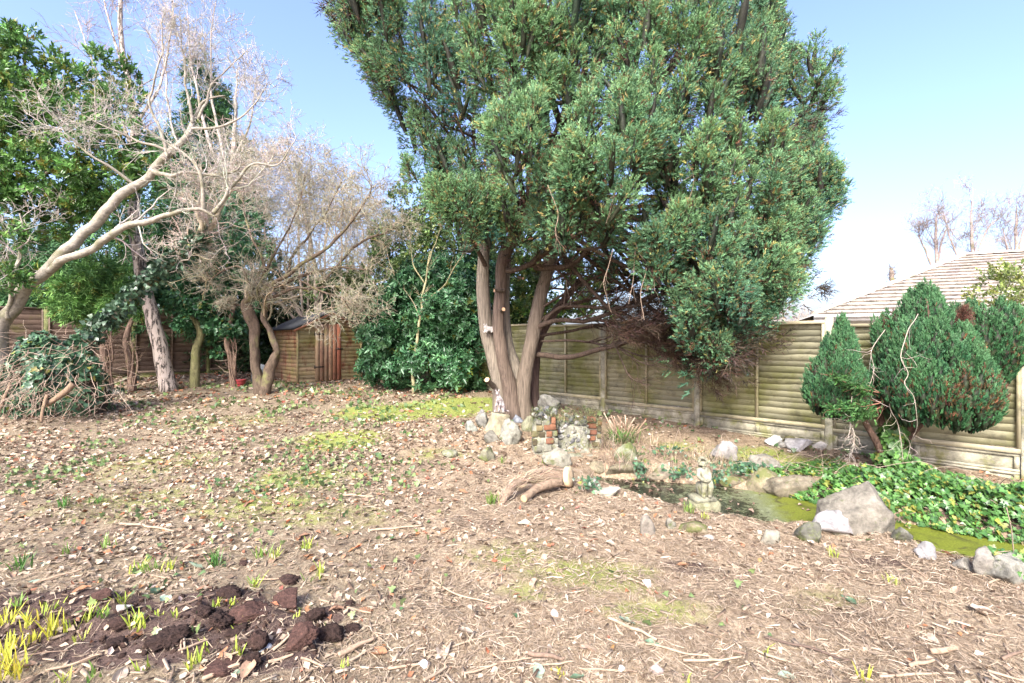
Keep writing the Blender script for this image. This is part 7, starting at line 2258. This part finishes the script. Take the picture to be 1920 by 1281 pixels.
# ------------------------------------------------------------------ fallen leaves that can be told apart
def build_leaves():
    rng = np.random.default_rng(52)
    T = [curl_leaf(500 + k) for k in range(7)]
    cols = [(.36, .235, .155), (.43, .31, .22), (.34, .17, .09), (.46, .375, .29), (.26, .15, .095)]
    meshes = []
    for k in range(14):
        t = T[k % 7]; mb = MB(); mb.add(t.v, t.q, None, np.array(cols[k % 5]) * t.sh); meshes.append(mb.mesh('fallen_leaf', M_LITTER))

    def put(x, y, s, mesh, lab, group=None, name='fallen_leaf', cat='leaf', rz=None, tilt=.25, lift=.004):
        o = link(name, mesh); z = float(gz(x, y)) + lift
        o.location = (x, y, z); o.rotation_euler = (rng.normal() * tilt, rng.normal() * tilt, rng.uniform(0, 6.28) if rz is None else rz); o.scale = (s, s, s)
        return tag(o, lab, cat, group)
    # leaves that stand out in the photograph
    def special(px, py, w, mk, lab):
        g = ground_at(px, py); put(g[0], g[1], w / F * g[1] * 1.15, meshes[mk], lab)
    for px, py, w, mk, lab in ((466, 1262, 40, 0, 'large tan curled leaf lying below the soil clods'), (255, 1198, 36, 2, 'bright rust orange leaf on the dug soil'), (706, 1230, 34, 7, 'rusty curled leaf right of the thick bark piece'), (590, 1070, 30, 2, 'orange leaf beside the lime sprout, left of centre'),
                               (420, 1228, 26, 2, 'small rust leaf at the foot of the dug clods'), (615, 1165, 26, 6, 'pale orange folded leaf at right of the clods'), (835, 1222, 52, 3, 'long pale bark coloured leaf, lower centre'), (1105, 1222, 34, 6, 'broad tan leaf in the mulch, lower centre right'),
                               (1012, 1175, 24, 5, 'reddish tan leaf between two sticks at centre'), (1278, 1063, 18, 7, 'small orange brown leaf on the right straw'), (1815, 1180, 30, 4, 'upright brown folded leaf on the right straw'), (1778, 1042, 20, 2, 'bright rust leaf at the right pond edge'),
                               (1850, 1150, 34, 3, 'long greyish leaf at far right'), (1835, 1148, 30, 8, 'pale leaf left of the long greyish one, far right'), (150, 1110, 28, 2, 'dark red leaf at left behind the soil'), (1745, 1200, 28, 3, 'whitish leaf on right straw, low'), (1215, 1280, 30, 6, 'tan leaf cut by the front edge'),
                               (985, 985, 26, 3, 'pale upright leaf in front of cut log'), (1105, 1150, 16, 2, 'dark star shaped leaf in centre straw'), (560, 1012, 22, 2, 'rust leaf on the litter left of centre')):
        special(px, py, w, mk, lab)
    # the rest: scattered, nothing tells them apart
    x, y = scatter(330, 1.95, 6.0, rng, 1.05, .8); z = zones(x, y)
    k = np.nonzero(rng.random(len(x)) < (.35 + .65 * sstep(.8, -1.5, x)) * (1 - .8 * z[:, 1]))[0][:170]
    for i in k:
        put(float(x[i]), float(y[i]), rng.uniform(.05, .11), meshes[int(rng.integers(14))], 'dry curled brown leaf lying in the mulch', 'dry leaves scattered in the mulch')
    # green leaves dropped from laurel
    mg = []
    for k in range(3):
        t = T[k]; mb = MB(); mb.add(t.v, t.q, None, np.array([(.12, .20, .12), (.30, .40, .30), (.07, .16, .08)][k]) * t.sh); mg.append(mb.mesh('green_leaf', M_IVY))
    for px, py, w, mk, lab in ((292, 1115, 30, 0, 'grey green ivy leaf above the dug soil'), (312, 1128, 24, 1, 'pale underside ivy leaf right below the grey green leaf'), (1222, 1210, 22, 0, 'bluish green leaf beside the forked pale stick'), (1010, 1262, 28, 1, 'pale green leaf near the front edge, centre'), (965, 1156, 16, 2, 'dark green leaf stub in centre straw'), (1082, 1275, 24, 0, 'dull green leaf at the front edge, centre right'),
                               (1590, 1130, 24, 0, 'pair of grey green leaves on the right straw'), (1175, 1168, 26, 1, 'pale grey green leaf in the mossy straw'), (445, 1266, 18, 0, 'blue green leaf below soil clods'), (84, 1060, 18, 1, 'pale green round leaf at left front'), (66, 1094, 18, 1, 'pale silvery leaf at left front below the round one'), (1475, 1272, 26, 1, 'pale green leaf beside front sticks at right'), (370, 1068, 34, 1, 'large pale green leaf behind dug soil')):
        g = ground_at(px, py); put(g[0], g[1], w / F * g[1] * 1.2, mg[mk], lab, None, 'green_leaf')


build_leaves()


# ------------------------------------------------------------------ sticks
def build_sticks():
    rng = np.random.default_rng(53)
    tan, brown, cream, dark = (.33, .24, .165), (.20, .14, .10), (.34, .265, .185), (.12, .085, .065)
    S = [((1435, 1197), (1600, 1243), 4.5, dark, 'long dark straight stick on the right mulch'), ((1143, 1162), (1232, 1206), 6, cream, 'thick pale forked stick below centre'), ((1278, 1249), (1390, 1243), 5, cream, 'pale curved stick near the front edge, right of centre'), ((632, 1238), (700, 1206), 9, tan, 'thick split piece of bark right of the clods'), ((648, 1250), (700, 1222), 5, cream, 'pale stick lying against the bark piece'),
         ((990, 1232), (1050, 1250), 8, brown, 'brown flat bark slab, lower centre'), ((845, 1218), (940, 1192), 3.5, cream, 'slim pale stick pointing up right, lower centre'), ((800, 1095), (920, 1142), 3, cream, 'long slim pale twig left of centre'), ((1150, 1085), (1210, 1100), 4, cream, 'pale stick pointing at the white pebble'), ((320, 1192), (350, 1232), 4, tan, 'forked grey twig standing in dug soil'),
         ((338, 1225), (388, 1206), 4, tan, 'twig running from the forked twig towards clods'), ((90, 1262), (190, 1232), 4, tan, 'twig lying across dark soil near the front'), ((30, 1238), (120, 1230), 2.5, brown, 'thin dark twig on dark soil at left'), ((330, 1140), (400, 1120), 4, brown, 'grey twig behind dug soil'), ((380, 1281), (450, 1254), 7, tan, 'stout stick at the bottom edge left of large leaf'),
         ((380, 1262), (455, 1228), 5, tan, 'stick running up to clods from the bottom edge'), ((500, 1250), (540, 1240), 6, tan, 'short stick beside the large tan leaf'), ((510, 1228), (540, 1202), 5, cream, 'pale stick leaning on brown clod'), ((1370, 1228), (1400, 1235), 5, brown, 'short brown stick before the long dark one'), ((1420, 1222), (1475, 1243), 5, cream, 'pale split twig under the long dark stick'),
         ((1745, 1237), (1790, 1226), 10, tan, 'short fat broken branch on the right straw'), ((1705, 1262), (1750, 1250), 7, tan, 'pale broken stick near the front edge at right'), ((1130, 1060), (1160, 1040), 2.5, cream, 'thin pale bent twig on straw left of the dark patch'), ((1000, 1250), (1080, 1247), 4, cream, 'pale twig behind brown bark slab'), ((870, 1270), (1000, 1240), 4, tan, 'long curving twig along the front, centre'),
         ((1210, 1215), (1330, 1240), 4, cream, 'pale twig running down right from the forked stick'), ((800, 1281), (842, 1256), 6, cream, 'pale stick poking up from front edge'), ((1850, 1262), (1920, 1281), 5, cream, 'white twig in the bottom right corner'), ((1880, 1240), (1915, 1230), 6, brown, 'brown twig at right edge'), ((600, 1130), (690, 1158), 4, tan, 'tan twig crossing straw right of clods'),
         ((720, 1262), (800, 1250), 5, tan, 'tan twig near the white pebble'), ((560, 1240), (600, 1262), 4, tan, 'dull twig below the bark piece'), ((1650, 1276), (1790, 1270), 5, cream, 'long pale stick along the front edge, right'), ((1080, 1265), (1190, 1272), 4, tan, 'tan twig along the front edge, centre right'), ((230, 1085), (330, 1090), 3, tan, 'thin tan twig behind soil at left'), ((60, 1100), (150, 1075), 4, tan, 'tan twig at left front'), ((1690, 1065), (1740, 1090), 3, tan, 'thin twig on the right bank'),
         ((1855, 1100), (1905, 1078), 4, cream, 'pale stick leaning on right bank stones'), ((690, 1000), (790, 990), 4, cream, 'pale twig on the litter, centre left'), ((230, 985), (330, 1000), 4, cream, 'pale twig on the litter at left'), ((640, 930), (700, 935), 4, cream, 'pale twig below the mossy patch'), ((470, 1098), (560, 1085), 3, tan, 'slim twig behind the clods')]
    for k, (a, b, w, c, lab) in enumerate(S):
        g0, g1 = ground_at(*a), ground_at(*b)
        m = (g0 + g1) / 2; r = w / F * m[1] * .5
        t = np.linspace(0, 1, 7)[:, None]; P = g0 + (g1 - g0) * t
        P[:, :2] += (fbm(np.stack([P[:, 0] * 5 + k, P[:, 1] * 5, 0 * P[:, 0]], -1), 2, k)[:, None] - .5) * .06
        P[:, 2] = gz(P[:, 0], P[:, 1]) + r * 1.0 + .006
        P[:, 2] = .4 * P[:, 2] + .6 * np.linspace(P[0, 2], P[-1, 2], 7) + .006
        mb = MB(); P_, R_ = limb(mb, P, [r, r * 1.08, r * .95, r * .75], 7, 18, c, .012, k, True, .16)
        if r > .007:
            Q, R1 = grow(P_[None], R_[None], 2, .05, .8, .6, .1, 4, .2, 0, .2, .6, .6, .002, rng); tubes(mb, Q, R1, 5, c, True)
        o = mb.build('stick', M_STICK, None, org=m); tag(o, lab, 'stick', 'sticks lying on the mulch')


build_sticks()


# ------------------------------------------------------------------ clods of dug earth
def build_clods():
    rng = np.random.default_rng(54)
    red, dk, mid = (.098, .055, .044), (.052, .033, .027), (.072, .044, .036)
    C = [(565, 1216, 66, 54, red, 'large smooth reddish brown clod facing the camera'), (480, 1216, 46, 42, mid, 'triangular brown clod left of the large reddish one'), (618, 1206, 60, 44, dk, 'dark crumbly clod right of the large reddish clod'), (530, 1142, 66, 38, red, 'reddish brown slab of earth, uppermost big clod'), (458, 1168, 90, 40, red, 'long reddish brown slab in the middle of the clods'),
         (536, 1098, 46, 20, mid, 'small jagged clod at the top of heap'), (588, 1166, 44, 32, dk, 'dark crumbly clod between the upper slab and the large clod'), (426, 1122, 52, 24, dk, 'dark crumbly clod at the upper left of the clods'), (182, 1130, 54, 32, red, 'reddish tilted clod at left among lime shoots'), (216, 1186, 50, 34, mid, 'brown clod at the middle of the dug soil'),
         (300, 1222, 90, 42, dk, 'biggest dark heap of crumbly soil'), (206, 1222, 50, 24, dk, 'dark soil lump left of the biggest dark heap'), (404, 1180, 76, 34, dk, 'dark lump left of the reddish slab'), (470, 1248, 44, 30, dk, 'dark crumbly lump near the large tan leaf'), (415, 1268, 80, 24, red, 'flat reddish slab near the bottom edge'), (455, 1062, 20, 12, mid, 'little round clod on the litter behind the heap'),
         (655, 1138, 24, 16, mid, 'small clod on straw right of the heap'), (656, 1190, 40, 22, dk, 'outermost dark clod at right'), (372, 1158, 54, 22, dk, 'low dark lump in the dug soil, upper middle'), (440, 1198, 60, 30, dk, 'dark lump below the reddish slab')]
    for k, (px, py, w, h, c, lab) in enumerate(C):
        g = ground_at(px, py); W, H = w / F * g[1] * .88, h / F * g[1] * .72
        v, f = rock_shape(400 + k, 4 if w > 60 else 3, 9 if c is red else 5, .17 if c is not dk else .36)
        if True:
            v = v * (1 + (.25 if c is red else .55) * (fbm(v * 7, 3, k)[:, None] - .5))
        lo, hi = v.min(0), v.max(0); v = (v - (lo + hi) / 2) / (hi - lo) * np.array((W, W * .8, H * 1.25))
        v = v + g + np.array((0, W * .2, H * .36))
        mb = MB(); mb.add(v, None, f, c); o = mb.build('soil_clod', M_SOIL, None, org=g); tag(o, lab, 'soil clod', 'clods in the dug soil')


build_clods()


# ------------------------------------------------------------------ clutter by the shed
def build_clutter():
    f = foot(474, 13.0)
    M = plain_mat('dull_grey_board', (.14, .16, .18), .5, 9, .3)
    mb = MB(); a = math.radians(20); R = np.array([(1, 0, 0), (0, math.cos(a), -math.sin(a)), (0, math.sin(a), math.cos(a))])
    R2 = np.array([(math.cos(.35), 0, math.sin(.35)), (0, 1, 0), (-math.sin(.35), 0, math.cos(.35))])
    mb.box((-.17, -.015, .0), (.17, .015, .62), (.3, .3, .3), R2 @ R); mb.v[-1] += f + (0, .2, .05)
    o = mb.build('leaning_board', M, None, False, org=f); tag(o, 'dark grey board leaning in shade left of the shed', 'board')
    f = foot(452, 12.9)
    M = plain_mat('faded_red_plastic', (.28, .035, .04), .5, 9, .3)
    mb = MB(); n = 14; a = np.linspace(0, 6.283, n + 1)[:-1]
    V = [(r * math.cos(t) + f[0], r * math.sin(t) + f[1], z + f[2]) for r, z in ((.09, 0), (.12, .15), (.13, .16), (.13, .175), (.115, .175), (.10, .04)) for t in a]
    Q = [(n * k + i, n * k + (i + 1) % n, n * k + n + (i + 1) % n, n * k + n + i) for k in range(5) for i in range(n)]
    mb.add(V, Q, [(5 * n, 5 * n + i, 5 * n + i + 1) for i in range(1, n - 1)], (.3, .05, .05)); o = mb.build('red_bucket', M, None, org=f); tag(o, 'small red plastic tub in the dark corner beside the shed', 'tub')


build_clutter()
